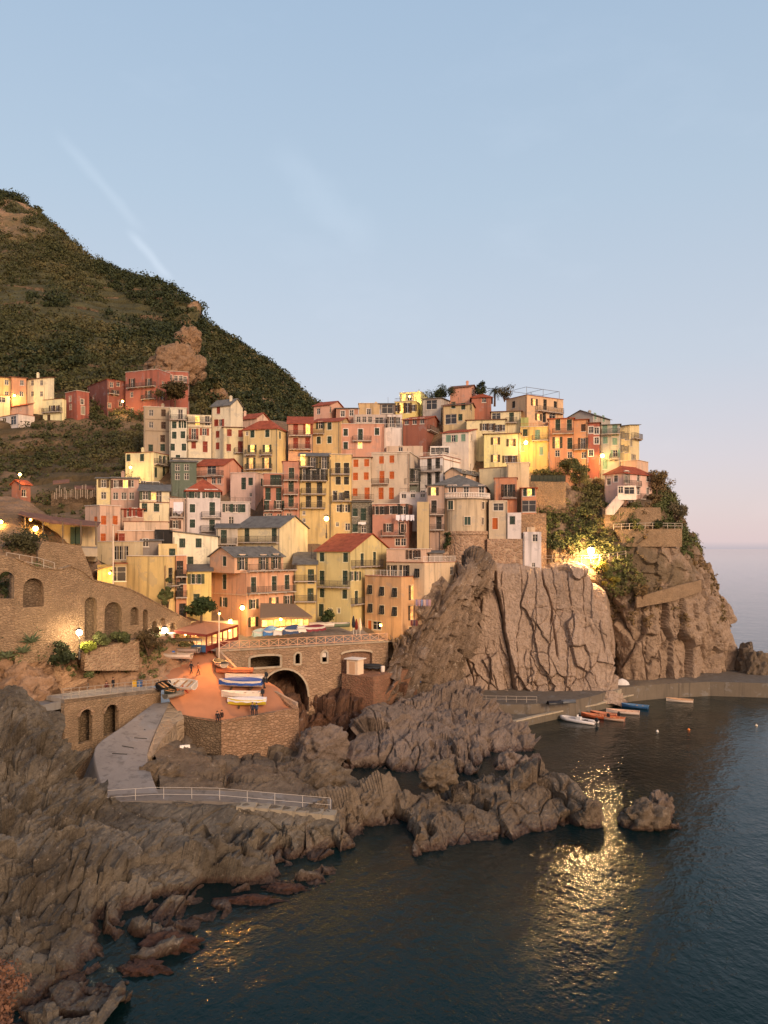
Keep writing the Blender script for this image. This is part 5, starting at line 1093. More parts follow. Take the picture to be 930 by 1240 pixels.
A = np.concatenate([A[:, :1]+np.array([-1.6, 0, -4.0]), A[:, :1]+np.array([-.15, 0, -.5]), A, A[:, -1:]+np.array([.15, 0, -.6]), A[:, -1:]+np.array([.8, 0, -5.0])], 1)
o = bpy.data.objects.new('slipway', grid_mesh('slipway', A, plaster('857b70'))); C.objects.link(o); o['kind'] = 'structure'
SW = A; mb = MB()
for py, x0, x1 in ((884, 175, 190), (893, 162, 177), (903, 147, 162), (912, 135, 153)):   # drain slots across the slipway
    Sx, Sy = proj(SW); i = np.argmin((Sx-x0)**2+(Sy-py)**2); j = np.argmin((Sx-x1)**2+(Sy-py-2)**2); p, q = Vector(SW.reshape(-1, 3)[i]), Vector(SW.reshape(-1, 3)[j])
    mb.bar(p+Vector((0, 0, .02)), q+Vector((0, 0, .02)), .18, .05)
single(mb, 'drain_slots', paint('2c2a28'), kind='structure')
mb = MB(); a = [P(206, 850, 102.8), P(219, 862, 100.4), P(223, 871, 98.9), P(214, 876, 97.6), P(196, 897, 92.5), P(184, 918, 88.6), P(178, 916, 88.2), P(189, 887, 95)]
mb.prism([(q.x, q.y) for q in a], [q.z-4.5 for q in a], [q.z+.14 for q in a]); single(mb, 'concrete_strip', stone_mat('strip', 'a08b72', '927e66', 'a8937a', .7), kind='structure')
mb = MB(); pb = [(132, 963, 79.3), (190, 959, 79.8), (260, 960, 79.8), (330, 964, 79.6), (402, 972, 79.4)]; pf = [(402, 986, 77.2), (330, 978, 77), (260, 974, 77), (190, 973, 77), (132, 975, 77)]
a = [P(*q) for q in pb+pf]; mb.prism([(q.x, q.y) for q in a], [q.z-1.4 for q in a], [q.z+.3 for q in a]); single(mb, 'shore_path', plaster('766a5c'), kind='structure')
mb = MB()
for k in range(7):     # steps going down at the right end of the path
    px = 300+k*16; q = P(px, 977+k*1.6, 76.6); mb.box(-.9, .9, -.9, .6, -1.5, .28-.0*k, Matrix.Translation(q) @ Matrix.Rotation(-.1, 4, 'Z'))
single(mb, 'shore_steps', plaster('9a866c'), kind='structure')
post_rail('shore_railing', 'thin pale railing along the shore path in the foreground', [P(95, 978, 76.9)+Vector((0, 0, .1)), P(141, 974.5, 77.1)+Vector((0, 0, .1)), P(191, 970, 77.4), P(262, 971, 77.6), P(330, 977, 77.4), P(400, 983, 77.6)], 1.35, 9, (1.0, .5), paint('c2b8ac', .5), .022)
# ---- quay and mole
def ptz(px, py, z): return Pz(px, py, z)
fr = [(585, 868), (612, 877), (650, 868), (690, 859.5), (721, 854), (753, 845), (790, 836.5), (825, 831.5), (870, 830), (950, 834), (1120, 838)]
a = [ptz(x, y, 1.1) for x, y in fr]+[Vector((118, 176, 0)), Vector((48, 160, 0)), Vector((22, 152, 0)), Vector((12, 140, 0))]
mb = MB(); mb.prism([(q.x, q.y) for q in a], -3, 1.1); single(mb, 'mole_quay', plaster('6d5d4a'), kind='structure')
mb = MB(); e = [ptz(x, y, 1.1) for x, y in fr]
for p, q in zip(e[:-1], e[1:]): mb.bar(Vector((p.x, p.y+.35, 1.16)), Vector((q.x, q.y+.35, 1.16)), .7, .22)
single(mb, 'mole_kerb', plaster('b59b7c'), kind='structure')
fr2 = [(560, 847), (600, 853), (640, 853), (690, 849), (722, 842), (748, 833), (800, 828.5), (860, 825.5), (950, 828), (1120, 831)]
a = [ptz(x, y, 2.7) for x, y in fr2]+[Vector((120, 186, 0)), Vector((48, 165, 0)), Vector((20, 153, 0)), Vector((8, 145, 0))]
mb = MB(); mb.prism([(q.x, q.y) for q in a], -2.9, 2.7); single(mb, 'mole_path', plaster('6f5e4d'), kind='structure')
e = [ptz(x, y, 2.7) for x, y in fr2[5:]]; e = [Vector((v.x, v.y+.4, 2.7)) for v in e]
mb = MB()
for k in range(14):
    t = k/13; p = ptz(748-t*48, 836+t*14, 2.7-t*1.5); mb.box(-.9, .9, -.35, .35, -.6, .18, Matrix.Translation(p) @ Matrix.Rotation(.9, 4, 'Z'))
single(mb, 'mole_steps', plaster('ab9275'), kind='structure')
post_rail('cliff_path_railing', 'thin rail along the path at the foot of the sea cliff', [Pz(508, 834, 4.2), Pz(545, 843, 3.2), Pz(590, 850, 2.7), Pz(650, 851, 2.7)], 1.0, 12, (1.0, .5), paint('a89a8a', .6), .035)
# ---- kiosk deck by the bridge
mb = MB(); a = [P(414, 819, 119.5), P(452, 829, 117), P(482, 812, 122), P(505, 800, 127), P(455, 795, 127), P(414, 808, 122.2)]
zt = 9.0; mb.prism([(q.x, q.y) for q in a], 1.5, zt); single(mb, 'landing_deck', stone_mat('deck', '9c6f55', '85604a', '8f735b', 2.0), kind='structure')
k0 = P(430, 818, 120); k0.z = zt
ks = thing('kiosk', 'small white wooden kiosk with flat roof on the landing beside the bridge', 'kiosk', k0, math.radians(-32))
mb = MB(); mb.box(-1.0, 1.0, -.8, .8, .0, 2.25); mb.build('body', paint('e6c9a8', .7), ks, local=True)
mb = MB(); mb.box(-1.3, 1.3, -1.1, 1.1, 2.252, 2.4); mb.build('roof', WHITEM, ks, local=True)
mb = MB(); mb.box(-.5, .5, -.83, -.8, .1, 1.9); mb.build('door', paint('cfa57f', .7), ks, local=True)
# ---- stone block and rounded base under the round house
tc_ = P(565, 642, 147); tc_ = Vector((tc_.x, 150.4, 0)); rT = 4.35
zt_ = P(565, 603.5, 146.2).z; zb_ = P(565, 643, 146.2).z; zr_ = P(565, 700, 146.2).z
rt = thing('round_tower_house', 'round beige tower house with balustraded terrace on the cliff edge', 'house', (tc_.x, tc_.y, zb_))
def half(mb, r, z0, z1, n=28, full=True):
    pts = [(math.cos(2*math.pi*k/n)*r, math.sin(2*math.pi*k/n)*r) for k in range(n)]; mb.prism([(tc_.x+x, tc_.y+y) for x, y in pts], z0, z1)
mb = MB(); half(mb, rT, zb_, zt_); mb.build('wall', plaster('c9a683'), rt)
mb = MB(); half(mb, rT+.5, zt_+.002, zt_+.25); mb.build('terrace', plaster('c9b29a'), rt)
bm_ = MB(); n = 46; bal = MB(); bal.lathe([(.05, 0), (.10, .18), (.05, .5), (.09, .72)], 6); bme = bal.mesh('baluster', WHITEM)
for k in range(n):
    t = math.pi+math.pi*(k+.5)/n; link('baluster', bme, rt, (math.cos(t)*(rT+.35), math.sin(t)*(rT+.35), zt_+.25-zb_))
for k in range(n): t0, t1 = math.pi+math.pi*k/n, math.pi+math.pi*(k+1)/n; bm_.bar((tc_.x+math.cos(t0)*(rT+.35), tc_.y+math.sin(t0)*(rT+.35), zt_+1.03), (tc_.x+math.cos(t1)*(rT+.35), tc_.y+math.sin(t1)*(rT+.35), zt_+1.03), .2, .12)
bm_.build('handrail', WHITEM, rt)
def tower_win(px, py, wd, ht, closed):
    d = Vector(((px-465)/F, 1, (664-py)/F)); o = Vector((0, 0, H)); best = None
    a_ = d.x**2+d.y**2; oc = Vector((-tc_.x, -tc_.y)); b_ = 2*(d.x*oc.x+d.y*oc.y); c_ = oc.length_squared-rT*rT; t = (-b_-math.sqrt(max(0, b_*b_-4*a_*c_)))/(2*a_); p = o+d*t
    n_ = Vector((p.x-tc_.x, p.y-tc_.y, 0)).normalized(); ang = math.atan2(n_.y, n_.x)+math.pi/2; M = Matrix.Translation(p+n_*.05-WLOC[rt.name]) @ Matrix.Rotation(ang, 4, 'Z')
    mb = MB()
    for x0, x1, z0, z1 in ((-wd/2-.12, -wd/2, -ht/2-.12, ht/2+.12), (wd/2, wd/2+.12, -ht/2-.12, ht/2+.12), (-wd/2, wd/2, ht/2, ht/2+.12), (-wd/2, wd/2, -ht/2-.12, -ht/2)): mb.box(x0, x1, -.1, .5, z0, z1, M)
    fo = mb.build('window', paint('d9c5ac', .7), rt, local=True); mb = MB(); mb.box(-wd/2+.001, wd/2-.001, -.02, .4, -ht/2+.001, ht/2-.001, M); mb.build('shutter' if closed else 'pane', paint(SHUT['g'] if closed else SHUT['b']) if closed else glass_mat(), fo, local=True)
    mb = MB(); mb.box(-.03, .03, -.04, -.021, -ht/2+.002, ht/2-.002, M); mb.build('mullion', paint('b9a78f'), fo, local=True)
tower_win(546, 611.8, 1.15, 1.6, True); tower_win(566, 630.7, 1.15, 1.5, True); tower_win(584.5, 612, .7, 1.3, False); tower_win(584, 631, .5, 1.3, False)
stw = stone_mat('bastion', 'b3937a', '97795f', 'c0a488', 1.1)
mb = MB(); n = 28; prof = [(rT+.9, zr_-4), (rT+.75, zr_), (rT+.3, zb_-.7), (rT+.55, zb_-.65), (rT+.5, zb_-.02)]
mb.lathe([(r, z) for r, z in prof], n, (tc_.x, tc_.y, 0))
q0, q1 = P(590, 655, 146.3), P(634, 655, 146)
mb.prism([(q0.x, q0.y), (q1.x, q1.y), (q1.x+1, q1.y+5), (q0.x, q0.y+5)], P(600, 700, 146).z-3, P(600, 652.5, 146.3).z)
mb.prism([(P(533, 650, 147).x, 147.2), (P(552, 650, 147).x, 146.6), (P(560, 650, 147).x, 152), (P(533, 650, 147).x, 152)], zr_-3, zb_)
single(mb, 'bastion_wall', stw, 'massive rounded stone bastion under the round tower house', 'bastion')
w = Wall(630.5, 146.8, 662, 147.4); wall_thing('stone_block', 'tall rough stone wall with corner post beside the narrow white tower', w.mesh([w.uz(631, 698), w.uz(662, 694), w.uz(661.5, 621.5), w.uz(631, 622.5)], [], 4.5), stone_mat('block', 'a98a6e', '8c7058', '9c8062', 1.4))
# terraces of the headland
w = Wall(641, 155.6, 686, 156.4); wall_thing('terrace_wall', 'stone terrace wall under the dark netted fence above the cliff', w.mesh([w.uz(641, 622), w.uz(686, 622), w.uz(685, 584), w.uz(641, 583)], [], 1.2), MAS)
mb = MB()
for k in range(9): p = P(643+k*5.2, 583, 156+.1*k); mb.tube([p, p+Vector((0, 0, 1.35))], .05, 5)
p, q = P(643, 575.5, 156), P(685, 575.8, 156.8); mb.bar(p, q, .06); p, q = P(643, 579.3, 156.05), P(685, 579.6, 156.85); mb.bar(p, q, .03, 1.2)
single(mb, 'netted_fence', paint('34392f', .8), 'dark green netted fence on the terrace wall above the cliff', 'fence')
w = Wall(733, 153.2, 800, 155.4); wall_thing('villa_terrace_wall', 'stone terrace wall directly under the pink villa', w.mesh([w.uz(733, 640), w.uz(802, 640), w.uz(800, 614.5), w.uz(733, 614.5)], [], 1.5), MAS)
w = Wall(748, 151.4, 826, 156.2); wall_thing('lower_terrace_wall', 'lower stone terrace wall with the path railing below the pink villa', w.mesh([w.uz(755, 662), w.uz(826, 662), w.uz(826, 640), w.uz(748, 641)], [], 1.0), MAS)
post_rail('path_railing', 'pale railing on the path below the pink villa', [P(743, 641, 151), P(785, 639.5, 153.4), P(826, 640, 156.2)], 1.0, 9, (1.0, .5), paint('b7a998', .6), .045)
w1 = Wall(771, 148.6, 815, 151); w2 = Wall(815, 151, 850, 159)
wall_thing('cliff_path_wall', 'sloping stone parapet of the footpath on the headland', w1.mesh([w1.uz(771, 736), w1.uz(815, 728), w1.uz(815, 711), w1.uz(771, 723)], [], .5), MAS)
wall_thing('cliff_path_wall', 'upper run of the footpath parapet reaching the headland rim', w2.mesh([w2.uz(815, 728), w2.uz(850, 716), w2.uz(849, 702), w2.uz(815, 711)], [], .5), MAS)
post_rail('lamp_path_railing', 'thin railing along the path under the bright lamp on the cliff', [P(657, 680, 146.6), P(700, 680, 147.4), P(735, 678, 148.2), P(758, 674, 149.4)], 1.05, 9, (1.0, .55), paint('9d8f80', .6), .045)
# villa stairs
mb = MB()
for k in range(12):
    t = k/11; p = P(738+12*t, 616-15*t, 153.2+.6*t); mb.box(-.8, .8, -.5, .5, -1.2, 0, Matrix.Translation(p))
single(mb, 'outside_stairs', plaster('cdb8a6'), 'outside stair climbing to the left door of the pink villa', 'stairs')
# roadside terrace with a tin roof and lamps, left
rf = thing('roadside_shelter', 'long low roadside shelter with shed roof lit by a lamp', 'shelter', P(70, 655, 112))
mb = MB(); a = [P(22, 622, 113), P(62, 633, 113.5), P(118, 637, 116), P(122, 632, 122), P(62, 625, 121), P(26, 617, 121)]; mb.prism([(q.x, q.y) for q in a], [q.z-.15 for q in a], [q.z for q in a]); mb.build('roof', roof_mat('brown'), rf)
mb = MB(); a = [P(28, 655, 118), P(62, 656, 118.5), P(116, 660, 120), P(118, 655, 123), P(30, 650, 122)]
mb.prism([(q.x, q.y) for q in a], 26.0, [P(28, 624, 118).z, P(62, 632.5, 118.5).z-.2, P(116, 636, 120).z-.2, P(118, 634, 123).z, P(30, 623, 122).z]); mb.build('back_wall', plaster('c9a477'), rf)
for px in (30, 52, 76, 98, 116):
    mb = MB(); p = P(px, 660, 113.6); mb.tube([p, Vector((p.x, p.y, P(px, 631 if px > 50 else 626, 113.6).z))], .1, 6); mb.build('post', paint('6b5a48'), rf)
for px in (89, 95.5):
    mb = MB(); p = P(px, 648, 118.6); mb.box(-.35, .35, -.3, .3, -1.3, 1.2, Matrix.Translation(p)); mb.build('door', paint(SHUT['g']), rf)
mb = MB(); a = [P(34, 662, 112.6), P(118, 664, 115.6), P(118, 662, 120), P(34, 659, 118)]; mb.prism([(q.x, q.y) for q in a], [q.z-1.2 for q in a], [q.z for q in a]); mb.build('floor', CONC, rf)
post_rail('lane_railing', 'wire railing of the lane above the left arches', [P(8, 684, 96.5), P(46, 690, 98.6), P(66, 696, 100.2)], 1.5, 4, (1.0, .5), paint('b9aa98', .6), .035)
# terraces of the valley on the left: a tin roofed row of sheds with vine posts
sh = thing('vine_shed', 'dark open shed row with rusty roofs and pale vine posts in the valley', 'shed', P(90, 610, 148))
mb = MB(); a = [P(64, 586, 149), P(84, 584, 149.5), P(84, 580, 153), P(64, 582, 153)]; mb.prism([(q.x, q.y) for q in a], [q.z-.12 for q in a], [q.z for q in a]); a = [P(90, 592, 149), P(118, 592, 150), P(118, 588, 153), P(90, 588, 153)]; mb.prism([(q.x, q.y) for q in a], [q.z-.12 for q in a], [q.z for q in a]); mb.build('roof', roof_mat('brown'), sh)
for k in range(26):
    px = 64+k*2.1; mb = MB(); p = P(px, 603+1.5*math.sin(k), 148.6+.4*(k % 3)); mb.bar(p, p+Vector((0, 0, random.uniform(1.2, 2.6))), .09); mb.build('post', paint('b7a592' if k % 3 else '7c6b58'), sh)
mb = MB(); a = P(62, 606, 151); b = P(118, 606, 152); mb.bar(a, b, .4, 2.6); mb.build('back_wall', MASD, sh)
# ------------------------------------------------------------------ vegetation
def leaves(centers, radii, nleaf, size, up=.3, flat=.75, seed=1, shell=.55):
    """leaf-sized quads spread through ellipsoid clumps; returns verts, faces"""
    r = np.random.default_rng(seed); k = len(centers); c = np.repeat(centers, nleaf, 0); R = np.repeat(radii, nleaf, 0); n = len(c)
    d = r.normal(size=(n, 3)); d /= np.linalg.norm(d, axis=1, keepdims=True); rr = (shell+(1-shell)*r.random((n, 1)))
    lump = 1+.35*vnoise(d*2.2+np.repeat(r.random((k, 3))*50, nleaf, 0), 3)[:, None]
    p = c+d*rr*lump*R*np.array([1, 1, flat]); nn = d+r.normal(size=(n, 3))*.7+np.array([0, 0, up]); nn /= np.linalg.norm(nn, axis=1, keepdims=True)
    t = np.cross(nn, r.normal(size=(n, 3))); t /= np.linalg.norm(t, axis=1, keepdims=True)+1e-9; b = np.cross(nn, t)
    s = (size*(.6+.8*r.random((n, 1)))); w = s*(.45+.3*r.random((n, 1)))
    V = np.stack([p-t*s, p+b*w, p+t*s+nn*s*.2, p-b*w], 1).reshape(-1, 3); Fc = np.arange(4*n).reshape(n, 4); return V, Fc
def stuff_leaves(name, centers, radii, nleaf, size, m, seed, label=None, **kw):
    V, Fc = leaves(np.array(centers), np.array(radii).reshape(-1, 1), nleaf, size, seed=seed, **kw); me = raw_tris(name, V, Fc, m); o = bpy.data.objects.new(name, me); C.objects.link(o); return tag(o, label, None, None, 'stuff')
MAQ = leaf_mat('maquis', '3c4026', '545431', '6b603d'); MAQ2 = leaf_mat('maquis_dark', '2a331e', '414728'); DRY = leaf_mat('dry', '7a6444', '8c7350', '5f5536'); GREEN = leaf_mat('green', '4a5130', '666a3e', '7a7046')
def scatter(sname, n, seed, keep, rmin, rmax, sink=.25):
    A, nr, rk = SHEETS[sname]; r = np.random.default_rng(seed); p = A.reshape(-1, 3); nn = nr.reshape(-1, 3)
    # equal chance per area
    area = (np.linalg.norm(np.gradient(A, axis=0), axis=2)*np.linalg.norm(np.gradient(A, axis=1), axis=2)).reshape(-1); idx = r.choice(len(p), n, p=area/area.sum())
    P_ = p[idx]; px, py = proj(P_); ok = keep(P_, px, py, (rk.reshape(-1)[idx] if rk is not None else 0*px), r.random(n)); P_ = P_[ok]; rad = rmin+(rmax-rmin)*r.random(len(P_))**1.7
    return P_+nn[idx][ok]*0+np.array([0, 0, 1])*rad[:, None]*(1-sink)*.6, rad
def inview(px, py): return (px > -90) & (px < 1000)
c, r_ = scatter('mountain_shoulder', 15000, 3, lambda P_, px, py, rk, u: inview(px, py) & (rk < .3) & (u < .26+1.9*(fbm(P_*.02, 4, 5)+.16)) & (py < 505), .7, 3.6)
stuff_leaves('hillside_scrub', c, r_, 34, .42, MAQ, 4)
c, r_ = scatter('mountain_shoulder', 3600, 13, lambda P_, px, py, rk, u: inview(px, py) & (rk < .2) & (fbm(P_*.018, 3, 8) > .10-.14*(px > 130)) & (py < 490), 1.8, 4.4)
stuff_leaves('hillside_trees', c, r_, 90, .5, MAQ2, 5)
c, r_ = scatter('mountain_far_slope', 7000, 6, lambda P_, px, py, rk, u: (rk < .5) & (u < .55), 1.0, 3.4); stuff_leaves('far_slope_scrub', c, r_, 34, .5, MAQ, 7)
c, r_ = scatter('mountain_far_slope', 900, 16, lambda P_, px, py, rk, u: (rk < .6) & (fbm(P_*.02, 3, 8) > .0), 2.0, 4.2); stuff_leaves('far_slope_trees', c, r_, 80, .55, MAQ2, 8)
c, r_ = scatter('village_hill', 16000, 9, lambda P_, px, py, rk, u: inview(px, py) & (px < 176) & (py < 650) & (py > 480) & (rk < .8) & (u < .30+1.3*(fbm(P_*.06, 3, 25)+.15)) & ~((py < 516) & (px < 110)), .5, 2.0); stuff_leaves('valley_scrub', c, r_, 36, .27, MAQ, 10)
c, r_ = scatter('headland', 9000, 21, lambda P_, px, py, rk, u: (py < 735) & (rk < .62+.25*u) & (fbm(P_*.09, 3, 35) > -.02) & ~((py < 612) & (px > 728) & (px < 792)) & (px > 645), .4, 1.5); stuff_leaves('headland_scrub', c, r_, 44, .21, GREEN, 11)
c, r_ = scatter('headland', 2600, 22, lambda P_, px, py, rk, u: (py < 760) & (px > 640) & (fbm(P_*.12, 3, 36) > .12) & ~((py < 612) & (px > 728) & (px < 792)), .3, 1.1); stuff_leaves('headland_dry_scrub', c, r_, 44, .2, DRY, 12)
c, r_ = scatter('roadside_hill', 5000, 23, lambda P_, px, py, rk, u: (px > -40) & (py > 690) & (py < 800) & (px < 68) & (fbm(P_*.15, 3, 37) > -.18), .4, 1.3); stuff_leaves('roadside_scrub', c, r_, 52, .16, GREEN, 14)
c, r_ = scatter('roadside_hill', 3000, 24, lambda P_, px, py, rk, u: (px > 80) & (py > 768) & (py < 822) & (fbm(P_*.2, 3, 38) > .1), .3, .8); stuff_leaves('ledge_plants', c, r_, 44, .14, GREEN, 15)
BARK = paint('5b4636', .95)
def bush(label, px, py, Y, rx, rz_, m, n=14, nleaf=160, size=.16, seed=0, stems=True, cat='bush', name='bush', group=None, ground=None):
    base = P(px, py, Y); t = thing(name, label, cat, base, 0, group); r = np.random.default_rng(seed+50)
    cs = r.normal(size=(n, 3))*np.array([rx*.42, rx*.42, rz_*.26])+np.array([0, 0, rz_*.58]); rd = rx*(.30+.25*r.random(n))
    V, Fc = leaves(cs, rd.reshape(-1, 1), nleaf, size, seed=seed, shell=.3); link('crown', raw_tris('crown', V, Fc, m), t)
    mb = MB()
    for i in range(6): q = cs[i % n]*.9; mb.tube([(0, 0, -.5), (q[0]*.4, q[1]*.4, q[2]*.45), tuple(q)], [.09*rx**.5, .06*rx**.5, .02], 5)
    mb.build('stems', BARK, t, local=True); return t
def tree(label, px, py, Y, h, cr, m, seed=0, n=22, nleaf=170, size=.2, squash=.75):
    base = P(px, py, Y); t = thing('tree', label, 'tree', base); r = np.random.default_rng(seed+90)
    cs = r.normal(size=(n, 3))*np.array([cr*.42, cr*.42, cr*.30*squash])+np.array([0, 0, h-cr*squash*.75]); rd = cr*(.28+.22*r.random(n))
    V, Fc = leaves(cs, rd.reshape(-1, 1), nleaf, size, seed=seed, shell=.35); link('crown', raw_tris('crown', V, Fc, m), t)
    mb = MB(); hz = h-cr*squash*1.1
    mb.tube([(0, 0, -.6), (.05, 0, hz*.5), (.1, .05, hz)], [.22, .17, .13], 8)
    for i in range(9): q = cs[i]; mb.tube([(.1, .05, hz*.9), (q[0]*.5, q[1]*.5, (hz+q[2])/2), tuple(q)], [.1, .06, .02], 5)
    mb.build('trunk', BARK, t, local=True); return t
tree('round dark green tree at the street corner left of the salmon house', 243.5, 754, 117.5, 3.6, 2.1, leaf_mat('tree', '2f3c1f', '46502a'), 1, 30)
tree('leafy tree in front of the red villa at its right corner', 212, 492, 203, 6.2, 3.6, leaf_mat('villa_tree', '40391f', '5a4d2c'), 2, 26, 150, .3)
tree('bare brownish tree on the headland rim behind the pink villa', 795, 604, 160, 6.5, 2.6, DRY, 3, 26, 70, .2, 1.3)
bush('dark bush at the right wall of the pink villa', 792, 612, 158, 1.4, 2.0, DRY, seed=4)
bush('grey green bush on the outer rim of the headland', 818, 630, 160, 2.0, 2.6, leaf_mat('grey', '6a5f47', '807253'), seed=5)
bush('low green bush on the terrace below the pink villa', 768, 640, 153.2, 1.5, 1.5, GREEN, seed=6)
bush('second low green bush on the villa terrace near the rim', 796, 640, 155, 1.4, 1.4, MAQ2, seed=7)
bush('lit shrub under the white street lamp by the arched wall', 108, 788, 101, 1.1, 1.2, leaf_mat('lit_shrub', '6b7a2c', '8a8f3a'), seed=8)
bush('dark shrub on the planter wall in front of the arches', 122, 780, 102.6, 1.3, 1.1, GREEN, seed=9)
bush('trailing shrub on the planter wall near its right end', 146, 776, 105, 1.2, .9, GREEN, seed=10)
bush('overhanging brown green shrub right of the planter wall', 180, 790, 107.2, 1.6, 3.0, leaf_mat('over', '54452c', '6a5a3a'), seed=11)
bush('upright dark shrub against the yellow windowless block', 203, 736, 117.2, .9, 3.0, GREEN, seed=12)
bush('thin dark shrub beside the upright one at the yellow block', 196.5, 733, 116.4, .6, 2.2, GREEN, seed=13)
bush('broad bush below the roadside lamp on the left', 27, 668, 108, 2.7, 2.2, leaf_mat('road_bush', '43422a', '575235'), seed=14, n=20)
bush('large leaning shrub in the gap beside the left rock', 76, 806, 97.8, 1.5, 2.0, MAQ2, seed=15)
bush('green shrub on the dark slab cliff left of the tower base', 541, 664, 146.5, .8, 3.2, MAQ2, seed=16, n=12)
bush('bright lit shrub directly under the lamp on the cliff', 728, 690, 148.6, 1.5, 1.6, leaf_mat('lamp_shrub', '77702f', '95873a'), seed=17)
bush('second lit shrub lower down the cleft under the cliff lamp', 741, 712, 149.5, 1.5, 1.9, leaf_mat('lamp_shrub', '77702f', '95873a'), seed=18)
bush('dark shrub at the foot of the white tower on the cliff', 668, 668, 148.5, 1.6, 2.2, MAQ2, seed=19)
bush('dense green shrub on the cliff below the dark netted fence', 702, 585, 157.5, 2.4, 3.4, GREEN, seed=20, n=20)
bush('round green shrub under the orange houses of the cliff row', 688, 571, 162, 2.4, 2.6, GREEN, seed=21, n=18)
bush('dry reddish shrub on the footpath of the headland', 778, 722, 149, 1.4, 2.2, DRY, seed=22)
bush('dry twiggy bush in the bottom left corner of the foreground', -6, 1240, 45, 2.0, 3.0, leaf_mat('twig', '6b4a38', '7f5b45'), seed=23, nleaf=120, size=.12)
bush('hedge of dark shrubs on the skyline beside the salmon tower', 531, 484, 186, 3.2, 2.4, MAQ2, seed=24, n=20, cat='hedge', name='hedge')
bush('bushy dark tree top left of the palm on the skyline', 583, 481, 187, 1.8, 3.2, MAQ2, seed=25)
bush('thin spiky shrub right of the palm on the skyline', 611, 484, 186, 2.2, 2.8, leaf_mat('sky_shrub', '4d4630', '5f563a'), seed=26, nleaf=90)
bush('shrub on top of the rock beside the orange house', 481, 792, 128, 1.2, 1.4, DRY, seed=27)
bush('green hedge along the wall of the large yellow house', 397, 756, 129, 1.5, 1.6, leaf_mat('tree', '2f3c1f', '46502a'), seed=28, cat='hedge', name='hedge')
def palm(label, px, py, Y, h):
    t = thing('palm_tree', label, 'palm tree', P(px, py, Y)); mb = MB(); mb.tube([(0, 0, -1), (.05, 0, h*.5), (.1, 0, h)], [.26, .2, .22], 8); mb.build('trunk', BARK, t, local=True); mb = MB()
    for k in range(26):
        a = k*2.4; el = .9-1.5*(k/26); L_ = 2.2; pts = [Vector((.1+math.cos(a)*L_*s*math.cos(el*(1-s)), math.sin(a)*L_*s*math.cos(el*(1-s)), h+L_*s*math.sin(el)-1.1*s*s)) for s in (0, .25, .5, .75, 1)]
        for i in range(4):
            d = (pts[i+1]-pts[i]).normalized(); sd = d.cross(Vector((0, 0, 1))).normalized()
            for j in range(5):
                q = pts[i].lerp(pts[i+1], j/5)
                for s in (-1, 1): e = q+sd*s*.42+d*.25-Vector((0, 0, .16)); mb.add([q, q+d*.1, e], [(0, 1, 2)])
    mb.build('fronds', leaf_mat('palm', '38391f', '4c4a2a'), t, local=True)
palm('palm tree standing on the skyline of the village', 599, 487, 187, 2.9)
# agaves on the left slope
def agave(label, px, py, Y, L_, seed):
    t = thing('agave', label, 'plant', P(px, py, Y), 0, 'agaves on the slope at the left'); r = random.Random(seed)
    m_ = leaf_mat('agave', '5d6a4c', '76805f'); me = None
    for k in range(16):
        if me is None:
            mb = MB(); mb.add([(-.13, 0, 0), (.13, 0, 0), (.17, L_*.4, .12), (-.17, L_*.4, .12), (0, L_, -.08), (0, L_*.4, -.06), (0, 0, -.08)], [(0, 1, 2, 3), (3, 2, 4), (0, 3, 5, 6), (1, 6, 5, 2), (3, 4, 5), (2, 5, 4)]); me = mb.mesh('leaf', m_)
        o = link('leaf', me, t); o.rotation_euler = (.15+1.0*(k/16), 0, k*2.4); o.scale = [.8+.35*r.random()]*3
for i, (px, py, Y, L_) in enumerate(((6, 775, 96, 1.5), (18, 762, 98, 1.4), (38, 778, 96.5, 1.6), (44, 768, 98.3, 1.3), (28, 790, 95.8, 1.4), (8, 796, 95.2, 1.3))):
    agave(['big pale agave at the left edge below the arches', 'agave under the second arch of the lane wall', 'large agave with spread leaves over the left rock', 'smaller agave right of the spreading one', 'agave lowest on the slope above the pale left rock', 'agave at the left edge just above the pale rock'][i], px, py, Y, L_, i)
# ------------------------------------------------------------------ boulders in the water
def boulder(label, px, py, w, h, dep=None, m=None, seed=0, z=-.4, Y=None):
    Y = Y or (H-0)*F/(py-664); c0 = P(px, py, Y); dep = dep or w*.8; me = bpy.data.meshes.new('boulder'); bm = bmesh.new(); bmesh.ops.create_icosphere(bm, subdivisions=5, radius=1.0)
    p = np.array([v.co[:] for v in bm.verts]); f, e = facets(p*1.25+seed*7.3, seed, 1.4); g, e2 = facets(p*3.0+seed*3.1, seed+5, 1.4)
    s = 1+.26*f+.13*g+.16*fbm(p*1.3+seed, 4, seed)-.05*np.exp(-(e/.05)**2)+.06*ridged(p*4+seed, 3, seed); q = p*s[:, None]*np.array([w/2, dep/2, h*.62]); q[:, 2] += h*.36
    for v, c in zip(bm.verts, q): v.co = c
    bm.to_mesh(me); bm.free(); me.polygons.foreach_set('use_smooth', [True]*len(me.polygons)); me.materials.append(m or R2); o = link('boulder', me, None, (c0.x, c0.y+dep*.3, c0.z+z)); WLOC[o.name] = o.location.copy(); return tag(o, label, 'boulder')
boulder('dark rounded rock at the tip of the spit in the lamp glitter', 716, 1001, 2.6, 3.0, seed=1)
boulder('larger brown rock standing alone in the water', 783, 1004, 4.2, 3.0, seed=2)
boulder('small brown rock touching the lone rock on its right', 802, 992, 2.6, 3.0, seed=3, m=R1)
boulder('low wet rock at the right foot of the lone rock', 816, 1003, 1.8, .8, seed=4)
boulder('big smooth boulder at the inlet below the slip wall', 388, 972, 6.4, 4.0, 4.5, seed=5, z=-.2, Y=88)
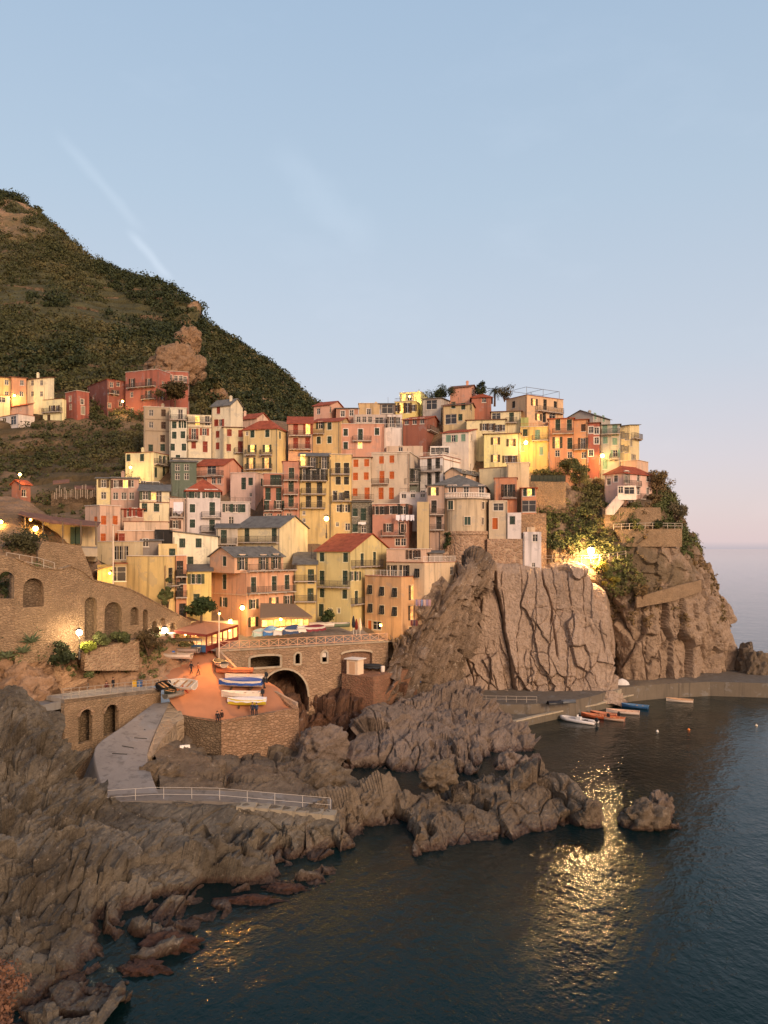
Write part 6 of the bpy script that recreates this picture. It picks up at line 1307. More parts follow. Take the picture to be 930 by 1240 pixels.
boulder('rounded grey boulder behind the smooth inlet boulder', 385, 922, 5.6, 4.2, 5, m=R1, seed=6, Y=99, z=-.2)
boulder('pale boulder at the left root of the spit', 450, 985, 2.6, 2.0, seed=7, z=.3, Y=82)
boulder('round pale boulder on the middle of the spit', 533, 962, 3.6, 2.4, seed=8, z=.9, Y=85)
boulder('brown rock filling the corner beside the grey slipway', 193, 942, 4.0, 2.6, 3.0, seed=30, z=-1.0, Y=83.6)
boulder('dark rock at the outer end of the mole', 918, 836, 6, 8, 8, seed=9, z=.6, Y=160)
boulder('reddish low rock below the shore in the shallows', 205, 1152, 3.6, 1.3, 2.4, seed=10, z=-.5, m=rock_mat('reef', '5f4334', '6e5140', '3d2a22', (.3, .8, 0), 2, .1))
for i, (px, py, w_, d_) in enumerate(((300, 1094, 5.0, 1.6), (345, 1080, 3.6, 1.5), (170, 1180, 3.4, 2.2))):
    boulder(['long reddish reef rock just above the water line', 'low brown rock at the tip of the reef', 'flat reddish rock washed by the sea', 'flat reddish rock nearest the bottom edge', 'small reddish rock beside the waterline ledge'][i], px, py, w_, .9, d_, seed=11+i, z=-.5, m=rock_mat('reef', '5f4334', '6e5140', '3d2a22', (.3, .8, 0), 2, .1))
# crags breaking through the scrub of the mountain shoulder
CRAG = rock_mat('crag', '9c7d60', 'b08f70', '7f654e', (.2, .6, 0), 1.0, .1, .5)
def on_sheet(name, px, py):
    A = SHEETS[name][0]; a, b = proj(A); i = np.argmin((a-px)**2+(b-py)**2); return float(A.reshape(-1, 3)[i][1])
for i, (px, py, w_, h_, lab) in enumerate(((234, 392, 9, 15, 'tall pale crag at the step of the mountain ridge'), (226, 418, 12, 11, 'pale crag just below the step of the ridge'), (212, 448, 20, 12, 'broadest tan crag above the large red villa'), (198, 462, 12, 7, 'low tan crag left of the broadest one above the villa'), (242, 462, 12, 8, 'crag on the slope right of the red villa'), (262, 482, 10, 6, 'small crag lowest on the right slope above the pale tower'), (8, 262, 22, 16, 'rock outcrop at the left end of the summit'), (50, 285, 26, 14, 'rock outcrop under the right side of the summit'))):
    o = boulder(lab, px, py, w_*.72, h_*.72, w_*.5, CRAG, 40+i, z=-1, Y=on_sheet('mountain_shoulder' if px < 236 else 'mountain_far_slope', px, py)+1.5); o['category'] = 'crag'; o.name = 'crag'
# dry stone terrace walls following the contours
def contour_walls(sname, z0, z1, dz, keep, m, name, hgt=1.3):
    A = SHEETS[sname][0]; mb = MB(); nv, nu, _ = A.shape
    for k, z in enumerate(np.arange(z0, z1, dz)):
        prev = None
        for j in range(0, nu, 2):
            col = A[:, j]; zz = z+.8*math.sin(j*.09+k); s = np.where((col[:-1, 2] >= zz) & (col[1:, 2] < zz))[0]
            if not len(s): prev = None; continue
            i = s[-1]; q = col[i]; px, py = proj(q); ok = keep(px, py) and vnoise(np.array([[j*.045, k*3.7, 0.]]), 8)[0] > -.15
            v = Vector((q[0], q[1]-.5, zz-.6)) if ok else None
            if v is not None and prev is not None and (v-prev).length < 9: mb.bar(prev, v, .5, hgt)
            prev = v
    o = mb.build(name, m); o['kind'] = 'stuff'; return o
contour_walls('mountain_shoulder', 62, 170, 6.5, lambda px, py: -40 < px < 200 and py > 300, MASD, 'vineyard_terrace_walls', 1.7)
contour_walls('village_hill', 38, 66, 4.0, lambda px, py: -40 < px < 172 and 515 < py < 640, MASD, 'valley_terrace_walls', 1.4)
# ------------------------------------------------------------------ boats
def hull_parts(root, L, B, D, outer, inner, transom=.75, thwarts=3, gun=None):
    n = 14; S_ = []
    for i in range(n+1):
        t = i/n; b = B/2*(math.sin(math.pi*min(1, .18+.62*t if False else t*.62+.0))**.62 if False else 1)
        w = B/2*min(1, (1-(max(0, t-.35)/.65)**2.3))*(transom+(1-transom)*min(1, t/.4)**.8); w = max(w, .02); sh = D*(1+.28*(t-.35)**2*2.2); kz = D*.28*max(0, (t-.7)/.3)**2
        S_.append((t*L-L/2, w, sh, kz))
    def shell(off):
        vs = []
        for x, w, sh, kz in S_:
            w2 = max(.01, w-off); k2 = kz+off
            for y, z in ((-w2, sh), (-w2*.93, k2+(sh-k2)*.5), (-w2*.55, k2+(sh-k2)*.12), (0, k2), (w2*.55, k2+(sh-k2)*.12), (w2*.93, k2+(sh-k2)*.5), (w2, sh)): vs.append((x, y, z))
        fs = [(i*7+k, i*7+k+1, (i+1)*7+k+1, (i+1)*7+k) for i in range(n) for k in range(6)]; fs.append(tuple(range(7))); return vs, fs
    mb = MB(); mb.add(*shell(0)); mb.build('hull', outer, root, local=True, smooth=False)
    mb = MB(); v, f = shell(.06); mb.add(v, f); mb.build('inner_hull', inner, root, local=True)
    mb = MB()
    for s in (-1, 1): mb.tube([(x, s*w, sh) for x, w, sh, kz in S_], .05, 5)
    mb.bar((S_[0][0], -S_[0][1], S_[0][2]), (S_[0][0], S_[0][1], S_[0][2]), .1); mb.build('gunwale', gun or inner, root, local=True)
    for k in range(thwarts):
        t = .22+.26*k; x, w, sh, kz = S_[int(t*n)]; mb = MB(); mb.box(x-.14, x+.14, -w+.08, w-.08, sh*.72, sh*.72+.05); mb.build('thwart', paint('a77b52', .6), root, local=True)
    return S_
def motor(root, x, z, col='2a2c30'):
    mb = MB(); mb.box(x-.5, x-.05, -.2, .2, z+.05, z+.5); mb.box(x-.38, x-.1, -.15, .15, z+.502, z+.66); mb.tube([(x-.28, 0, z+.06), (x-.3, 0, z-.7)], .09, 6); mb.box(x-.5, x-.18, -.03, .03, z-.82, z-.6); mb.build('outboard_motor', paint(col, .35), root, local=True)
def boat(label, loc, rz, L, B, D, outer, inner, mot=False, tilt=0, **kw):
    t = thing('boat', label, 'boat', loc, rz); t.rotation_euler = (tilt, 0, rz); S_ = hull_parts(t, L, B, D, paint(outer, .4), paint(inner, .55), **kw)
    if mot: motor(t, -L/2, D*.75)
    return t, S_
def cover(t, L, B, D, col, peak=.45, drop=.35, name='cover'):
    n = 14; m = 9; vs = []; rnd = random.Random(len(col)+int(L*10))
    for i in range(n+1):
        u = i/n; w = B/2*1.06*min(1, (1-(max(0, u-.35)/.65)**2.3))*(.8+.2*min(1, u/.4)); w = max(w, .06); x = (u-.5)*L*1.03; pk = peak*(math.sin(math.pi*min(1, .12+u*.85))**.7)
        for k in range(m):
            s = k/(m-1)*2-1; z = D+pk*(1-abs(s)**1.4)+.03*math.sin(9*u+5*s)
            y = s*w
            if abs(s) == 1: z = D-drop+.06*math.sin(u*23)
            vs.append((x, y*(1.0 if abs(s) < 1 else 1.03), z+rnd.uniform(-.015, .015)))
    fs = [(i*m+k, i*m+k+1, (i+1)*m+k+1, (i+1)*m+k) for i in range(n) for k in range(m-1)]; fs += [tuple(range(m)), tuple(n*m+k for k in range(m))]
    mb = MB(); mb.add(vs, fs); mb.build(name, paint(col, .7), t, local=True)
def cradle(t, L, B):
    for x in (-L*.25, L*.2): mb = MB(); mb.box(x-.08, x+.08, -B*.4, B*.4, -.32, -.02); mb.build('cradle', paint('4a3a2e', .9), t, local=True)
def rib_boat(label, loc, rz, L=6.0, B=2.2):
    t = thing('rubber_boat', label, 'boat', loc, rz); m_ = paint('d6cdc6', .5); pts = []
    for s in (1,): pts = [(-L/2, -B/2+.28, .35), (-L*.1, -B/2+.28, .36), (L*.22, -B/2+.36, .42), (L*.40, -B*.22, .52), (L*.48, 0, .58), (L*.40, B*.22, .52), (L*.22, B/2-.36, .42), (-L*.1, B/2-.28, .36), (-L/2, B/2-.28, .35)]
    mb = MB(); mb.tube(pts, [.2, .27, .28, .27, .25, .27, .28, .27, .2], 10); mb.build('tube', m_, t, local=True, smooth=True)
    mb = MB(); mb.prism([(-L/2+.3, -B/2+.4), (L*.25, -B/2+.5), (L*.42, 0), (L*.25, B/2-.5), (-L/2+.3, B/2-.4)], -.1, .2); mb.build('floor', paint('8c8580', .7), t, local=True)
    mb = MB(); mb.box(-.5, .25, -.35, .35, .2, .95); mb.box(.05, .1, -.3, .3, .952, 1.25); mb.build('console', paint('d9d2cb', .5), t, local=True)
    mb = MB(); mb.box(-1.5, -.95, -.45, .45, .2, .6); mb.build('seat', paint('55504c', .7), t, local=True); motor(t, -L/2+.25, .55); return t
def atsea(px, py): v = Pz(px, py, 0); v.z = -.12; return v
rib_boat('long pale grey inflatable boat nearest the quay corner', atsea(700, 874), math.radians(141), 6.3, 2.3)
for px, py, rz, L, o_, i_, lab, mt in ((719, 869, 143, 4.4, 'c9663f', 'd98a63', 'orange wooden boat moored beside the inflatable', 1), (731, 867, 145, 4.6, 'a4462f', 'd88f6c', 'red brown wooden boat between the orange and the white hull', 1), (741, 872, 150, 4.0, 'e0b79c', 'c9774f', 'small peach rowing boat outside the red brown one', 0), (754, 864, 158, 5.4, 'e6cdbc', 'd9b39b', 'slim white rowing boat moored right of the red ones', 0), (768, 857, 150, 4.8, '39628f', '5b7fa3', 'blue rowing boat at the right end of the moored row', 0), (823, 850, 158, 4.6, 'e9d2bd', 'c49d7a', 'white rowing boat lying alone in the harbour', 0)):
    t, S_ = boat(lab, atsea(px, py), math.radians(rz), L, 1.6, .62, o_, i_, mt)
for px, py, c_ in ((796, 886, 'e8dccb'), (834, 884, 'e0803a'), (916, 879, 'd8c8b0')):
    mb = MB(); mb.lathe([(.03, -.2), (.2, -.05), (.22, .08), (.1, .22), (.03, .3)], 10); v = Pz(px, py, 0); o = link('buoy', mb.mesh('buoy', paint(c_, .5), True), None, v); tag(o, {796: 'pale buoy floating in the open harbour', 834: 'orange buoy floating right of the pale one', 916: 'small buoy far out near the right edge'}[px], 'buoy')
# boats on the slip
def onslip(px, py, dz=.32): v = on_slip(px, py); v.z += dz; return v
t, S_ = boat('blue tarpaulin covered boat parked on the slip', onslip(292, 834), math.radians(176), 5.8, 2.0, .8, 'dcd3c8', 'c9bfb2', True); cover(t, 5.8, 2.0, .8, '2f4f8f', .5, .5); cradle(t, 5.8, 2)
t, S_ = boat('white open boat parked behind the blue covered one', onslip(296, 826.5), math.radians(178), 5.4, 1.9, .75, 'e8dccf', 'cdb89f', True); cradle(t, 5.4, 1.9)
t, S_ = boat('white motor boat parked in front of the blue covered one', onslip(291, 849), math.radians(177), 5.2, 1.9, .8, 'ddcbb6', 'e3d3c0', True); cradle(t, 5.2, 1.9)
t, S_ = boat('white boat with striped cover and yellow band at the slip front', onslip(300, 857), math.radians(184), 4.9, 1.8, .8, 'd9c23e', 'e6ddd2'); cover(t, 4.9, 1.8, .8, 'd8cfcb', .35, .28); cradle(t, 4.9, 1.8)
t, S_ = boat('small boat with dark cover standing at the foot of the mast', onslip(265, 810), math.radians(120), 4.0, 1.7, .7, 'e0cbb2', 'c9b49b'); cover(t, 4.0, 1.7, .7, '3b3a38', .4, .1); cradle(t, 4, 1.7)
t, S_ = boat('terracotta coloured upturned boat behind the blue covered one', onslip(285, 818), math.radians(185), 5.0, 1.7, .6, 'b0623f', 'a85c3c'); cover(t, 5.0, 1.7, .6, 'b4663f', .25, .3)
t, S_ = boat('white boat tilted on its trestle at the left of the slip', onslip(222, 838, .7), math.radians(150), 4.6, 1.8, .75, 'e9dccb', 'd8cdbf', tilt=-.5)
mb = MB(); mb.bar((-.6, 0, -1.1), (.1, 0, .3), .12); mb.bar((.4, 0, -1.1), (-.1, 0, .3), .12); mb.build('trestle', paint('b33a2c', .6), t, local=True)
t, S_ = boat('grey white boat on a trailer near the tent restaurant', P(212, 803, 109.6)+Vector((0, 0, .6)), math.radians(172), 4.8, 1.7, .7, 'd9cabb', 'b8a48f'); cradle(t, 4.8, 1.7)
t, S_ = boat('upturned white kayak lying on the rock below the slip', P(212, 910, 96)+Vector((0, 0, .7)), math.radians(28), 3.6, .9, .35, 'f0e2d2', 'e8dccb', thwarts=0); t.rotation_euler = (math.pi*.93, 0, math.radians(28))
# dark dinghies and outboards heaped left of the slip
for i, (px, py, Y, rz) in enumerate(((200, 838, 103.5, 70), (206, 846, 102, 95), (212, 850, 101.4, 60))):
    t, S_ = boat(['black inflatable leaning against the road end', 'dark green dinghy in the heap beside the slipway', 'grey dinghy lowest in the heap beside the slipway'][i], P(px, py, Y)+Vector((0, 0, .6)), math.radians(rz), 3.4, 1.5, .55, ['26282b', '3a4038', '8a857c'][i], ['1e2022', '2c322b', '6f6a62'][i], tilt=.5-.3*i)
# boats and covers on the square, along the bridge railing
sqd = [(313, 768, 116.8, 'b9c9b5', 'pale green covered dinghy first in the row behind the bridge railing'), (326, 767, 118, '4a78a8', 'blue peaked boat cover in the row behind the bridge railing'), (340, 766.5, 119, 'd8cfc4', 'grey white covered boat in the row behind the bridge railing'), (353, 765.5, 119.6, '3d4c66', 'navy blue covered boat in the row behind the bridge railing'), (363, 763.5, 120.8, 'e6d5bd', 'cream covered boat in the row behind the bridge railing'), (378, 762.5, 122, '7d2f35', 'long dark red covered boat in the row behind the bridge railing')]
for i, (px, py, Y, c_, lab) in enumerate(sqd):
    t, S_ = boat(lab, P(px, py+4.5, Y)+Vector((0, 0, .25)), math.radians(262-7*i), 4.2, 1.9, .7, 'd9cfc2', 'cabdac'); cover(t, 4.2, 1.9, .7, c_, .75 if i in (1, 3) else .4, .55)
for px, py, Y, c_, lab in ((389, 762, 125, 'e0d2c3', 'white open boat at the right end of the covered row'), (408, 762, 126.5, '6c7a62', 'small green boat near the yellow house on the square')):
    boat(lab, P(px, py, Y)+Vector((0, 0, .3)), math.radians(200), 4.0, 1.6, .65, c_, 'cbb9a4')
def parasol(label, px, py, Y, h, col, closed):
    t = thing('parasol', label, 'parasol', P(px, py, Y)); mb = MB(); mb.tube([(0, 0, 0), (0, 0, h)], .04, 6); mb.build('pole', WHITEM, t, local=True); mb = MB()
    mb.lathe([(.18, h*.35), (.3, h*.5), (.22, h*.75), (.06, h*.98)] if closed else [(1.5, h*.78), (.9, h*.88), (.05, h)], 9); mb.build('canopy', paint(col, .8), t, local=True)
parasol('closed dark parasol by the yellow house on the square', 428, 768, 126, 3.0, '23262e', True)
parasol('closed pale parasol leaning near the orange house door', 436, 771, 125.5, 3.0, 'd8bfa5', True)
parasol('closed red striped parasol beside the pale one', 431.5, 770, 126.5, 2.8, '8c3a33', True)
mb = MB(); mb.box(-1.4, 1.4, -.9, .9, 0, 1.2); mb.box(-1.2, 1.2, -.7, .7, 1.202, 1.35); single(MB().add(mb.v, mb.f), 'bin_group', paint('2f4a63', .7), None, None) if False else None
# things on the landing
def barrel(label, px, py, Y, col, r=.32, h=.9):
    mb = MB(); mb.lathe([(r*.9, 0), (r, .1), (r*1.06, h*.5), (r, h-.1), (r*.9, h), (r*.5, h+.02)], 12); v = P(px, py, Y); v.z = 9.0; o = link('barrel', mb.mesh('barrel', paint(col, .6)), None, v); tag(o, label, 'barrel')
barrel('white barrel on the landing beside the dark boat', 463.5, 812, 122, 'e3d5c5'); barrel('red and white barrel at the right of the landing', 477, 809, 123.5, 'c03a2a'); barrel('pale barrel standing in front of the red one', 478.5, 812, 122.6, 'e8d2bf', .28, .7)
v = P(449, 812, 123); v.z = 9.25; t, S_ = boat('dark covered dinghy on the landing beside the kiosk', v, math.radians(170), 3.4, 1.5, .55, '3a3a3a', '2c2c2c'); cover(t, 3.4, 1.5, .55, '33373a', .35, .3)
v = P(468, 806, 126); v.z = 9.0; mb = MB(); mb.box(-.7, .7, -.4, .4, 0, .5); mb.lathe([(.5, .5), (.42, .75), (.2, .95), (.05, 1.0)], 9); tag(link('net_pile', mb.mesh('net_pile', paint('c98d78', .9)), None, v), 'pink heap of nets on the landing behind the barrels', 'net pile')
v = P(503, 826, 128); mb = MB(); mb.box(-.9, .9, -.5, .5, 0, .9); mb.box(-.6, .6, -.4, .4, .9, 1.2); tag(link('tarp_bundle', mb.mesh('tarp_bundle', paint('2f4f7a', .8)), None, v), 'blue tarpaulin bundle on the path left of the shore rock', 'bundle')
# white boats under tarps at the foot of the dark cleft, black outboards on the quay
for px, py, lab in ((741, 828, 'white tarpaulin heap at the foot of the dark cleft'), (753, 829, 'second smaller white tarpaulin heap by the mole wall')):
    v = Pz(px, py, 2.7); mb = MB(); w_ = 1.6 if px < 750 else 1.1; mb.lathe([(w_, 0), (w_*.9, .4), (w_*.55, .85), (w_*.15, 1.1)], 11); o = link('tarp_heap', mb.mesh('tarp_heap', paint('d8d2cc', .8)), None, v); o.scale = (1.3, .7, 1); tag(o, lab, 'tarpaulin')
for px, py, lab in ((673, 852, 'black upturned dinghy on the quay, left one'), (688, 850.5, 'black upturned dinghy on the quay with white stripe, right one')):
    v = Pz(px, py, 2.9); t, S_ = boat(lab, v+Vector((0, 0, .5)), math.radians(15), 2.8, 1.3, .5, '26262a' if px < 680 else '55585c', '1d1d20'); t.rotation_euler = (math.pi, 0, math.radians(15))
# ------------------------------------------------------------------ people
def person(label, loc, rz, top, legs, skin='b98a6e', hair='2c211b', pose='stand', h=1.72):
    bm = bmesh.new(); sk = bm.verts.layers.skin.verify(); k = h/1.72
    def v(x, y, z, r): a = bm.verts.new((x*k, y*k, z*k)); a[sk].radius = (r*k, r*k); return a
    e = lambda a, b: bm.edges.new((a, b))
    sit = pose == 'sit'; zh = .45 if sit else .93; st = .24 if pose == 'walk' else .0
    pel = v(0, 0, zh, .15); wa = v(0, .01, zh+.16, .135); ch = v(0, 0, zh+.38, .16); ne = v(0, -.01, zh+.55, .062); hd = v(0, -.03, zh+.66, .098); tp = v(0, -.02, zh+.77, .082)
    e(pel, wa); e(wa, ch); e(ch, ne); e(ne, hd); e(hd, tp)
    for s in (-1, 1):
        sh = v(s*.19, 0, zh+.46, .062); sw = s*st*1.1; el = v(s*.25, .03+sw*.4, zh+.19, .047); wr = v(s*.25, -.06+sw, zh-.04, .033); ha = v(s*.25, -.10+sw, zh-.13, .036); e(ch, sh); e(sh, el); e(el, wr); e(wr, ha)
        hp = v(s*.09, 0, zh-.05, .098); e(pel, hp); d = -s*st
        if sit: kn = v(s*.11, -.42, .47, .066); an = v(s*.11, -.45, .08, .046); to = v(s*.12, -.60, .04, .038)
        else: kn = v(s*.10, -.03+d*.7, .49, .068); an = v(s*.10, .03+d*1.3, .08, .045); to = v(s*.11, -.13+d*1.3, .035, .038)
        e(hp, kn); e(kn, an); e(an, to)
    me = bpy.data.meshes.new('body'); bm.to_mesh(me); bm.free(); o = bpy.data.objects.new('body', me); C.objects.link(o); me.skin_vertices[0].data[0].use_root = True
    md = o.modifiers.new('skin', 'SKIN'); md.use_smooth_shade = True; o.modifiers.new('sub', 'SUBSURF').levels = 1; bpy.context.view_layer.update()
    m2 = bpy.data.meshes.new_from_object(o.evaluated_get(bpy.context.evaluated_depsgraph_get())); bpy.data.objects.remove(o)
    for c_ in (legs, top, skin, hair): m2.materials.append(paint(c_, .85))
    for p in m2.polygons:
        c_ = p.center/k; p.material_index = 2 if (c_.z > zh+.54 or (abs(c_.x) > .2 and c_.z < zh-.03 and not sit)) else (1 if c_.z > zh+.02 else 0)
        if c_.z < .075 and not sit: p.material_index = 3
    t = thing('person', label, 'person', loc, rz); link('body', m2, t)
    hm = MB(); hm.lathe([(.085, .0), (.112, .06), (.10, .13), (.05, .175), (.01, .185)], 10, (0, .012, 0)); ho = hm.build('hair', paint(hair, .8), t, local=True, smooth=True); ho.location = (0, 0, (zh+.665)*k); ho.scale = (k,)*3
    fm = MB(); fm.box(-.014, .014, -.135, -.10, -.005, .03); fm.box(-.03, .03, -.122, -.1, -.05, -.04)
    fo = fm.build('face', paint(skin, .8), t, local=True); fo.location = (0, 0, (zh+.66)*k); em = MB()
    for s in (-1, 1): em.box(s*.035-.011, s*.035+.011, -.122, -.1, .02, .036)
    eo = em.build('eyes', paint('2a201c', .5), t, local=True); eo.location = (0, 0, (zh+.66)*k)
    if not sit:
        fg = MB()
        for s in (-1, 1):
            for j in range(4): x = s*.25+(j-1.5)*.016; y = -.10+s*st*1.1; fg.tube([(x, y-.005, zh-.15), (x, y-.02, zh-.20-.008*(1-abs(j-1.5))), (x, y-.008, zh-.235)], [.009, .008, .006], 5)
            fg.tube([(s*.23, -.11+s*st*1.1, zh-.12), (s*.215, -.135+s*st*1.1, zh-.17)], [.01, .007], 5)
        go = fg.build('fingers', paint(skin, .8), t, local=True); go.scale = (k,)*3
    return t
gs = lambda px, py: on_slip(px, py)
person('person in dark clothes standing left at the slip edge, looking out', gs(305.5, 867), .3, '2a3140', '1f232b')
person('person in dark blue standing right of another at the slip edge', gs(310.5, 867), -.3, '30415a', '232830', h=1.68)
person('person in a dark jacket walking up the slip', gs(231.5, 817), 2.6, '2b2a2d', '26272c', pose='walk')
person('person in an orange coat walking on the slip', gs(239.5, 818), 2.2, 'c7784a', '5b4436', pose='walk', h=1.66)
person('person in black seated on the slip wall, left one', gs(263, 873)+Vector((0, 0, -.05)), .2, '1e1f24', '1c1d22', pose='sit')
person('person in brown seated on the slip wall, right one', gs(268.5, 872)+Vector((0, 0, -.05)), -.3, '3a2a24', '25211f', pose='sit')
for i, (px, u_) in enumerate(((98, 2.2), (105, 3.1), (129, 5.3), (137, 6.2))):
    person(['person in a dark top sitting on the harbour road at the left', 'person in grey sitting beside the dark one on the harbour road', 'person in dark red sitting on the harbour road wall', 'person in black standing by the yellow bin on the harbour road'][i], P(px, 836.5-.05*i, 101.2+.03*(px-98)), .4*i, ['26262b', '6a655f', '5c2f2c', '1f2024'][i], '26272c', pose='sit' if i < 3 else 'stand')
for px, c_, lab in ((164, 'c79a2c', 'yellow bin on the harbour road'), (169, '3d5f8c', 'blue bin beside the yellow one on the harbour road')):
    mb = MB(); mb.box(-.3, .3, -.3, .3, 0, .95); mb.box(-.34, .34, -.34, .34, .952, 1.05); v = P(px, 833.5, 104.4); tag(link('bin', mb.mesh('bin', paint(c_, .6)), None, v), lab, 'bin')
# ------------------------------------------------------------------ restaurant tent and veranda
tn = thing('restaurant_tent', 'open restaurant tent with red posts glowing inside at the head of the slip', 'tent', P(240, 785, 116))
FLp, FRp, BRp, BLp = P(211, 764, 113.5), P(250, 769, 112.8), P(288, 757, 121), P(240, 752, 122)
mid = (FLp+FRp+BRp+BLp)/4+Vector((0, 0, .7)); mb = MB(); up = Vector((0, 0, .1))
for a, b in ((FLp, FRp), (FRp, BRp), (BRp, BLp), (BLp, FLp)): mb.add([a, b, mid, a+up, b+up, mid+up], [(0, 2, 1), (3, 4, 5), (0, 1, 4, 3)])
mb.build('roof', paint('b07a5c', .8), tn)
mb = MB()
for a, b in ((FLp, FRp), (FRp, BRp)): mb.bar(a-up, b-up, .12, .35)
mb.build('beam', paint('6e2a20', .7), tn)
gz = P(240, 786, 115.2).z
for a, b, n in ((FLp, FRp, 2), (FRp, BRp, 6)):
    for k in range(n+1):
        if k == 0 and n == 6: continue
        p = a.lerp(b, k/n); mb = MB(); mb.bar(Vector((p.x, p.y, gz-.4)), p-Vector((0, 0, .25)), .17); mb.build('post', paint('6e2a20', .7), tn)
mb = MB(); mb.bar(Vector((FLp.x, FLp.y, gz+.45)), Vector((FRp.x, FRp.y, gz+.35)), .1, 1.0); mb.build('counter', paint('35597f', .6), tn)
mb = MB(); mb.bar(Vector((FRp.x, FRp.y, gz+.3)), Vector((BRp.x, BRp.y, gz+.8)), .08, .8); mb.build('railing', paint('6e2a20', .7), tn)
mb = MB(); mb.bar(Vector((BLp.x-3, BLp.y, gz+1.7)), Vector((BRp.x, BRp.y+.3, gz+1.9)), .2, 3.4); mb.build('back_wall', plaster('e6c48d'), tn)
for k in range(7):
    t_ = k/6; p = FLp.lerp(BRp, .15+.7*t_)+Vector((.8*math.sin(k*2.1), .6*math.cos(k*3), -.75)); mb = MB(); mb.lathe([(.05, -.14), (.15, -.05), (.15, .05), (.05, .14)], 8); o = mb.build('hanging_lamp', glow('ffc97a', 9), tn, local=True); o.location = p-tn.location
for k in range(8):
    t_ = k/7; p = FLp.lerp(BRp, .12+.76*t_)+Vector((1.1*math.sin(k*1.7), 1.2*math.cos(k*2.3), 0)); p.z = gz+.1; mb = MB(); mb.box(-.45, .45, -.45, .45, .68, .74); mb.bar((0, 0, 0), (0, 0, .68), .1); o = mb.build('table', paint(('d8b48c', 'e0d0bb', 'b5513a')[k % 3], .7), tn, local=True); o.location = p-tn.location
def lampdata(name, power, color, radius, parent, loc):
    l = bpy.data.lights.new(name, 'POINT'); l.energy = power; l.color = color; l.shadow_soft_size = radius; o = bpy.data.objects.new(name, l); C.objects.link(o); o.parent = parent; o.location = loc; return o
lampdata('tent_light', 420, (1, .66, .28), .4, tn, FLp.lerp(BRp, .35)+Vector((0, 0, -.9))-tn.location); lampdata('tent_light', 420, (1, .66, .28), .4, tn, FLp.lerp(BRp, .75)+Vector((0, 0, -.9))-tn.location)
cv = thing('white_canopy', 'white lit canopy over a doorway at the left of the restaurant tent', 'canopy', P(203, 775, 114)); mb = MB(); a = P(195, 766, 113.4); b = P(212, 767, 113); mb.bar(a, b, 2.2, .12); mb.bar(a-Vector((0, 1.1, .25)), b-Vector((0, 1.1, .25)), .06, .5); mb.build('canopy', WHITEM, cv)
for p in (a, b): mb = MB(); mb.bar(p-Vector((0, .9, .1)), Vector((p.x, p.y-.9, gz-.3)), .1); mb.build('post', paint('a5907c', .7), cv)
t, S_ = boat('boat under a blue and white awning in front of the tent', P(222, 795, 112)+Vector((0, 0, .5)), math.radians(174), 4.6, 1.7, .7, 'a8968a', '6f665e'); mb = MB(); mb.add([(-2.4, -1.1, 1.9), (2.3, -1.1, 1.8), (2.3, 1.1, 2.2), (-2.4, 1.1, 2.3)], [(0, 1, 2, 3)]); mb.add([(-2.4, -1.1, 1.9), (2.3, -1.1, 1.8), (2.3, -1.15, 1.5), (-2.4, -1.15, 1.55)], [(0, 1, 2, 3)]); mb.build('awning', paint('c9bdb0', .8), t, local=True)
for x, y in ((-2.3, -1.05), (2.2, -1.05), (2.2, 1.05), (-2.3, 1.05)): mb = MB(); mb.bar((x, y, 0), (x, y, 1.9), .05); mb.build('awning_pole', RAILM, t, local=True)
mb = MB(); mb.lathe([(.3, 0), (.34, .1), (.34, .95), (.2, 1.05)], 10); tag(link('water_drum', mb.mesh('water_drum', paint('2f63b0', .5)), None, P(209, 797, 111)), 'bright blue plastic drum left of the awning boat', 'drum')
# veranda with glass front
vr_ = thing('veranda', 'glazed veranda with brown canvas roof glowing in front of the salmon house', 'veranda', P(345, 766, 122))
w = Wall(317, 119.6, 374, 122.6); h0 = w.uz(317, 767)[1]; h1 = w.uz(372, 748)[1]
mb = MB(); A0 = w.pt(-.4, w.uz(317, 748.5)[1], .5); A1 = w.pt(w.len+.4, w.uz(374, 747)[1], .5); B1 = w.pt(w.len*.86, w.uz(360, 734)[1], -4); B0 = w.pt(w.len*.12, w.uz(330, 733)[1], -4.2)
mb.add([A0, A1, B1, B0, A0+up, A1+up, B1+up, B0+up], [(3, 2, 1, 0), (4, 5, 6, 7), (0, 1, 5, 4), (1, 2, 6, 5), (2, 3, 7, 6), (3, 0, 4, 7)]); mb.build('roof', paint('7d6650', .85), vr_)
mb = MB(); mb.bar(A0-Vector((0, 0, .12)), A1-Vector((0, 0, .12)), .05, .3); mb.build('valance', paint('8f7355', .85), vr_)
npan = 8
for k in range(npan):
    u0, u1 = w.len*k/npan+.06, w.len*(k+1)/npan-.06; mb = MB(); a, b = w.pt(u0, (h0+h1)/2+.45, -.05), w.pt(u1, (h0+h1)/2+.45, -.05); mb.bar(a, b, .04, h1-h0-1.1); mb.build('glass_panel', DIMLIT if k % 3 == 1 else LIT, vr_)
for k in range(npan+1): mb = MB(); mb.bar(w.pt(w.len*k/npan, h0-.4), w.pt(w.len*k/npan, h1), .11); mb.build('post', paint('b08a63', .7), vr_)
mb = MB(); mb.bar(w.pt(0, h0+.35), w.pt(w.len, h0+.35), .12, .8); mb.build('low_wall', plaster('d8b48a'), vr_)
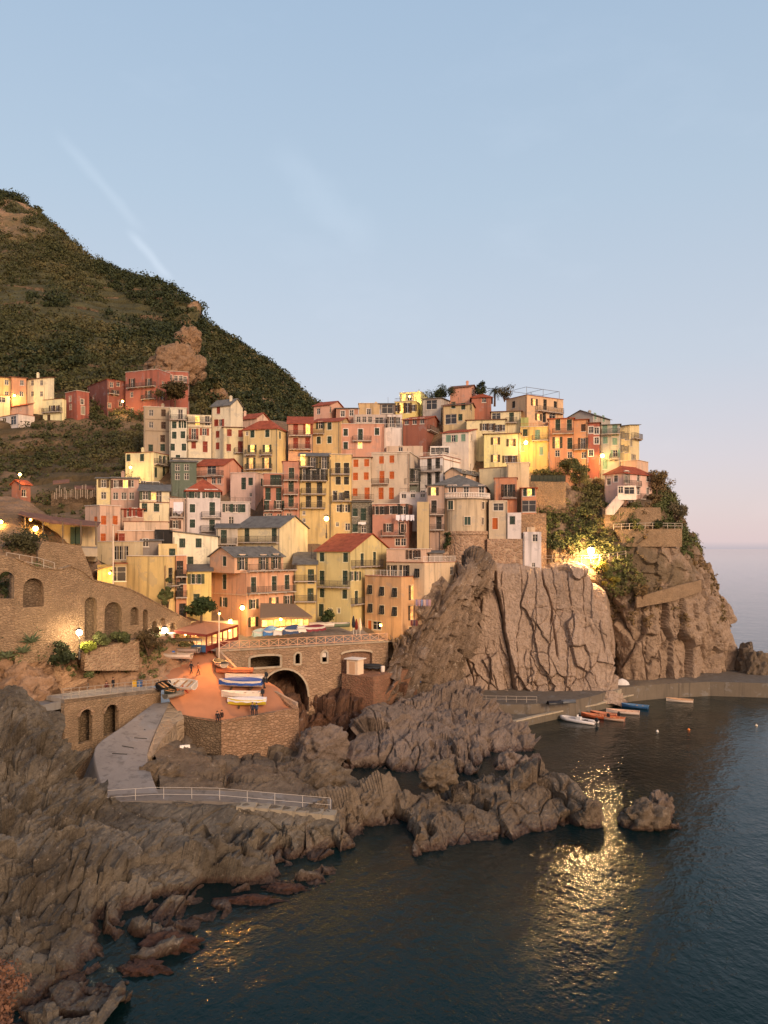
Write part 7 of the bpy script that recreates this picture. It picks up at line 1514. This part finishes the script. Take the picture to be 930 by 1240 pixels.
# ------------------------------------------------------------------ masts, lamps
def mast(label, px, y0, y1, Y, r=.11, lit=None):
    a = P(px, y1, Y); t = thing('mast', label, 'mast', a); mb = MB(); h = (y1-y0)/F*Y; mb.tube([(0, 0, -.5), (0, 0, h)], [r, r*.7], 8); mb.build('pole', paint('e3cdb4', .5), t, local=True); mb = MB(); mb.lathe([(.18, h), (.14, h+.12), (.02, h+.2)], 8); mb.build('cap', paint('b8a58f', .5), t, local=True); return t
mast('tall white mast at the head of the boat slip', 265.3, 741, 798, 113.2); mast('white flagpole in front of the pink block, glowing at its foot', 137, 636, 712, 113)
SOD = (1.0, .58, .18); WARM = (1.0, .74, .42)
def lamp(label, px, py, Y, power, kind='wall', ground=None, color=SOD, strength=40, r=.2, hexc='ffc45a', rad=.22, arm=0.6, aim=None):
    c = P(px, py, Y); zb = ground if ground is not None else (c.z-(3.5 if kind == 'post' else 0)); base = Vector((c.x, c.y, zb)) if kind == 'post' else c+Vector((0, arm, .3))
    r = r*1.35
    t = thing('street_lamp' if kind == 'post' else 'wall_lamp', label, 'street lamp' if kind == 'post' else 'wall lamp', base)
    if kind == 'post': mb = MB(); mb.tube([(0, 0, -.6), (0, 0, c.z-zb-r)], [.09, .05], 7); mb.lathe([(.16, -.5), (.15, .35), (.08, .5)], 8); mb.build('pole', paint('4a4640', .5), t, local=True)
    else: mb = MB(); mb.tube([(0, 0, 0), (0, -arm*.6, .22), (0, -arm, .12), (0, -arm, -.3+r)], .035, 5); mb.box(-.1, .1, -.03, .05, -.15, .15); mb.build('bracket', paint('4a4640', .5), t, local=True)
    hd = c-base; mb = MB(); mb.lathe([(r*.3, r*1.0), (r*1.25, r*.95), (r*.9, r*1.35), (r*.2, r*1.7)], 10, tuple(hd)); mb.build('shade', paint('4a4640', .5), t, local=True)
    mb = MB(); mb.lathe([(r*.15, -r), (r*.75, -r*.7), (r, 0), (r*.75, r*.7), (r*.2, r*.93)], 12, tuple(hd)); mb.build('globe', glow(hexc, strength), t, local=True, smooth=True)
    lo = lampdata('lamp_light', power*1.7 if power < 2000 else power, color, rad, t, hd+Vector((0, -r*1.6 if kind == 'wall' else 0, -r*1.5)))
    if aim is not None:
        lo.data.type = 'SPOT'; lo.data.spot_size = math.radians(84); lo.data.spot_blend = .6; lo.rotation_euler = (Vector(aim)-c).to_track_quat('-Z', 'Y').to_euler()
    return t
lamp('very bright street lamp on the cliff path above the slabs', 715.5, 667, 147.6, 20000, 'post', P(716, 684, 147.6).z, (1, .60, .27), 160, .46, 'ffcf7a', .5)
lamp('lamp shining on the cream house corner in the upper left cluster', 158, 566, 160.0, 420)
lamp('lamp glowing on the front of the large red villa', 148.5, 486, 202, 520)
lamp('lamp at the yellow and orange row houses far left', 17.5, 479, 205.5, 520)
lamp('lamp above the red roadside hut', 24, 574.5, 148.4, 420, 'post', P(24, 590, 148.4).z)
lamp('bright lamp on the roadside shelter wall', 43, 640, 114.5, 380, r=.26, strength=70)
lamp('lamp at the left picture edge by the roadside shelter', 1, 632, 113, 160)
lamp('small lamp under the upper eave of the roadside shelter', 37, 629.5, 113.5, 60, r=.12)
lamp('lamp on the lit terrace of the tall ochre house', 369, 555, 164.6, 240)
lamp('round globe street lamp in the gap between the ochre houses and the yellow gable', 395.3, 628, 140.5, 330, 'post', P(395, 648, 140.5).z, r=.3)
lamp('bright lamp on the orange gable side of the salmon house', 293.5, 736, 121.6, 300, strength=60, r=.24)
lamp('bright lamp on the wall of the yellow house in the cliff row', 636.8, 536, 164.6, 700, strength=70, r=.28)
lamp('bright lamp beside the grey green house at the cliff row end', 729.5, 552, 162.0, 620, strength=70, r=.28)
lamp('white bright street lamp in front of the arched road wall', 96, 766, 99.5, 420, 'post', P(96, 793, 99.5).z, WARM, 90, .26, 'ffe7c0')
lamp('white bright lamp beside the restaurant tent canopy', 199.5, 763, 112.4, 420, 'post', gz-.3, WARM, 100, .28, 'ffe7c0')
lamp('lamp lighting the foot of the white flagpole', 133, 694, 113.6, 260, color=(1, .62, .15), hexc='ffc23a', r=.14)
lamp('bulb at the eave of the glazed veranda', 340, 750, 118.9, 120, r=.14, strength=60, arm=.3)
lamp('small lamp in the restaurant garden behind the round tree', 279, 752, 121.5, 260)
lamp('floodlight on the yellow roof terrace at the skyline', 496, 480, 183.5, 500, color=(1, .78, .3), r=.14)
lamp('added sodium lamp on the tall white mast, lighting the boat slip orange', 265.6, 743, 112.9, 9000, color=(1, .45, .12), r=.13, strength=14, arm=.15, aim=on_slip(272, 838))  # added lamp, the real mast carries none; gives the slip its orange light
lamp('lamp by the door of the orange house at the bridge end', 461, 757, 124.4, 160, r=.14)
# ------------------------------------------------------------------ laundry
def laundry(label, px0, px1, py, Y, hgt, cols, n):
    a, b = P(px0, py, Y), P(px1, py, Y); t = thing('laundry', label, 'laundry', a); mb = MB(); mb.tube([a, b], .02, 4); mb.build('line', RAILM, t)
    for k in range(n):
        p, q = a.lerp(b, (k+.08)/n), a.lerp(b, (k+.92)/n); mb = MB(); m = 6; vs = []
        for i in range(m+1):
            for j in range(4): s = p.lerp(q, i/m); vs.append((s.x, s.y-.05+.06*math.sin(i*1.9+k)*j/3, s.z-hgt*(j/3)*(1-.12*math.sin(i*1.3+k))))
        mb.add(vs, [(i*4+j, i*4+j+1, i*4+j+5, i*4+j+4) for i in range(m) for j in range(3)]); mb.build('cloth', paint(cols[k % len(cols)], .85), t)
laundry('large white sheet hung under the eaves of the narrow pinkish house', 209, 223, 608, Yv(224, 645)-.5, 2.0, ['e8e0e4'], 1)
laundry('white laundry hanging along the red salmon house', 479, 502, 623.5, Yv(492, 662)-.9, 1.0, ['e6e2e6', 'd5d2d8'], 4)
laundry('row of mauve and blue laundry on the orange house front', 503, 522, 726, 126.4, 1.0, ['8f7f95', 'b58f94', '7d86a5', 'c9a9a0'], 6)
laundry('dark red cloths hung under a window of the orange house', 497, 506, 751, 125.2, .9, ['6e3a38', '4d3a4a'], 3)
laundry('white cloth draped below the stone house window', 433, 444, 632, Yv(450, 648)-.5, .5, ['e3dedb'], 1)
# ------------------------------------------------------------------ groups of repeats
GROUPS = {'house': 'houses of the village', 'wall lamp': 'lit wall lamps', 'street lamp': 'lit street lamps', 'boat': 'small boats of the harbour', 'person': 'people at the harbour', 'boulder': 'rocks at the water', 'crag': 'crags on the mountain', 'buoy': 'buoys in the harbour', 'barrel': 'barrels on the landing', 'bin': 'bins on the harbour road', 'mast': 'white masts', 'parasol': 'closed parasols on the square', 'laundry': 'laundry on the houses', 'bush': 'bushes and shrubs', 'hedge': 'hedges', 'tree': 'trees in the village', 'railing': 'railings of the paths', 'wall': 'stone walls', 'retaining wall': 'arched retaining walls', 'parapet': 'parapets of the slip', 'tarpaulin': 'white tarpaulin heaps'}
for o in S.objects:
    if o.parent is None and o.get('category') in GROUPS and not o.get('group'): o['group'] = GROUPS[o['category']]
S.render.engine = 'CYCLES'
